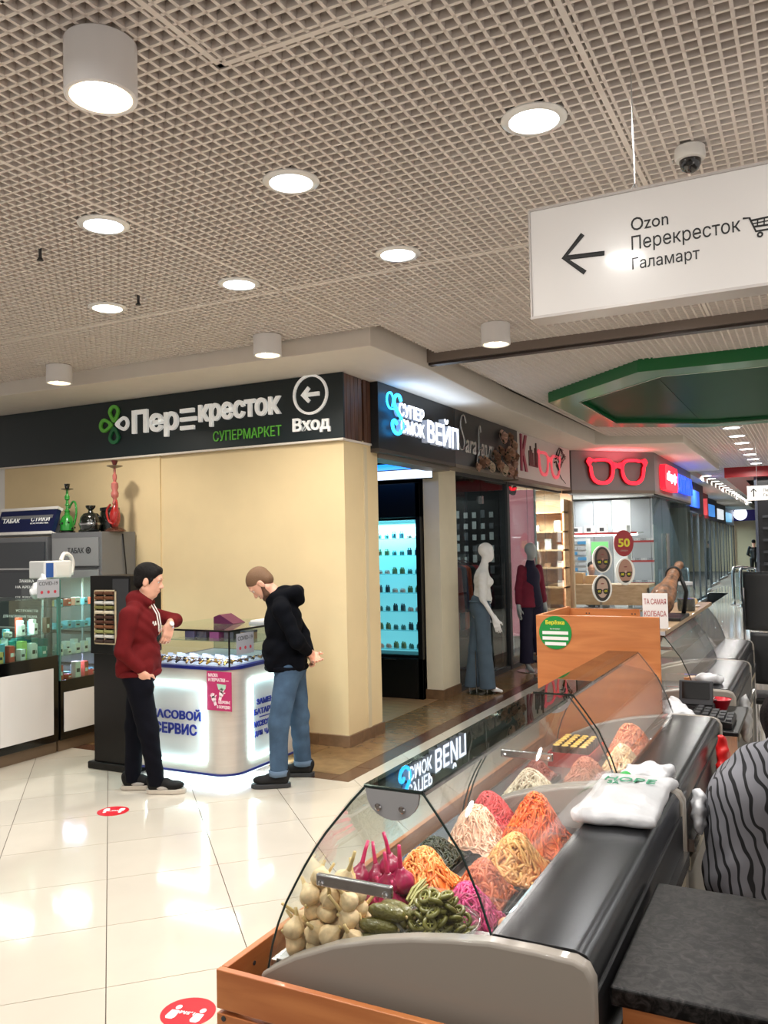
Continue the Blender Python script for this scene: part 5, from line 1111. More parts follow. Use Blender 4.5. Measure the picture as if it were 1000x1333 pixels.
MB().lathe([(.018, 0), (.02, .004), (.016, .010)], 16, M=Matrix.Translation(tuple(wL + V3(.022, -.02, .012))) @ Matrix.Rotation(.9, 4, 'Y') @ Matrix.Rotation(.6, 4, 'X')).build('watch_dial', M_whitegl, man)
# ---------------------------------------------------------------- man in the dark jacket
M_jack = mat('hoodie_black', (7, 9, 15), spec=.1, rough=.9, var=.15, vscale=14, bump=.15, bscale=200); M_jean = mat('jeans_blue', (66, 87, 110), spec=.15, rough=.85, var=.34, vscale=7, bump=.15, bscale=300); M_hairg = mat('hair_light_brown', (112, 82, 56), rough=.7, bump=.5, bscale=220); M_beard = mat('beard', (92, 62, 44), rough=.8, bump=.5, bscale=220)
hc2 = V3(.165, 0, 1.505); HR2 = head_frame(0, math.radians(52))
wl2, wr2 = V3(-.205, .055, .975), V3(-.205, -.03, .955)
b2 = head_prims(hc2, HR2) + [('c', (.115, 0, 1.47), (.0, 0, 1.36), .056, .066), ('e', (0, 0, 1.18), (.11, .15, .2)), ('e', (-.04, 0, .92), (.10, .13, .16))]
for s in (1, -1):
    wv = wl2 if s == 1 else wr2
    b2 += [('c', (0, s * .12, 1.32), (-.01, s * .18, 1.30), .05, .045), ('c', (-.01, s * .18, 1.30), (-.125, s * .235, 1.08), .042, .036), ('c', (-.125, s * .235, 1.08), tuple(wv), .034, .026)]
b2 += [('c', (-.04, .085, .84), (.03, .12, .46), .07, .05), ('c', (.03, .12, .46), (.035, .135, .08), .045, .035), ('c', (-.06, -.085, .84), (-.095, -.12, .46), .07, .05), ('c', (-.095, -.12, .46), (-.12, -.155, .08), .045, .035)]
b2 += hand_prims(wl2, V3(-.25, -.5, -.55), V3(-1, .2, .3), V3(0, -.3, 1), (.4, .6, .5)) + hand_prims(wr2, V3(-.45, .75, -.35), V3(-.3, -.2, -1), V3(-1, 0, .4), (.15, .25, .2))
m2 = blob('person', b2, .0065, M_skin, None, k=.022); m2.location = (-3.645, 5.42, 0); m2.rotation_euler = (0, 0, R_right + PI); tag(m2, 'bearded man in a black hoodie and blue jeans with hands behind his back', 'person')
face_parts(m2, hc2, HR2, brow=M_beard)
q2 = lambda *a: tuple(hc2 + HR2 @ V3(*a))
blob('hair', [('e', q2(-.012, 0, .042), (.101, .079, .088), HR2), ('e', q2(-.05, 0, -.01), (.055, .072, .06), HR2), ('-e', q2(.115, 0, -.03), (.085, .12, .10), HR2, {'k': .012}), ('-e', q2(-.002, .09, -.02), (.03, .02, .04), HR2, {'k': .008}), ('-e', q2(-.002, -.09, -.02), (.03, .02, .04), HR2, {'k': .008})], .006, M_hairg, m2, k=.02)
blob('beard', [('e', q2(.048, 0, -.10), (.046, .048, .038), HR2), ('c', q2(-.0, .062, -.02), q2(.03, .044, -.085), .014, .03), ('c', q2(-.0, -.062, -.02), q2(.03, -.044, -.085), .014, .03), ('c', q2(.088, -.018, -.052), q2(.088, .018, -.052), .006, .006), ('-e', q2(.092, 0, -.066), (.016, .024, .009), HR2, {'k': .006})], .006, M_beard, m2, k=.02)
h2 = blob('hoodie', [('e', (0, 0, 1.20), (.145, .185, .2)), ('e', (.0, 0, 1.0), (.165, .185, .15)), ('b', (-.02, 0, .91), (.105, .12, .02), .045), ('c', (.0, -.12, 1.34), (-.01, -.17, 1.31), .068, .07), ('c', (0, .12, 1.34), (-.01, .17, 1.31), .068, .07)] +
    [p for s in (1, -1) for p in (('c', (-.01, s * .175, 1.31), (-.125, s * .225, 1.085), .066, .056), ('c', (-.125, s * .225, 1.085), tuple((wl2 if s == 1 else wr2) + V3(.02, s * .035, .02)), .055, .042))] +
    [('c', (.05, 0, 1.38), (-.02, 0, 1.40), .085, .09), ('c', (-.10, -.06, 1.43), (-.10, .06, 1.43), .058, .058), ('c', (-.05, -.08, 1.42), (.04, -.07, 1.40), .045, .04), ('c', (-.05, .08, 1.42), (.04, .07, 1.40), .045, .04), ('e', (-.11, 0, 1.39), (.06, .09, .07))], .0075, M_jack, m2, k=.022, noise=fold(.008))
MB().tube([(-.02 + .148 * math.cos(a), .165 * math.sin(a), .868) for a in [2 * PI * i / 28 for i in range(28)]], .022, 8, closed=True).build('hem_band', M_jack, h2, smooth=True)
j2 = blob('jeans', [('e', (-.05, 0, .86), (.125, .16, .12)), ('c', (-.04, .085, .84), (.03, .12, .47), .098, .078), ('c', (.03, .12, .47), (.035, .135, .07), .075, .064), ('c', (-.06, -.085, .84), (-.095, -.12, .47), .098, .078), ('c', (-.095, -.12, .47), (-.12, -.155, .07), .075, .064), ('-b', (0, 0, -.5), (1, 1, .58), 0.0, {'k': .004})], .009, M_jean, m2, k=.03, noise=fold(.006, 26))
for x, y in ((.035, .135), (-.12, -.155)): MB().lathe([(.062, .085), (.074, .088), (.074, .125), (.064, .128)], 20, c=(x, y, 0)).build('turn_up', mat('jeans_inner', (92, 112, 134), rough=.85), j2, smooth=True)
M_sh2 = mat('shoe_charcoal', (30, 30, 31), spec=.2, rough=.7)
for a, yw in (((.03, .135), .05), ((-.125, -.155), -.1)): shoe(m2, a, yw, M_dkgrey, M_sh2, accent=M_grey)
# ---------------------------------------------------------------- shop mannequins
def mannequin(loc, rz, mskin, label, build, base_label):
    t = thing('mannequin', label, 'mannequin', loc, rz); build(t, mskin); return t
M_manw = mat('mannequin_white', (236, 236, 236), rough=.22, coat=.4); M_mang = mat('mannequin_grey', (176, 180, 182), rough=.4)
def egg(c, lean=0): return [('e', (c[0] - .01, c[1], c[2] + .03), (.092, .075, .09)), ('e', (c[0] + .03, c[1], c[2] - .035), (.06, .056, .08))]
def foot(x, y, z=.05): return [('c', (x, y, z + .06), (x + .06, y, z), .03, .028), ('c', (x + .06, y, z), (x + .15, y, .025), .03, .018), ('c', (x - .025, y, z), (x - .02, y, .012), .012, .008)]
def man1(t, ms):
    P = egg((.06, 0, 1.67)) + [('c', (.045, 0, 1.6), (.01, 0, 1.45), .042, .05), ('e', (.0, 0, 1.33), (.09, .14, .15)), ('e', (.07, .06, 1.32), (.05, .05, .05)), ('e', (.07, -.06, 1.32), (.05, .05, .05)), ('c', (0, 0, 1.2), (-.02, 0, 1.05), .085, .1), ('e', (-.03, 0, .98), (.11, .15, .13)),
        ('c', (-.01, -.15, 1.4), (-.02, -.20, 1.12), .038, .033), ('c', (-.02, -.20, 1.12), (.12, -.21, .88), .03, .022), ('c', (-.01, .15, 1.4), (-.03, .20, 1.12), .038, .033), ('c', (-.03, .20, 1.12), (.04, .22, .88), .03, .022),
        ('c', (-.02, -.08, .95), (-.01, -.08, .5), .07, .045), ('c', (-.01, -.08, .5), (.04, -.07, .12), .045, .03), ('c', (-.04, .08, .95), (-.09, .08, .5), .07, .045), ('c', (-.09, .08, .5), (-.15, .08, .14), .045, .03)] + foot(.04, -.07) + foot(-.15, .08, .07)
    P += hand_prims(V3(.12, -.21, .88), V3(.25, 0, -1), V3(-.3, -1, 0), V3(1, -.3, 0), (.1, .15, .1)) + hand_prims(V3(.04, .22, .88), V3(.2, 0, -1), V3(0, 1, 0), V3(1, 0, 0), (.1, .15, .1))
    blob('figure', P, .009, ms, t, k=.03)
    M_top = mat('white_rib_top', (230, 230, 228), rough=.8, bump=.3, bscale=120)
    blob('top', [('e', (.0, 0, 1.33), (.10, .15, .16)), ('e', (.075, .06, 1.32), (.055, .055, .055)), ('e', (.075, -.06, 1.32), (.055, .055, .055)), ('c', (.03, 0, 1.52), (.01, 0, 1.44), .052, .065), ('c', (0, 0, 1.2), (.0, 0, 1.12), .10, .115), ('c', (-.01, -.15, 1.41), (-.02, -.195, 1.14), .052, .046), ('c', (-.01, .15, 1.41), (-.03, .195, 1.14), .052, .046)], .01, M_top, t, k=.03, noise=fold(.004, 60))
    blob('jeans', [('e', (-.03, 0, 1.0), (.125, .165, .13)), ('c', (-.03, 0, 1.08), (-.03, 0, 1.06), .115, .12), ('c', (-.02, -.085, .95), (.0, -.085, .52), .095, .085), ('c', (.0, -.085, .52), (.03, -.08, .0), .085, .098), ('c', (-.04, .085, .95), (-.085, .085, .52), .095, .085), ('c', (-.085, .085, .52), (-.15, .08, .0), .085, .095), ('-b', (0, 0, -.5), (1, 1, .56), 0.0, {'k': .004})], .011, mat('jeans_wide', (78, 96, 112), rough=.85, var=.12, vscale=8), t, k=.03)
    MB().tube([(-.03 + .125 * math.cos(a), .135 * math.sin(a), 1.085) for a in [2 * PI * i / 24 for i in range(24)]], .012, 6, closed=True).build('waistband', MATS['jeans_wide'], t, smooth=True)
    MB().lathe([(.001, .0), (.19, .0), (.19, .008), (.001, .008)], 32, c=(-.03, 0, 0)).build('base_plate', M_glassb, t); MB().tube([(-.10, 0, .008), (-.10, 0, .5)], .008, 8).build('support_rod', M_steel, t)
mannequin((-3.58, 9.58, 0), math.radians(27), M_manw, 'white faceless mannequin in a white cropped top and wide blue jeans', man1, '')
def man2(t, ms):
    P = egg((.03, 0, 1.66)) + [('c', (.02, 0, 1.6), (.0, 0, 1.45), .042, .05), ('e', (.0, 0, 1.3), (.09, .14, .16)), ('c', (0, 0, 1.2), (0, 0, 1.05), .085, .1), ('e', (0, 0, .98), (.11, .15, .13)), ('c', (0, -.15, 1.4), (-.02, -.21, 1.12), .038, .033), ('c', (-.02, -.21, 1.12), (.03, -.22, .88), .03, .022), ('c', (0, .15, 1.4), (-.02, .21, 1.12), .038, .033), ('c', (-.02, .21, 1.12), (.02, .22, .88), .03, .022),
        ('c', (0, -.08, .95), (.0, -.09, .5), .07, .045), ('c', (0, -.09, .5), (.0, -.09, .12), .045, .03), ('c', (0, .08, .95), (.02, .10, .5), .07, .045), ('c', (.02, .10, .5), (.03, .12, .12), .045, .03)] + foot(0, -.09) + foot(.03, .12)
    P += hand_prims(V3(.03, -.22, .88), V3(.1, 0, -1), V3(0, -1, 0), V3(1, 0, 0), (.1, .15, .1)) + hand_prims(V3(.02, .22, .88), V3(.1, 0, -1), V3(0, 1, 0), V3(1, 0, 0), (.1, .15, .1))
    blob('figure', P, .011, ms, t, k=.03)
    M_bz = mat('blazer_burgundy', (118, 20, 48), rough=.8, var=.1); M_nv = mat('navy_cloth', (26, 22, 50), rough=.85)
    blob('top', [('e', (.02, 0, 1.3), (.105, .13, .17)), ('c', (.01, 0, 1.5), (.0, 0, 1.42), .06, .075), ('c', (.02, 0, 1.2), (.02, .03, .98), .11, .125)], .012, M_nv, t, k=.03)
    blob('blazer', [('e', (-.01, 0, 1.3), (.115, .165, .17)), ('c', (0, -.05, 1.15), (0, -.06, .93), .125, .14), ('c', (-.03, .04, 1.15), (-.04, .06, .95), .11, .12), ('c', (0, -.145, 1.42), (-.01, -.195, 1.14), .055, .05), ('c', (-.01, -.195, 1.14), (.01, -.205, .96), .05, .05), ('c', (0, .145, 1.42), (-.01, .195, 1.14), .055, .05), ('c', (-.01, .195, 1.14), (.01, .205, .98), .05, .05), ('-b', (0, 0, .6), (1, 1, .29), 0.0, {'k': .004}), ('-e', (.14, .035, 1.15), (.12, .055, .42), {'k': .02})], .010, M_bz, t, k=.018, noise=fold(.004))
    blob('trousers', [('e', (0, 0, .98), (.12, .16, .12)), ('c', (0, -.085, .95), (0, -.09, .5), .095, .085), ('c', (0, -.09, .5), (0, -.09, .05), .085, .105), ('c', (0, .085, .95), (.02, .10, .5), .095, .085), ('c', (.02, .10, .5), (.03, .12, .05), .085, .105), ('-b', (0, 0, -.5), (1, 1, .62), 0.0, {'k': .004})], .012, M_nv, t, k=.025)
    MB().lathe([(.001, .0), (.21, .0), (.21, .008), (.001, .008)], 32).build('base_plate', M_steel, t); MB().tube([(-.08, 0, .008), (-.08, 0, .5)], .008, 8).build('support_rod', M_steel, t)
mannequin((-3.55, 11.4, 0), math.radians(-38), M_mang, 'grey faceless mannequin in a burgundy blazer and navy trousers', man2, '')
# ---------------------------------------------------------------- woman in the striped hoodie, bending behind the black worktop
def stripes():
    m = bpy.data.materials.new('striped_knit'); m.use_nodes = True; nt = m.node_tree; N = nt.nodes; L_ = nt.links; b = N['Principled BSDF']; b.inputs['Roughness'].default_value = .9
    tc = N.new('ShaderNodeTexCoord'); mp = N.new('ShaderNodeMapping'); mp.inputs['Rotation'].default_value = (0, math.radians(14), 0); L_.new(tc.outputs['Object'], mp.inputs[0])
    n = N.new('ShaderNodeTexNoise'); n.inputs['Scale'].default_value = 5; L_.new(mp.outputs[0], n.inputs['Vector'])
    mx = N.new('ShaderNodeMixRGB'); mx.blend_type = 'ADD'; mx.inputs[0].default_value = .13; L_.new(mp.outputs[0], mx.inputs[1]); L_.new(n.outputs['Color'], mx.inputs[2])
    wv = N.new('ShaderNodeTexWave'); wv.inputs['Scale'].default_value = 10.5; wv.bands_direction = 'X'; L_.new(mx.outputs[0], wv.inputs['Vector'])
    r = N.new('ShaderNodeValToRGB'); r.color_ramp.elements[0].position = .16; r.color_ramp.elements[1].position = .24; r.color_ramp.elements[0].color = lin((12, 12, 16)) + [1]; r.color_ramp.elements[1].color = lin((112, 112, 118)) + [1]; L_.new(wv.outputs[0], r.inputs[0]); L_.new(r.outputs[0], b.inputs['Base Color']); return m
M_strp = stripes(); M_hairw = mat('hair_brown_black', (16, 9, 9), spec=.15, rough=.8, bump=.5, bscale=150)
hw = V3(.02, .10, 1.13); HW = head_frame(math.radians(35), math.radians(35))
bw = head_prims(hw, HW) + [('c', (.0, .08, 1.05), (-.06, .05, .97), .05, .06), ('e', (-.08, .02, .82), (.15, .12, .2)), ('c', (-.1, 0, .75), (-.08, -.02, .55), .12, .13), ('c', (-.14, -.14, .93), (-.16, -.2, .7), .04, .035), ('c', (-.16, -.2, .7), (.02, .12, .62), .032, .025), ('c', (.06, .12, .93), (.12, .2, .7), .04, .035), ('c', (.12, .2, .7), (.2, .34, .66), .032, .025), ('c', (-.1, -.08, .55), (.02, -.05, .5), .08, .06), ('c', (.02, -.05, .5), (.0, -.06, .08), .05, .035), ('c', (-.02, .1, .55), (.12, .16, .5), .08, .06), ('c', (.12, .16, .5), (.1, .14, .08), .05, .035)]
bw += hand_prims(V3(.02, .12, .62), V3(.6, .8, -.2), V3(0, 0, 1), V3(-1, .5, 0), (.3, .4, .3)) + hand_prims(V3(.2, .34, .66), V3(.6, .8, -.2), V3(0, 0, 1), V3(-1, .5, 0), (.3, .4, .3))
wm = blob('person', bw, .009, M_skin, None, k=.022); wm.location = (-.085, 3.12, 0); tag(wm, 'person in a grey hoodie with black stripes bending down behind the black worktop', 'person')
face_parts(wm, hw, HW)
qw = lambda *a: tuple(hw + HW @ V3(*a))
blob('hair', [('e', qw(-.014, 0, .045), (.112, .09, .095), HW), ('c', qw(-.05, .03, .0), (.02, .02, .92), .08, .06), ('c', qw(-.03, -.07, .02), (-.02, -.06, .88), .06, .045), ('-e', qw(.12, 0, -.03), (.075, .1, .1), HW, {'k': .012})], .009, M_hairw, wm, k=.03, noise=lambda X: .003 * np.sin(X[:, 0] * 160) * np.sin(X[:, 1] * 140))
blob('hoodie', [('e', (-.10, 0, .84), (.19, .16, .22)), ('c', (-.11, -.02, .76), (-.10, -.03, .56), .17, .18), ('c', (-.12, -.08, .98), (-.16, -.14, .93), .085, .09), ('c', (.02, .06, .98), (.08, .12, .93), .085, .09), ('c', (-.16, -.15, .93), (-.2, -.21, .7), .085, .07), ('c', (-.2, -.21, .7), (-.02, .08, .63), .068, .05), ('c', (.07, .13, .93), (.13, .21, .7), .08, .07), ('c', (.13, .21, .7), (.19, .31, .665), .068, .05), ('c', (-.10, -.07, 1.03), (-.02, .02, 1.07), .06, .06), ('c', (-.12, -.06, 1.02), (-.05, -.10, 1.0), .05, .05)], .011, M_strp, wm, k=.05, noise=fold(.008, 22))
blob('trousers', [('e', (-.08, -.02, .52), (.15, .16, .10)), ('c', (-.1, -.08, .54), (.02, -.05, .50), .10, .085), ('c', (.02, -.05, .50), (.0, -.06, .1), .08, .06), ('c', (-.02, .1, .54), (.12, .16, .50), .10, .085), ('c', (.12, .16, .5), (.1, .14, .1), .08, .06)], .014, M_navy, wm, k=.03)
for a in ((0.0, -.06), (.1, .14)): shoe(wm, a, .6, M_dkgrey, M_sneak)
t = thing('stool', 'low black stool under the person in the striped hoodie', 'stool', (-.165, 3.10, 0)); MB().lathe([(.15, .39), (.16, .40), (.16, .42), (.12, .43)], 24).build('seat', M_black, t)
for k in range(4): a = PI / 4 + k * PI / 2; MB().tube([(.11 * math.cos(a), .11 * math.sin(a), .39), (.15 * math.cos(a), .15 * math.sin(a), .0)], .012, 6).build('leg', M_steel, t)
# ---------------------------------------------------------------- optician clerk and a far passer-by
def simple_person(loc, rz, h, label, mtop, mleg, seated=False):
    z0 = -.38 if seated else 0
    h0 = V3(.02, 0, 1.6 + z0); R0 = head_frame(0, .2)
    P = head_prims(h0, R0) + [('c', (0, 0, 1.55 + z0), (0, 0, 1.4 + z0), .05, .06), ('e', (0, 0, 1.2 + z0), (.1, .15, .2)), ('c', (0, .18, 1.36 + z0), (.05, .24, 1.1 + z0), .04, .035), ('c', (.05, .24, 1.1 + z0), (.22, .16, 1.02 + z0), .03, .025), ('c', (0, -.18, 1.36 + z0), (.05, -.24, 1.1 + z0), .04, .035), ('c', (.05, -.24, 1.1 + z0), (.22, -.16, 1.02 + z0), .03, .025)]
    for s in (1, -1):
        if seated: P += [('c', (0, s * .09, .5), (.4, s * .1, .5), .07, .05), ('c', (.4, s * .1, .5), (.4, s * .1, .08), .045, .035)]
        else: P += [('c', (0, s * .09, .9), (.0, s * .1, .48), .07, .05), ('c', (.0, s * .1, .48), (.0, s * .1, .08), .045, .035)]
        P += hand_prims(V3(.22, s * .16, 1.02 + z0), V3(1, -s * .3, -.2), V3(0, 0, 1), V3(0, -s, 0))
    o = blob('person', P, .014, M_skin, None, k=.025); o.location = loc; o.rotation_euler = (0, 0, rz); tag(o, label, 'person')
    blob('hair', [('e', tuple(h0 + V3(-.014, 0, .045)), (.106, .083, .09)), ('-e', tuple(h0 + V3(.11, 0, -.03)), (.075, .12, .095))], .012, M_hairb, o, k=.02)
    blob('top', [('e', (0, 0, 1.22 + z0), (.13, .18, .2)), ('c', (0, 0, 1.1 + z0), (0, 0, .95 + z0), .14, .15), ('c', (0, .17, 1.38 + z0), (.05, .24, 1.1 + z0), .065, .055), ('c', (.05, .24, 1.1 + z0), (.17, .18, 1.04 + z0), .055, .045), ('c', (0, -.17, 1.38 + z0), (.05, -.24, 1.1 + z0), .065, .055), ('c', (.05, -.24, 1.1 + z0), (.17, -.18, 1.04 + z0), .055, .045)], .014, mtop, o, k=.03)
    L_ = []
    for s in (1, -1):
        if seated: L_ += [('c', (0, s * .09, .5), (.4, s * .1, .5), .09, .075), ('c', (.4, s * .1, .5), (.4, s * .1, .1), .07, .06)]
        else: L_ += [('c', (0, s * .09, .9), (.0, s * .1, .48), .09, .075), ('c', (.0, s * .1, .48), (.0, s * .1, .1), .07, .06)]
        shoe(o, (.4 if seated else 0, s * .1), 0, M_dkgrey, M_black)
    blob('trousers', L_ + [('e', (0, 0, .52 if seated else .92), (.13, .16, .11))], .016, mleg, o, k=.03)
    return o
simple_person((-4.28, 18.1, 0), math.radians(-65), 1, 'clerk in a blue shirt seated behind the optician desk', mat('blue_shirt', (104, 116, 190), rough=.8), M_navy, True)
t = thing('office_chair', 'black office chair under the optician clerk', 'chair', (-4.28, 18.1, 0)); MB().box(-.22, .22, -.2, .2, .33, .38).build('seat', M_black, t, bevel=.02); MB().tube([(0, 0, .04), (0, 0, .33)], .03, 8).build('column', M_steel, t)
for k in range(5): a = k * 2 * PI / 5; MB().tube([(0, 0, .07), (.26 * math.cos(a), .26 * math.sin(a), .03)], .018, 6).build('leg', M_black, t)
simple_person((-2.4, 40.0, 0), math.radians(100), 1, 'person in black walking at the far end of the corridor', M_black, M_black)
# ================================================================ refrigerated food counters
M_plast = mat('counter_plastic', (146, 138, 128), rough=.38, coat=.2); M_deck = mat('deck_steel', (150, 150, 152), rough=.3, metal=.9)
M_work = mat('worktop_steel', (66, 68, 72), rough=.27, metal=.9, var=.16, vscale=3.5, bump=.02, bscale=200); M_rear = mat('counter_rear', (34, 35, 37), rough=.4)
OX = .78
M_gedge = mat('pane_edge', (30, 44, 42), rough=.2)
XZ = Matrix(((1, 0, 0, 0), (0, 0, 1, 0), (0, 1, 0, 0), (0, 0, 0, 1)))       # (x, z, y) -> (x, y, z)
SIDE = [(-1.168, .799), (-1.12, .83), (-1.073, .856), (-.972, .9), (-.875, .929), (-.784, .95), (-.696, .964), (-.612, .974), (-.516, .975), (-.44, .972), (-.416, .962), (-.403, .937), (-.403, .30), (-1.168, .30)]
FG = [(-1.158, .805), (-1.146, .86), (-1.128, .914), (-1.106, .963), (-1.08, 1.009), (-1.054, 1.053), (-1.027, 1.094), (-.998, 1.133), (-.966, 1.17), (-.932, 1.209), (-.897, 1.245)]
RG = [(-.757, 1.247), (-.724, 1.205), (-.674, 1.136), (-.635, 1.05), (-.612, .982)]
def food_counter(y0, label, ln_=1.20, dz=0.0, dx=0.0, side=M_plast):
    t = thing('food_counter', label, 'display counter', (-OX + dx, y0, 0)); X = lambda P: [(x + OX, z) for x, z in P]
    for y in (-.02, ln_ - .02): MB().prism(X(SIDE), y, y + .04, M=XZ).build('side_panel', side, t, bevel=.008, seg=3, auto=True)
    MB().box(-.36, .35, .02, ln_ - .02, .06, .76).build('base_cabinet', M_plast, t); MB().box(-.37, .17, .02, ln_ - .02, .80, .82).build('deck', M_deck, t)
    MB().box(-.385, -.36, .02, ln_ - .02, .74, .815).build('front_sill', M_steel, t); MB().box(.165, .175, .02, ln_ - .02, .80, .96).build('inner_back', M_deck, t)
    MB().shell(X(FG), .0, ln_ - .004, .006).build('front_glass', M_glass, t, smooth=False); MB().shell(X(RG), .0, ln_ - .004, .006).build('rear_glass', M_acryl, t)
    MB().box(-.897 + OX, -.757 + OX, -.004, ln_ - .004, 1.245, 1.253).build('top_glass', M_glasst, t)
    for yy in (-.001, ln_ - .005):
        MB().tube([(x, yy, z) for x, z in X(FG)], .0028, 6).build('glass_edge', M_gedge, t); MB().tube([(x, yy, z) for x, z in X(RG)], .0028, 6).build('glass_edge', M_gedge, t)
        MB().tube([(-.897 + OX, yy, 1.249), (-.757 + OX, yy, 1.249)], .0035, 6).build('glass_edge', M_gedge, t)
    inner = X([(-1.14, .83)] + FG[2:] + RG[:4] + [(-.63, .96), (-.784, .945), (-.972, .893)]); MB().prism(inner, .004, .009, M=XZ).build('end_glass', M_glass, t)
    bp = MB().prism([(-.892 + OX, 1.245), (-.765 + OX, 1.245)] + [(-.8285 + OX + .0635 * math.cos(a), 1.238 - .055 * math.sin(a)) for a in [PI * i / 10 for i in range(11)]], -.004, .003, M=XZ).build('end_bracket', mat('bracket_grey', (160, 160, 162), rough=.4, metal=.2), t)
    for x in (-.862, -.805): MB().lathe([(.008, 0), (.008, .003), (.005, .005)], 12, M=Matrix.Translation((x + OX, -.004, 1.208)) @ Matrix.Rotation(PI / 2, 4, 'X')).build('screw', M_chrome, bp)
    br_ = MB().box(-1.019 + OX, -.832 + OX, -.012, .002, 1.018, 1.044).build('brace_bar', M_steel, t, bevel=.003)
    for x in (-1.005, -.846): MB().lathe([(.007, 0), (.007, .002), (.004, .004)], 12, M=Matrix.Translation((x + OX, -.012, 1.026)) @ Matrix.Rotation(PI / 2, 4, 'X')).build('screw', M_chrome, br_)
    MB().prism(X([(-.618, .93), (-.618, .975), (-.45, .9755), (-.425, .968), (-.412, .95), (-.41, .90), (-.44, .90), (-.44, .93)]), .021, ln_ - .021, M=XZ).build('worktop', M_work, t, auto=True)
    MB().box(-.44 + OX, -.405 + OX, .021, ln_ - .021, .12, .90).build('rear_panel', M_rear, t); MB().box(-.405 + OX, -.398 + OX, .04, ln_ - .04, .70, .74).build('gasket', mat('gasket_cream', (170, 160, 140), rough=.5), t); MB().box(-.405 + OX, -.385 + OX, .04, ln_ - .04, .76, .80).build('rear_rail', M_steel, t)
    for y in (.28, .78): MB().box(-.10, .15, y, y + .012, .82, .93).build('divider', M_acryl, t)
    MB().box(-.895 + OX, -.885 + OX, .02, ln_ - .02, 1.236, 1.244).box(-.77 + OX, -.76 + OX, .02, ln_ - .02, 1.236, 1.244).build('shelf_edge', M_steel, t)
    MB().box(-.84 + OX, -.815 + OX, .06, ln_ - .06, 1.236, 1.244).build('lamp_housing', M_ltgrey, t)
    area_light('case_lamp', (-.83 + OX, ln_ / 2, 1.225), 4.0, .06, (1, .92, .85), t, shape='RECTANGLE', size_y=ln_ * .85)
    return t
food_counter(1.64, 'curved glass food counter full of pickles and garlic with a steel worktop'); food_counter(2.88, 'second curved glass food counter with the white bag end, holding rolls and peach coloured salad')
food_counter(4.82, 'third glass food counter beyond the wooden box with sausages inside', dx=.0); food_counter(6.06, 'last glass food counter next to the black chairs', dx=-.06)
# wooden surround
M_beech = wood_mat('beech_laminate', (176, 102, 54), (206, 132, 76), (1.2, 6, 9)); M_beechy = wood_mat('beech_laminate_long', (176, 102, 54), (206, 132, 76), (6, 1.2, 9))
t = thing('wooden_surround', 'orange beech board frame round the base of the food counters', 'wooden frame', (-1.246, 1.56, 0))
for i in range(8):
    z1 = .82 - .096 * i; z0 = max(z1 - .086, 0.0)
    MB().box(0, .90, 0, .018, z0, z1).build('board', M_beech, t, bevel=.002); MB().box(0, .018, .019, 2.56, z0, z1).build('board', M_beechy, t, bevel=.002)
MB().box(.018, .05, .02, .05, 0, .78).box(.018, .05, 2.4, 2.43, 0, .78).box(.86, .89, .019, .05, 0, .78).build('corner_post', M_beech, t)
for z in (.765, .785): MB().lathe([(.005, 0), (.005, .002)], 10, M=Matrix.Translation((.018, .06 + (z - .765) * 3, z)) @ Matrix.Rotation(PI / 2, 4, 'Y')).build('screw', M_dkgrey, t)
MB().lathe([(.006, 0), (.006, .002)], 10, M=Matrix.Translation((.02, 0, .715)) @ Matrix.Rotation(PI / 2, 4, 'X')).build('screw', M_dkgrey, t)
# ---------------------------------------------------------------- produce
M_gar = mat('garlic_skin', (230, 202, 160), rough=.55, var=.22, vscale=45, sss=.1); M_gars = mat('garlic_stem', (214, 186, 130), rough=.6); M_pg = mat('pickled_garlic', (146, 14, 66), rough=.3, var=.3, vscale=40, coat=.3); M_pgs = mat('pickled_stem', (196, 40, 96), rough=.3, var=.3, vscale=50, coat=.3)
def bulb_mesh(stem):
    b = MB(); n = 24; prof = [(.006, -.022), (.015, -.024), (.023, -.017), (.0275, -.006), (.027, .003), (.022, .012), (.015, .019), (.0095, .025), (.007, .031)]
    vs = []
    for r_, z in prof:
        for j in range(n): a = 2 * PI * j / n; rr = r_ * (1 + .16 * abs(math.cos(3.5 * a)) ** .7 - .09); vs.append((rr * math.cos(a), rr * math.sin(a), z))
    fs = [(i * n + j, i * n + (j + 1) % n, (i + 1) * n + (j + 1) % n, (i + 1) * n + j) for i in range(len(prof) - 1) for j in range(n)] + [tuple(range(n - 1, -1, -1)), tuple((len(prof) - 1) * n + j for j in range(n))]
    b.add(vs, fs); s = MB().tube([(0, 0, .027), (.001, 0, .035), (.003, .001, .028 + stem * .6), (.006, .002, .028 + stem)], [.007, .0055, .0045, .004], 8); return b, s
gb, gs = bulb_mesh(.022); gb_l, gs_l = bulb_mesh(.055); cache = {}
def bulb(x, y, z, s, tilt, long_, pink):
    nm = 'pickled_garlic' if pink else 'garlic_bulb'
    lab = ('magenta pickled garlic head with a long stem' if long_ else 'magenta pickled garlic head with a short stem') if pink else ('cream garlic bulb with a long dry stem in the garlic pile' if long_ else 'cream garlic bulb with a short stem in the garlic pile')
    t = thing(nm, lab, 'garlic', (x, y, z), 0, ('pickled garlic heads' if pink else 'garlic bulbs') + (' long stem' if long_ else ' short stem')); t.rotation_euler = (tilt[0], tilt[1], random.uniform(0, 6)); t.scale = (s, s, s)
    key = (pink, long_)
    if key not in cache: cache[key] = ((gb_l if long_ else gb).build('cloves', M_pg if pink else M_gar, t, smooth=True).data, (gs_l if long_ else gs).build('stem', M_pgs if pink else M_gars, t, smooth=True).data)
    else:
        for d_, n_ in zip(cache[key], ('cloves', 'stem')): o = bpy.data.objects.new(n_, d_); COL.objects.link(o); o.parent = t
ga = []
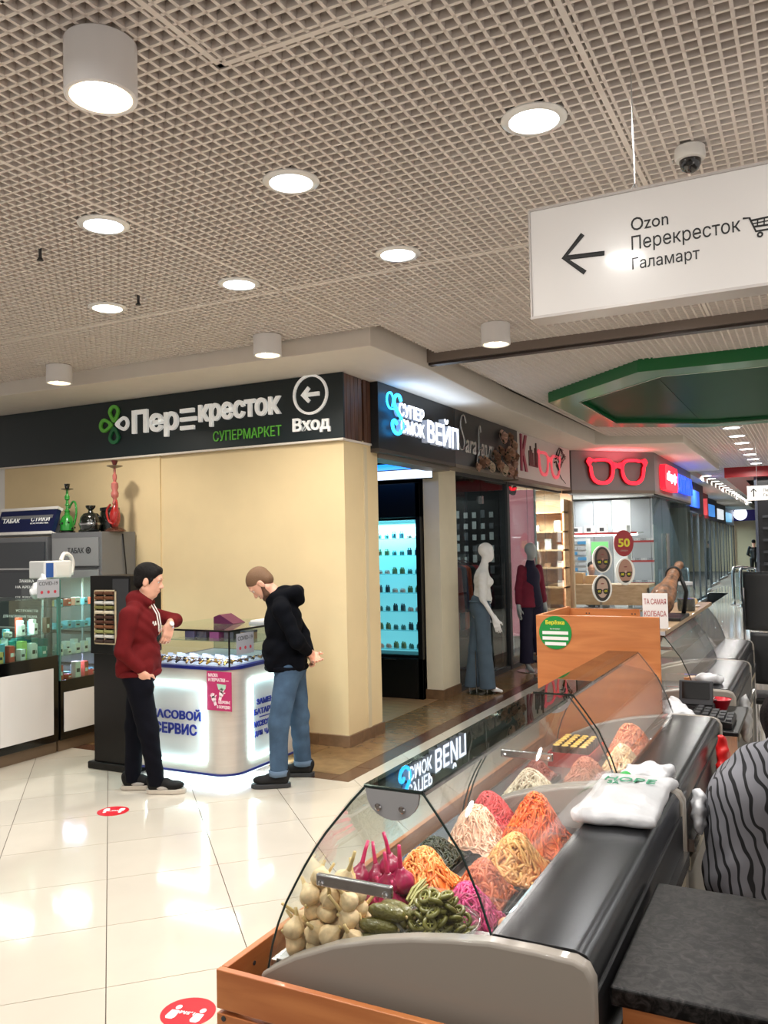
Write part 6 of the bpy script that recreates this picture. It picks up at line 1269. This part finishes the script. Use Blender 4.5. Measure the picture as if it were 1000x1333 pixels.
for lay, (nx_, ny_) in enumerate(((4, 3), (4, 3), (3, 2), (3, 2), (2, 1))):
    for ix in range(nx_):
        for iy in range(ny_): ga.append((-1.045 + (ix - (nx_ - 1) / 2) * .049 + random.uniform(-.006, .006), 1.745 + (iy - (ny_ - 1) / 2) * .049 + random.uniform(-.006, .006), .845 + .036 * lay))
for i, (x, y, z) in enumerate(ga): bulb(x, y, z, random.uniform(.8, 1.0), (random.uniform(-.9, .9), random.uniform(-.8, .8)), i % 3 != 0, False)
pa = [(-.955, 1.86, .848), (-.905, 1.87, .848), (-1.0, 1.87, .848), (-.93, 1.92, .848), (-.98, 1.93, .848), (-1.035, 1.92, .848), (-.93, 1.86, .893), (-.98, 1.88, .893), (-.90, 1.91, .893), (-1.02, 1.90, .893), (-.95, 1.92, .895), (-.94, 1.87, .935), (-.985, 1.90, .937), (-.955, 1.91, .965), (-.915, 1.89, .94), (-1.03, 1.88, .935)]
for i, (x, y, z) in enumerate(pa): bulb(x - .03, y + .02, z, random.uniform(1.0, 1.2), (random.uniform(-.3, .3), random.uniform(-.3, .3)), i >= 11, True)
M_cuc = mat('pickle_green', (98, 92, 30), rough=.3, var=.25, vscale=40, bump=.5, bscale=120, coat=.4); cm = None
for i, (x, y, z, a, e) in enumerate(((-.93, 1.72, .838, .2, 0), (-.925, 1.755, .84, .1, 0), (-.93, 1.79, .838, -.1, 0), (-.92, 1.735, .868, .3, .1), (-.91, 1.77, .868, .05, .1), (-.905, 1.75, .896, .15, .1), (-.90, 1.80, .845, -.3, 0), (-.895, 1.785, .89, -.1, .15))):
    t = thing('pickled_cucumber', 'olive green pickled cucumber in the pile beside the garlic', 'cucumber', (x, y, z + .035), 0, 'pickled cucumbers'); t.rotation_euler = (0, e, a); P = [(-.045 + .09 * k / 10, .004 * math.sin(k * .35), 0) for k in range(11)]; R = [.006, .013, .016, .018, .0185, .019, .0185, .018, .016, .012, .005]
    if cm is None: cm = MB().tube(P, R, 12).build('skin', M_cuc, t, smooth=True).data; ce = MB().ball((.046, 0, 0), (.004, .004, .004), 5).build('stem_end', M_gars, t).data
    else:
        for d_, n_ in ((cm, 'skin'), (ce, 'stem_end')): o = bpy.data.objects.new(n_, d_); COL.objects.link(o); o.parent = t
t = thing('tray_riser', 'steel riser tray under the cucumbers and sliced peppers', 'tray', (-.86, 1.79, .8205)); MB().box(-.12, .16, -.11, .11, 0, .036).build('body', M_deck, t, bevel=.004); MB().box(-.124, .164, -.114, .114, .036, .039).build('rim', M_steel, t)
# round tub of sliced jalapeno
t = thing('round_tub', 'clear round plastic tub holding the sliced green peppers', 'tub', (-.80, 1.80, .862)); MB().lathe([(.075, 0), (.09, .045), (.098, .05), (.098, .054), (.088, .05), (.073, .004)], 32, cap=False).build('wall', M_acryl, t, smooth=True); MB().lathe([(.001, .001), (.074, .001)], 32, cap=False).build('bottom', M_acryl, t)
M_jal = mat('jalapeno', (104, 100, 36), rough=.3, var=.3, vscale=30, coat=.4); jm = None; k = 0
for lay in range(5):
    for i in range(18 - 3 * lay):
        a = 2.4 * i + lay; r_ = (.082 - .013 * lay) * math.sqrt((i + .5) / (18 - 3 * lay)); k += 1
        t = thing('pepper_ring', 'green sliced pepper ring in the round tub', 'pepper slice', (-.80 + r_ * math.cos(a), 1.80 + r_ * math.sin(a), .885 + .02 * lay), 0, 'sliced green peppers'); t.rotation_euler = (random.uniform(-.7, .7), random.uniform(-.7, .7), random.uniform(0, 6))
        if jm is None: jm = MB().tube([(.0135 * math.cos(q), .0125 * math.sin(q), 0) for q in [2 * PI * j / 14 for j in range(14)]], .0054, 6, closed=True).build('rind', M_jal, t, smooth=True).data; js = MB().box(-.012, .012, -.0012, .0012, -.002, .002).box(-.0012, .0012, -.011, .011, -.002, .002).build('seed_web', mat('pepper_web', (170, 166, 90), rough=.4), t).data
        else:
            for d_, n_ in ((jm, 'rind'), (js, 'seed_web')): o = bpy.data.objects.new(n_, d_); COL.objects.link(o); o.parent = t
# green bean bunch
for i in range(9):
    o = MB().tube([(0, 0, 0), (.035, .003 * math.sin(i), .006), (.075, .006 * math.cos(i), .002)], [.003, .0042, .0025], 6).build('green_bean', mat('bean_green', (150, 146, 78), rough=.4), None, loc=(-.905 + .006 * (i % 3), 1.845 + .008 * (i // 3), .90 + .007 * (i % 4))); o.rotation_euler = (0, -.35, 1.1 + .12 * (i % 5)); tag(o, 'pale green pickled bean in the little bunch', 'bean', 'pickled beans')
# salad heaps in black trays
M_tray = mat('tray_black', (24, 24, 26), rough=.35)
def heap(x, y, rx, ry, h, col, col2, label, n=230, sr=.0032, slen=.05, name='salad_heap', peak=1.0, tray=True, lab_tray=None, z0=.8205):
    if tray:
        t = thing('food_tray', lab_tray, 'tray', (x, y, z0)); a, b = rx + .012, ry + .012
        MB().box(-a, a, -b, b, 0, .004).build('tray_base', M_tray, t); MB().box(-a, -a + .005, -b, b, .004, .02).box(a - .005, a, -b, b, .004, .02).box(-a + .005, a - .005, -b, -b + .005, .004, .02).box(-a + .005, a - .005, b - .005, b, .004, .02).build('tray_wall', M_tray, t)
    mb = MB(); hz = lambda u, v: h * (math.exp(-1.7 * peak * (u * u + v * v) ** 1.15) * .95 + .14 * max(0, 1 - max(abs(u), abs(v)) ** 6) + .05 * math.sin(5 * u + x * 40) * math.cos(4 * v + y * 30))
    N_ = 16; rows = [[((i / N_ * 2 - 1) * rx, (j / N_ * 2 - 1) * ry, .006 + .93 * hz(i / N_ * 2 - 1, j / N_ * 2 - 1) + .004 * math.sin(i * 2.3 + j * 1.7)) for j in range(N_ + 1)] for i in range(N_ + 1)]
    mb.sheet(rows, m=1, flip=True)
    for s in range(n):
        u, v = rng.uniform(-.9, .9, 2)
        a = rng.uniform(0, 6.28); P = []; c = rng.uniform(-1, 1)
        for q in range(6):
            P.append((u * rx, v * ry, .008 + hz(u, v) + .0035 * math.sin(q * 1.3 + s) + .001)); u += math.cos(a) * slen / 5 / rx; v += math.sin(a) * slen / 5 / ry; a += c * .45; u = max(-.97, min(.97, u)); v = max(-.97, min(.97, v))
        mb.tube(P, sr * rng.uniform(.7, 1.2), 5, m=int(rng.random() < .35))
    o = mb.build(name, [mat(name + label[:18], col, rough=.4, var=.15, vscale=40, coat=.2), mat(name + label[:18] + 'b', col2, rough=.4, var=.15, vscale=40, coat=.2)], None, smooth=True, loc=(x, y, z0 + .004)); tag(o, label, 'salad', kind='stuff'); return o
heap(-.985, 2.13, .085, .085, .10, (240, 164, 92), (230, 120, 50), 'heap of pale orange shredded cabbage and carrot', lab_tray='black tray under the pale orange cabbage')
heap(-1.04, 2.33, .07, .08, .06, (34, 40, 24), (50, 54, 30), 'heap of dark green seaweed salad', lab_tray='black tray under the dark seaweed')
heap(-.80, 1.985, .075, .07, .085, (214, 60, 130), (190, 36, 104), 'heap of magenta pickled cabbage', lab_tray='black tray under the magenta cabbage')
heap(-.97, 2.49, .085, .085, .12, (244, 206, 176), (236, 186, 156), 'tall heap of pale cream shredded salad', lab_tray='black tray under the pale cream shreds', sr=.0026)
heap(-1.0, 2.70, .08, .08, .10, (220, 84, 84), (206, 64, 70), 'heap of coral pink shredded salad', lab_tray='black tray under the coral shreds', sr=.003)
heap(-.80, 2.56, .105, .10, .15, (236, 96, 24), (244, 120, 40), 'tall heap of bright orange shredded carrot', n=260, lab_tray='black tray under the orange carrot', sr=.003, peak=1.2)
heap(-.79, 2.32, .085, .09, .105, (218, 168, 96), (200, 140, 70), 'heap of tan noodle like strips', lab_tray='black tray under the tan strips', sr=.005, slen=.07)
heap(-.815, 2.135, .07, .07, .09, (190, 100, 56), (170, 78, 44), 'heap of reddish brown strips', lab_tray='black tray under the brown strips', sr=.005, slen=.06)
heap(-.665, 2.30, .035, .14, .05, (232, 130, 84), (224, 110, 70), 'strip of salmon coloured salad against the rear glass', n=120, lab_tray='long black tray under the salmon salad')
for i in range(9):
    o = MB().ball((0, 0, 0), (.022, .018, .016), 8).build('pickled_potato', mat('peach_flesh', (226, 164, 120), rough=.35, var=.12, vscale=30, coat=.3), None, smooth=True, loc=(-.695 + .032 * (i % 3), 1.93 + .035 * (i // 3), .838 + .02 * (i % 2))); o.rotation_euler = (0, .3, i); tag(o, 'peach coloured pickled tuber piece by the rear glass', 'vegetable', 'peach coloured pieces')
# second counter
heap(-.97, 3.05, .09, .10, .09, (236, 222, 196), (226, 208, 180), 'heap of white shredded cabbage in the second counter', lab_tray='black tray under the white cabbage')
heap(-1.02, 2.99 + .3, .06, .08, .07, (150, 70, 56), (130, 56, 46), 'heap of dark red relish in the second counter', lab_tray='black tray under the dark red relish')
heap(-.80, 3.06, .075, .10, .06, (206, 190, 150), (190, 170, 130), 'heap of beige sprouts in the second counter', lab_tray='black tray under the beige sprouts')
heap(-.83, 3.32, .075, .10, .09, (190, 106, 76), (204, 124, 90), 'heap of brick coloured salad in the second counter', lab_tray='black tray under the brick coloured salad')
heap(-.735, 3.55, .075, .085, .09, (236, 206, 160), (224, 180, 130), 'heap of cream coloured salad by the rear glass of the second counter', lab_tray='black tray under the cream coloured salad', sr=.005)
heap(-.76, 3.85, .09, .11, .12, (240, 150, 100), (232, 130, 84), 'tall heap of peach coloured shredded salad in the second counter', n=220, lab_tray='black tray under the peach coloured salad')
t = thing('food_tray', 'dark red tray holding the stuffed rolls', 'tray', (-.96, 3.68, .8205)); MB().box(-.09, .09, -.13, .13, 0, .005).build('tray_base', M_red, t); MB().box(-.09, -.085, -.13, .13, .005, .06).box(.085, .09, -.13, .13, .005, .06).box(-.085, .085, .125, .13, .005, .06).box(-.085, .085, -.13, -.125, .005, .06).build('tray_wall', M_red, t)
for i in range(4):
    for j in range(6):
        r_ = thing('stuffed_roll', 'dark stuffed roll with a yellow end standing in the red tray', 'roll', (-1.02 + .038 * i, 3.58 + .04 * j, .826), 0, 'stuffed rolls'); MB().lathe([(.017, 0), (.018, .01), (.018, .075), (.016, .08)], 12).build('wrap', mat('roll_dark', (40, 34, 22), rough=.4), r_, auto=True); MB().lathe([(.001, .084), (.012, .083), (.015, .08)], 12, cap=False).build('filling', mat('roll_yellow', (216, 176, 84), rough=.5), r_, smooth=True)
# counters three and four
for i in range(10):
    o = blob('smoked_sausage', [('c', (0, -.09, .03), (0, .09, .03), .026, .026)], .012, mat('sausage_brown', (120, 54, 40), rough=.35, var=.15), None) if i == 0 else bpy.data.objects.new('smoked_sausage', o.data)
    if i: COL.objects.link(o)
    o.location = (-.74 - .066 * (i % 5), 5.05 + .24 * (i // 5), .818); tag(o, 'brown smoked sausage lying in the third counter', 'sausage', 'smoked sausages')
t = thing('cheese_wheel', 'orange cheese wedge lying in the last counter', 'cheese', (-.78, 5.72, .821)); MB().prism([(0, 0), (.16, .02), (.14, .12), (.02, .10)], 0, .07).build('body', mat('cheese', (222, 160, 80), rough=.5), t, bevel=.008); MB().prism([(-.003, -.003), (.163, .017), (.16, .03), (.0, .012)], .0, .071).build('rind', mat('rind', (170, 100, 40), rough=.5), t)
# ---------------------------------------------------------------- things on the counters
M_bagw = mat('bag_polythene', (206, 207, 210), rough=.35, bump=.35, bscale=26, coat=.2)
bag = blob('shopping_bag', [('b', (0, 0, .02), (.10, .205, .004), .012), ('e', (.01, .02, .028), (.085, .17, .022)), ('e', (-.06, -.16, .016), (.07, .06, .012)), ('c', (.08, .18, .018), (.12, .22, .018), .014, .008)], .008, M_bagw, None, k=.03, noise=lambda X: .0022 * np.sin(X[:, 0] * 50 + X[:, 1] * 22) * np.sin(X[:, 1] * 19 - X[:, 0] * 14)); bag.location = (-.535, 2.62, .976); bag.rotation_euler = (0, 0, .04); tag(bag, 'flat white plastic shopping bag with green lettering on the steel worktop', 'bag')
bl = Matrix.Translation((0, .09, .052)) @ Matrix.Rotation(math.radians(-4), 4, 'X'); letters('lettering', 'НОРЕ', .15, .06, .002, bl, mat('bag_green', (44, 150, 110), rough=.5), bag, bold=.0); letters('lettering', 'ЗА', .035, .028, .002, Matrix.Translation((-.045, .04, .0540)), MATS['bag_green'], bag, bold=0)
def cloth(name, loc, prims, m, label, cat, h=.01, amp=.008, rz=0):
    o = blob(name, prims, h, m, None, k=.03, noise=lambda X: amp * np.sin(X[:, 0] * 80 + 2 * np.sin(X[:, 2] * 50)) * np.sin(X[:, 1] * 64 + X[:, 2] * 40)); o.location = loc; o.rotation_euler = (0, 0, rz); return tag(o, label, cat)
cloth('folded_cloth', (-.53, 2.93, .976), [('b', (0, 0, .018), (.06, .05, .006), .012), ('e', (.03, .03, .024), (.05, .04, .02))], M_bagw, 'small white folded cloth behind the shopping bag', 'cloth')
cloth('green_wrapper', (-.60, 2.86, .976), [('e', (0, 0, .015), (.022, .02, .012)), ('e', (.012, .012, .022), (.012, .012, .01))], mat('green_film', (40, 170, 70), rough=.4), 'crumpled bright green wrapper beside the shopping bag', 'wrapper', h=.005, amp=.003)
cloth('white_rag', (-.375, 2.98, .80), [('e', (0, 0, .06), (.022, .045, .06)), ('e', (.0, .03, .12), (.02, .03, .03))], M_bagw, 'white rag hanging on the rear rail of the second counter', 'rag')
cloth('red_bag', (-.362, 3.65, .62), [('e', (0, 0, .14), (.03, .09, .15)), ('e', (0, .02, .30), (.02, .04, .06)), ('c', (0, 0, .30), (0, -.02, .36), .014, .01)], mat('bag_red', (200, 30, 30), rough=.35), 'red plastic bag hanging behind the second counter', 'bag')
# checkout shelf between the counters
t = thing('checkout_shelf', 'black checkout shelf on a beech cabinet between the food counters', 'checkout', (-.62, 4.13, 0)); MB().box(0, .22, .02, .64, 0, .88).build('cabinet', M_beech, t); MB().box(-.04, .28, 0, .65, .88, .90).build('shelf', M_black, t, bevel=.004)
t = thing('weighing_scale', 'grey shop scale with a tilted display on the checkout shelf', 'scale', (-.58, 4.50, .90)); MB().box(-.08, .10, -.02, .2, 0, .05).build('body', M_dkgrey, t, bevel=.01); MB().box(-.07, .09, .0, .19, .05, .06).build('pan', M_steel, t)
Rs = Matrix.Translation((.02, -.03, .05)) @ Matrix.Rotation(math.radians(-14), 4, 'X'); MB().box(-.08, .08, 0, .02, 0, .12, M=Rs).build('display_housing', M_dkgrey, t, bevel=.004); MB().box(-.065, .065, -.003, 0, .03, .11, M=Rs).build('screen', M_blackgl, t)
t = thing('keyboard_terminal', 'black keyed cash terminal on the checkout shelf', 'cash register', (-.46, 4.30, .90)); MB().prism([(-.09, 0), (.09, 0), (.09, .03), (-.09, .06)], -.12, .12, M=XZ).build('body', M_black, t, bevel=.004)
for i in range(5):
    for j in range(3): MB().box(-.075 + .034 * i, -.05 + .034 * i, -.1 + .07 * j, -.05 + .07 * j, .03 + .004 * (4 - i), .06 - .006 * i + .006).build('key', M_dkgrey, t)
t = thing('red_bowl', 'red plastic bowl on the checkout shelf', 'bowl', (-.47, 4.62, .90)); MB().lathe([(.035, 0), (.04, .004), (.062, .06), (.066, .062), (.058, .058), (.037, .008)], 28, cap=False).build('bowl', mat('bowl_red', (196, 20, 40), rough=.3), t, smooth=True); MB().lathe([(.001, .006), (.038, .006)], 28, cap=False).build('bottom', MATS['bowl_red'], t)
cloth('white_bag', (-.62, 4.20, .90), [('e', (0, 0, .05), (.07, .07, .05)), ('e', (.06, -.02, .035), (.06, .04, .035)), ('e', (-.02, .05, .07), (.05, .05, .05))], M_bagw, 'rumpled white plastic bag on the near end of the checkout shelf', 'bag')
cloth('white_bag', (-.56, 4.97, .976), [('e', (0, 0, .03), (.06, .04, .03)), ('e', (.05, .03, .02), (.04, .03, .02))], M_bagw, 'small crumpled white bag on the third counter worktop', 'bag')
cloth('clear_bag', (-.365, 4.88, .70), [('e', (0, 0, .1), (.03, .06, .11)), ('e', (0, .02, .2), (.02, .03, .05))], mat('bag_grey', (150, 150, 150), rough=.3), 'greyish plastic bag hanging behind the third counter', 'bag')
# wooden box with the green sticker
t = thing('wooden_box', 'open topped orange beech box beyond the second food counter', 'box', (-1.262, 4.13, 0)); MB().box(0, .595, 0, .018, 0, 1.41).build('front_panel', M_beech, t, bevel=.002); MB().box(0, .018, .0185, .6, 0, 1.41).build('side_panel', M_beechy, t); MB().box(.0185, .40, .582, .6, 0, 1.40).build('back_panel', M_beech, t); MB().box(.0185, .40, .0185, .5815, .05, .07).build('bottom_panel', M_beech, t)
for x in (.14, .16, .45, .47): MB().lathe([(.004, 0), (.004, .002)], 8, M=Matrix.Translation((x * .8, .582, 1.375)) @ Matrix.Rotation(PI / 2, 4, 'X')).build('screw', M_dkgrey, t)
t = thing('green_sticker', 'round green sticker with yellow lettering on the wooden box', 'sticker', (-1.165, 4.1285, 1.325)); Fg = faceM((0, 0, 0)); MB().prism(ellipse(.082, .082, 40), 0, .0012, M=Fg).build('disc', mat('sticker_green', (20, 136, 60), rough=.4), t)
letters('lettering', 'Берёзка', .095, .026, .001, Fg @ Matrix.Translation((0, .048, .0012)), mat('sticker_yellow', (220, 214, 60), rough=.4), t); letters('small_lettering', 'Вас обслуживает', .05, .008, .001, Fg @ Matrix.Translation((0, .018, .0012)), M_white, t, bold=0)
for k, (y, s) in enumerate(((-.001, ''), (-.028, ''), (-.055, ''))):
    p = MB().box(-.065 + .012 * (k == 2), .065 - .012 * (k == 2), y - .008, y + .008, .0012, .002, M=Fg).build('name_strip', M_white, t)
for k in range(3):
    t = thing('wall_bracket', 'black hook on the near edge of the wooden box', 'hook', (-1.262, 4.16, 1.18 - .105 * k), 0, 'black hooks on the wooden box'); MB().box(-.03, 0, 0, .02, 0, .02).box(-.03, -.02, 0, .02, .02, .035).build('hook', M_black, t)
t = thing('price_placard', 'white placard with red sausage lettering on the wooden box corner', 'sign', (-.788, 4.76, 1.295)); MB().box(-.066, .066, 0, .004, 0, .19).build('card', M_white, t); letters('lettering', 'ТА САМАЯ', .115, .03, .001, faceM((0, 0, .145)), M_red, t, bold=0); letters('lettering', 'КОЛБАСА', .115, .03, .001, faceM((0, 0, .08)), M_red, t, bold=0); MB().box(-.05, .05, -.01, .02, -.039, .0).build('foot', M_acryl, t)
# shelf board with ham, jar and loaf
t = thing('serving_board', 'long pale board on top of the far food counters carrying the ham', 'board', (-1.0, 4.76, 1.256)); MB().box(0, .26, 0, 2.3, 0, .025).build('board', wood_mat('board_wood', (150, 122, 92), (184, 156, 122), (6, 1, 8)), t, bevel=.003); MB().box(.0, .26, -.004, 0, .002, .023).build('end_strip', M_ltgrey, t)
t = thing('ham_stand', 'black stand clamping the cured ham', 'ham stand', (-.84, 5.55, 1.281)); MB().box(-.08, .10, -.2, .2, 0, .02).build('base', M_black, t, bevel=.003); MB().tube([(.07, .16, .02), (.09, .17, .16), (.06, .14, .26)], .014, 8).build('upright', M_black, t, smooth=True); MB().tube([(.02 + .045 * math.cos(a), .135, .27 + .045 * math.sin(a)) for a in [2 * PI * i / 16 for i in range(16)]], .01, 6, closed=True).build('clamp_ring', M_black, t, smooth=True); MB().tube([(0, -.14, .02), (0, -.14, .07)], .012, 8).build('spike', M_steel, t)
ham = blob('cured_ham', [('e', (-.02, -.10, .12), (.075, .11, .085), euler(.5, 0, .2)), ('c', (0, -.04, .17), (.02, .13, .27), .06, .03), ('c', (.02, .13, .27), (.04, .22, .32), .028, .02), ('e', (.045, .235, .33), (.022, .03, .02))], .009, mat('ham_cured', (120, 80, 50), rough=.5, var=.75, vscale=24, bump=.6, bscale=50, coat=.1), None, k=.04); ham.location = (-.84, 5.55, 1.281); tag(ham, 'cured ham leg with a trotter held on the black stand', 'ham')
MB().tube([(.02 + .047 * math.cos(a), .13 + .01 * math.sin(a), .268 + .047 * math.sin(a)) for a in [2 * PI * i / 16 for i in range(16)]], .006, 6, closed=True).build('rope', mat('rope_dark', (40, 34, 30), rough=.8), ham)
t = thing('oil_jar', 'big glass jar half full of dark liquid beside the ham', 'jar', (-.81, 6.15, 1.281)); MB().lathe([(.055, 0), (.06, .01), (.06, .14), (.045, .165), (.045, .18)], 24, cap=False).build('glass', M_acryl, t, smooth=True); MB().lathe([(.054, .004), (.057, .012), (.057, .085), (.001, .086)], 24).build('liquid', mat('dark_oil', (40, 40, 22), rough=.1), t); MB().lathe([(.047, .18), (.047, .2), (.03, .203)], 24).build('lid', M_ltgrey, t)
t = thing('bread_loaf', 'pale flat bread on a plate at the far end of the board', 'bread', (-.84, 6.55, 1.281)); MB().lathe([(.06, 0), (.075, .01), (.072, .012), (.055, .004)], 24).build('plate', M_white, t); blob('bread', [('e', (0, 0, .032), (.055, .05, .022)), ('e', (.02, .02, .045), (.03, .03, .016))], .008, mat('bread_crust', (206, 170, 120), rough=.7, var=.2, vscale=30), t)
# black worktop in the foreground
def granite():
    m = bpy.data.materials.new('black_granite'); m.use_nodes = True; nt = m.node_tree; N = nt.nodes; L_ = nt.links; b = N['Principled BSDF']; b.inputs['Roughness'].default_value = .36; b.inputs['Coat Weight'].default_value = .0; b.inputs['Specular IOR Level'].default_value = .2
    tc = N.new('ShaderNodeTexCoord'); n = N.new('ShaderNodeTexNoise'); n.inputs['Scale'].default_value = 34; n.inputs['Detail'].default_value = 10; n.inputs['Roughness'].default_value = .68; n.inputs['Distortion'].default_value = 1.3; L_.new(tc.outputs['Object'], n.inputs['Vector'])
    r = N.new('ShaderNodeValToRGB'); r.color_ramp.elements[0].position = .42; r.color_ramp.elements[1].position = .72; r.color_ramp.elements[0].color = lin((4, 4, 5)) + [1]; r.color_ramp.elements[1].color = lin((58, 55, 54)) + [1]; L_.new(n.outputs[0], r.inputs[0]); L_.new(r.outputs[0], b.inputs['Base Color']); return m
t = thing('work_table', 'beech table with a black stone patterned top behind the first counter', 'table', (-.392, 1.70, 0)); MB().box(0, .95, 0, .56, .862, .90).build('table_top', granite(), t, bevel=.006, seg=3); MB().box(.02, .93, .02, .04, .0, .862).build('front_panel', M_beech, t); MB().box(.02, .04, .0405, .5, 0, .862).build('side_panel', M_beechy, t); MB().box(.91, .93, .0405, .5, 0, .862).build('side_panel', M_beechy, t)
# black chairs beyond the counters
def chair(loc, rz, label):
    t = thing('black_chair', label, 'chair', loc, rz); MB().box(-.22, .22, -.22, .22, .44, .49).build('seat', M_black, t, bevel=.015); MB().sheet([[(-.22 + .44 * i / 10, .20 + .05 * (abs(i - 5) / 5) ** 2 * -1 + o_ + .03 * (z - .62), z) for z in (.60, .64, .75, .88, .98, 1.01)] for o_ in (0,) for i in range(11)]).build('backrest', mat('chair_black', (34, 35, 38), rough=.5), t, smooth=True).modifiers.new('thick', 'SOLIDIFY').thickness = .035
    for x in (-.2, .2):
        MB().tube([(x, -.2, 0), (x, -.2, .44)], .014, 8).build('leg', M_chrome, t); MB().tube([(x, .24, 0), (x, .2, .44), (x, .21, .9)], .014, 8).build('leg', M_chrome, t)
    return t
chair((-.28, 7.65, 0), math.radians(180), 'black padded chair with chrome legs nearest the last food counter'); chair((-.42, 9.4, 0), math.radians(165), 'taller black padded chair with chrome legs further down the corridor').scale = (1, 1, 1.42)
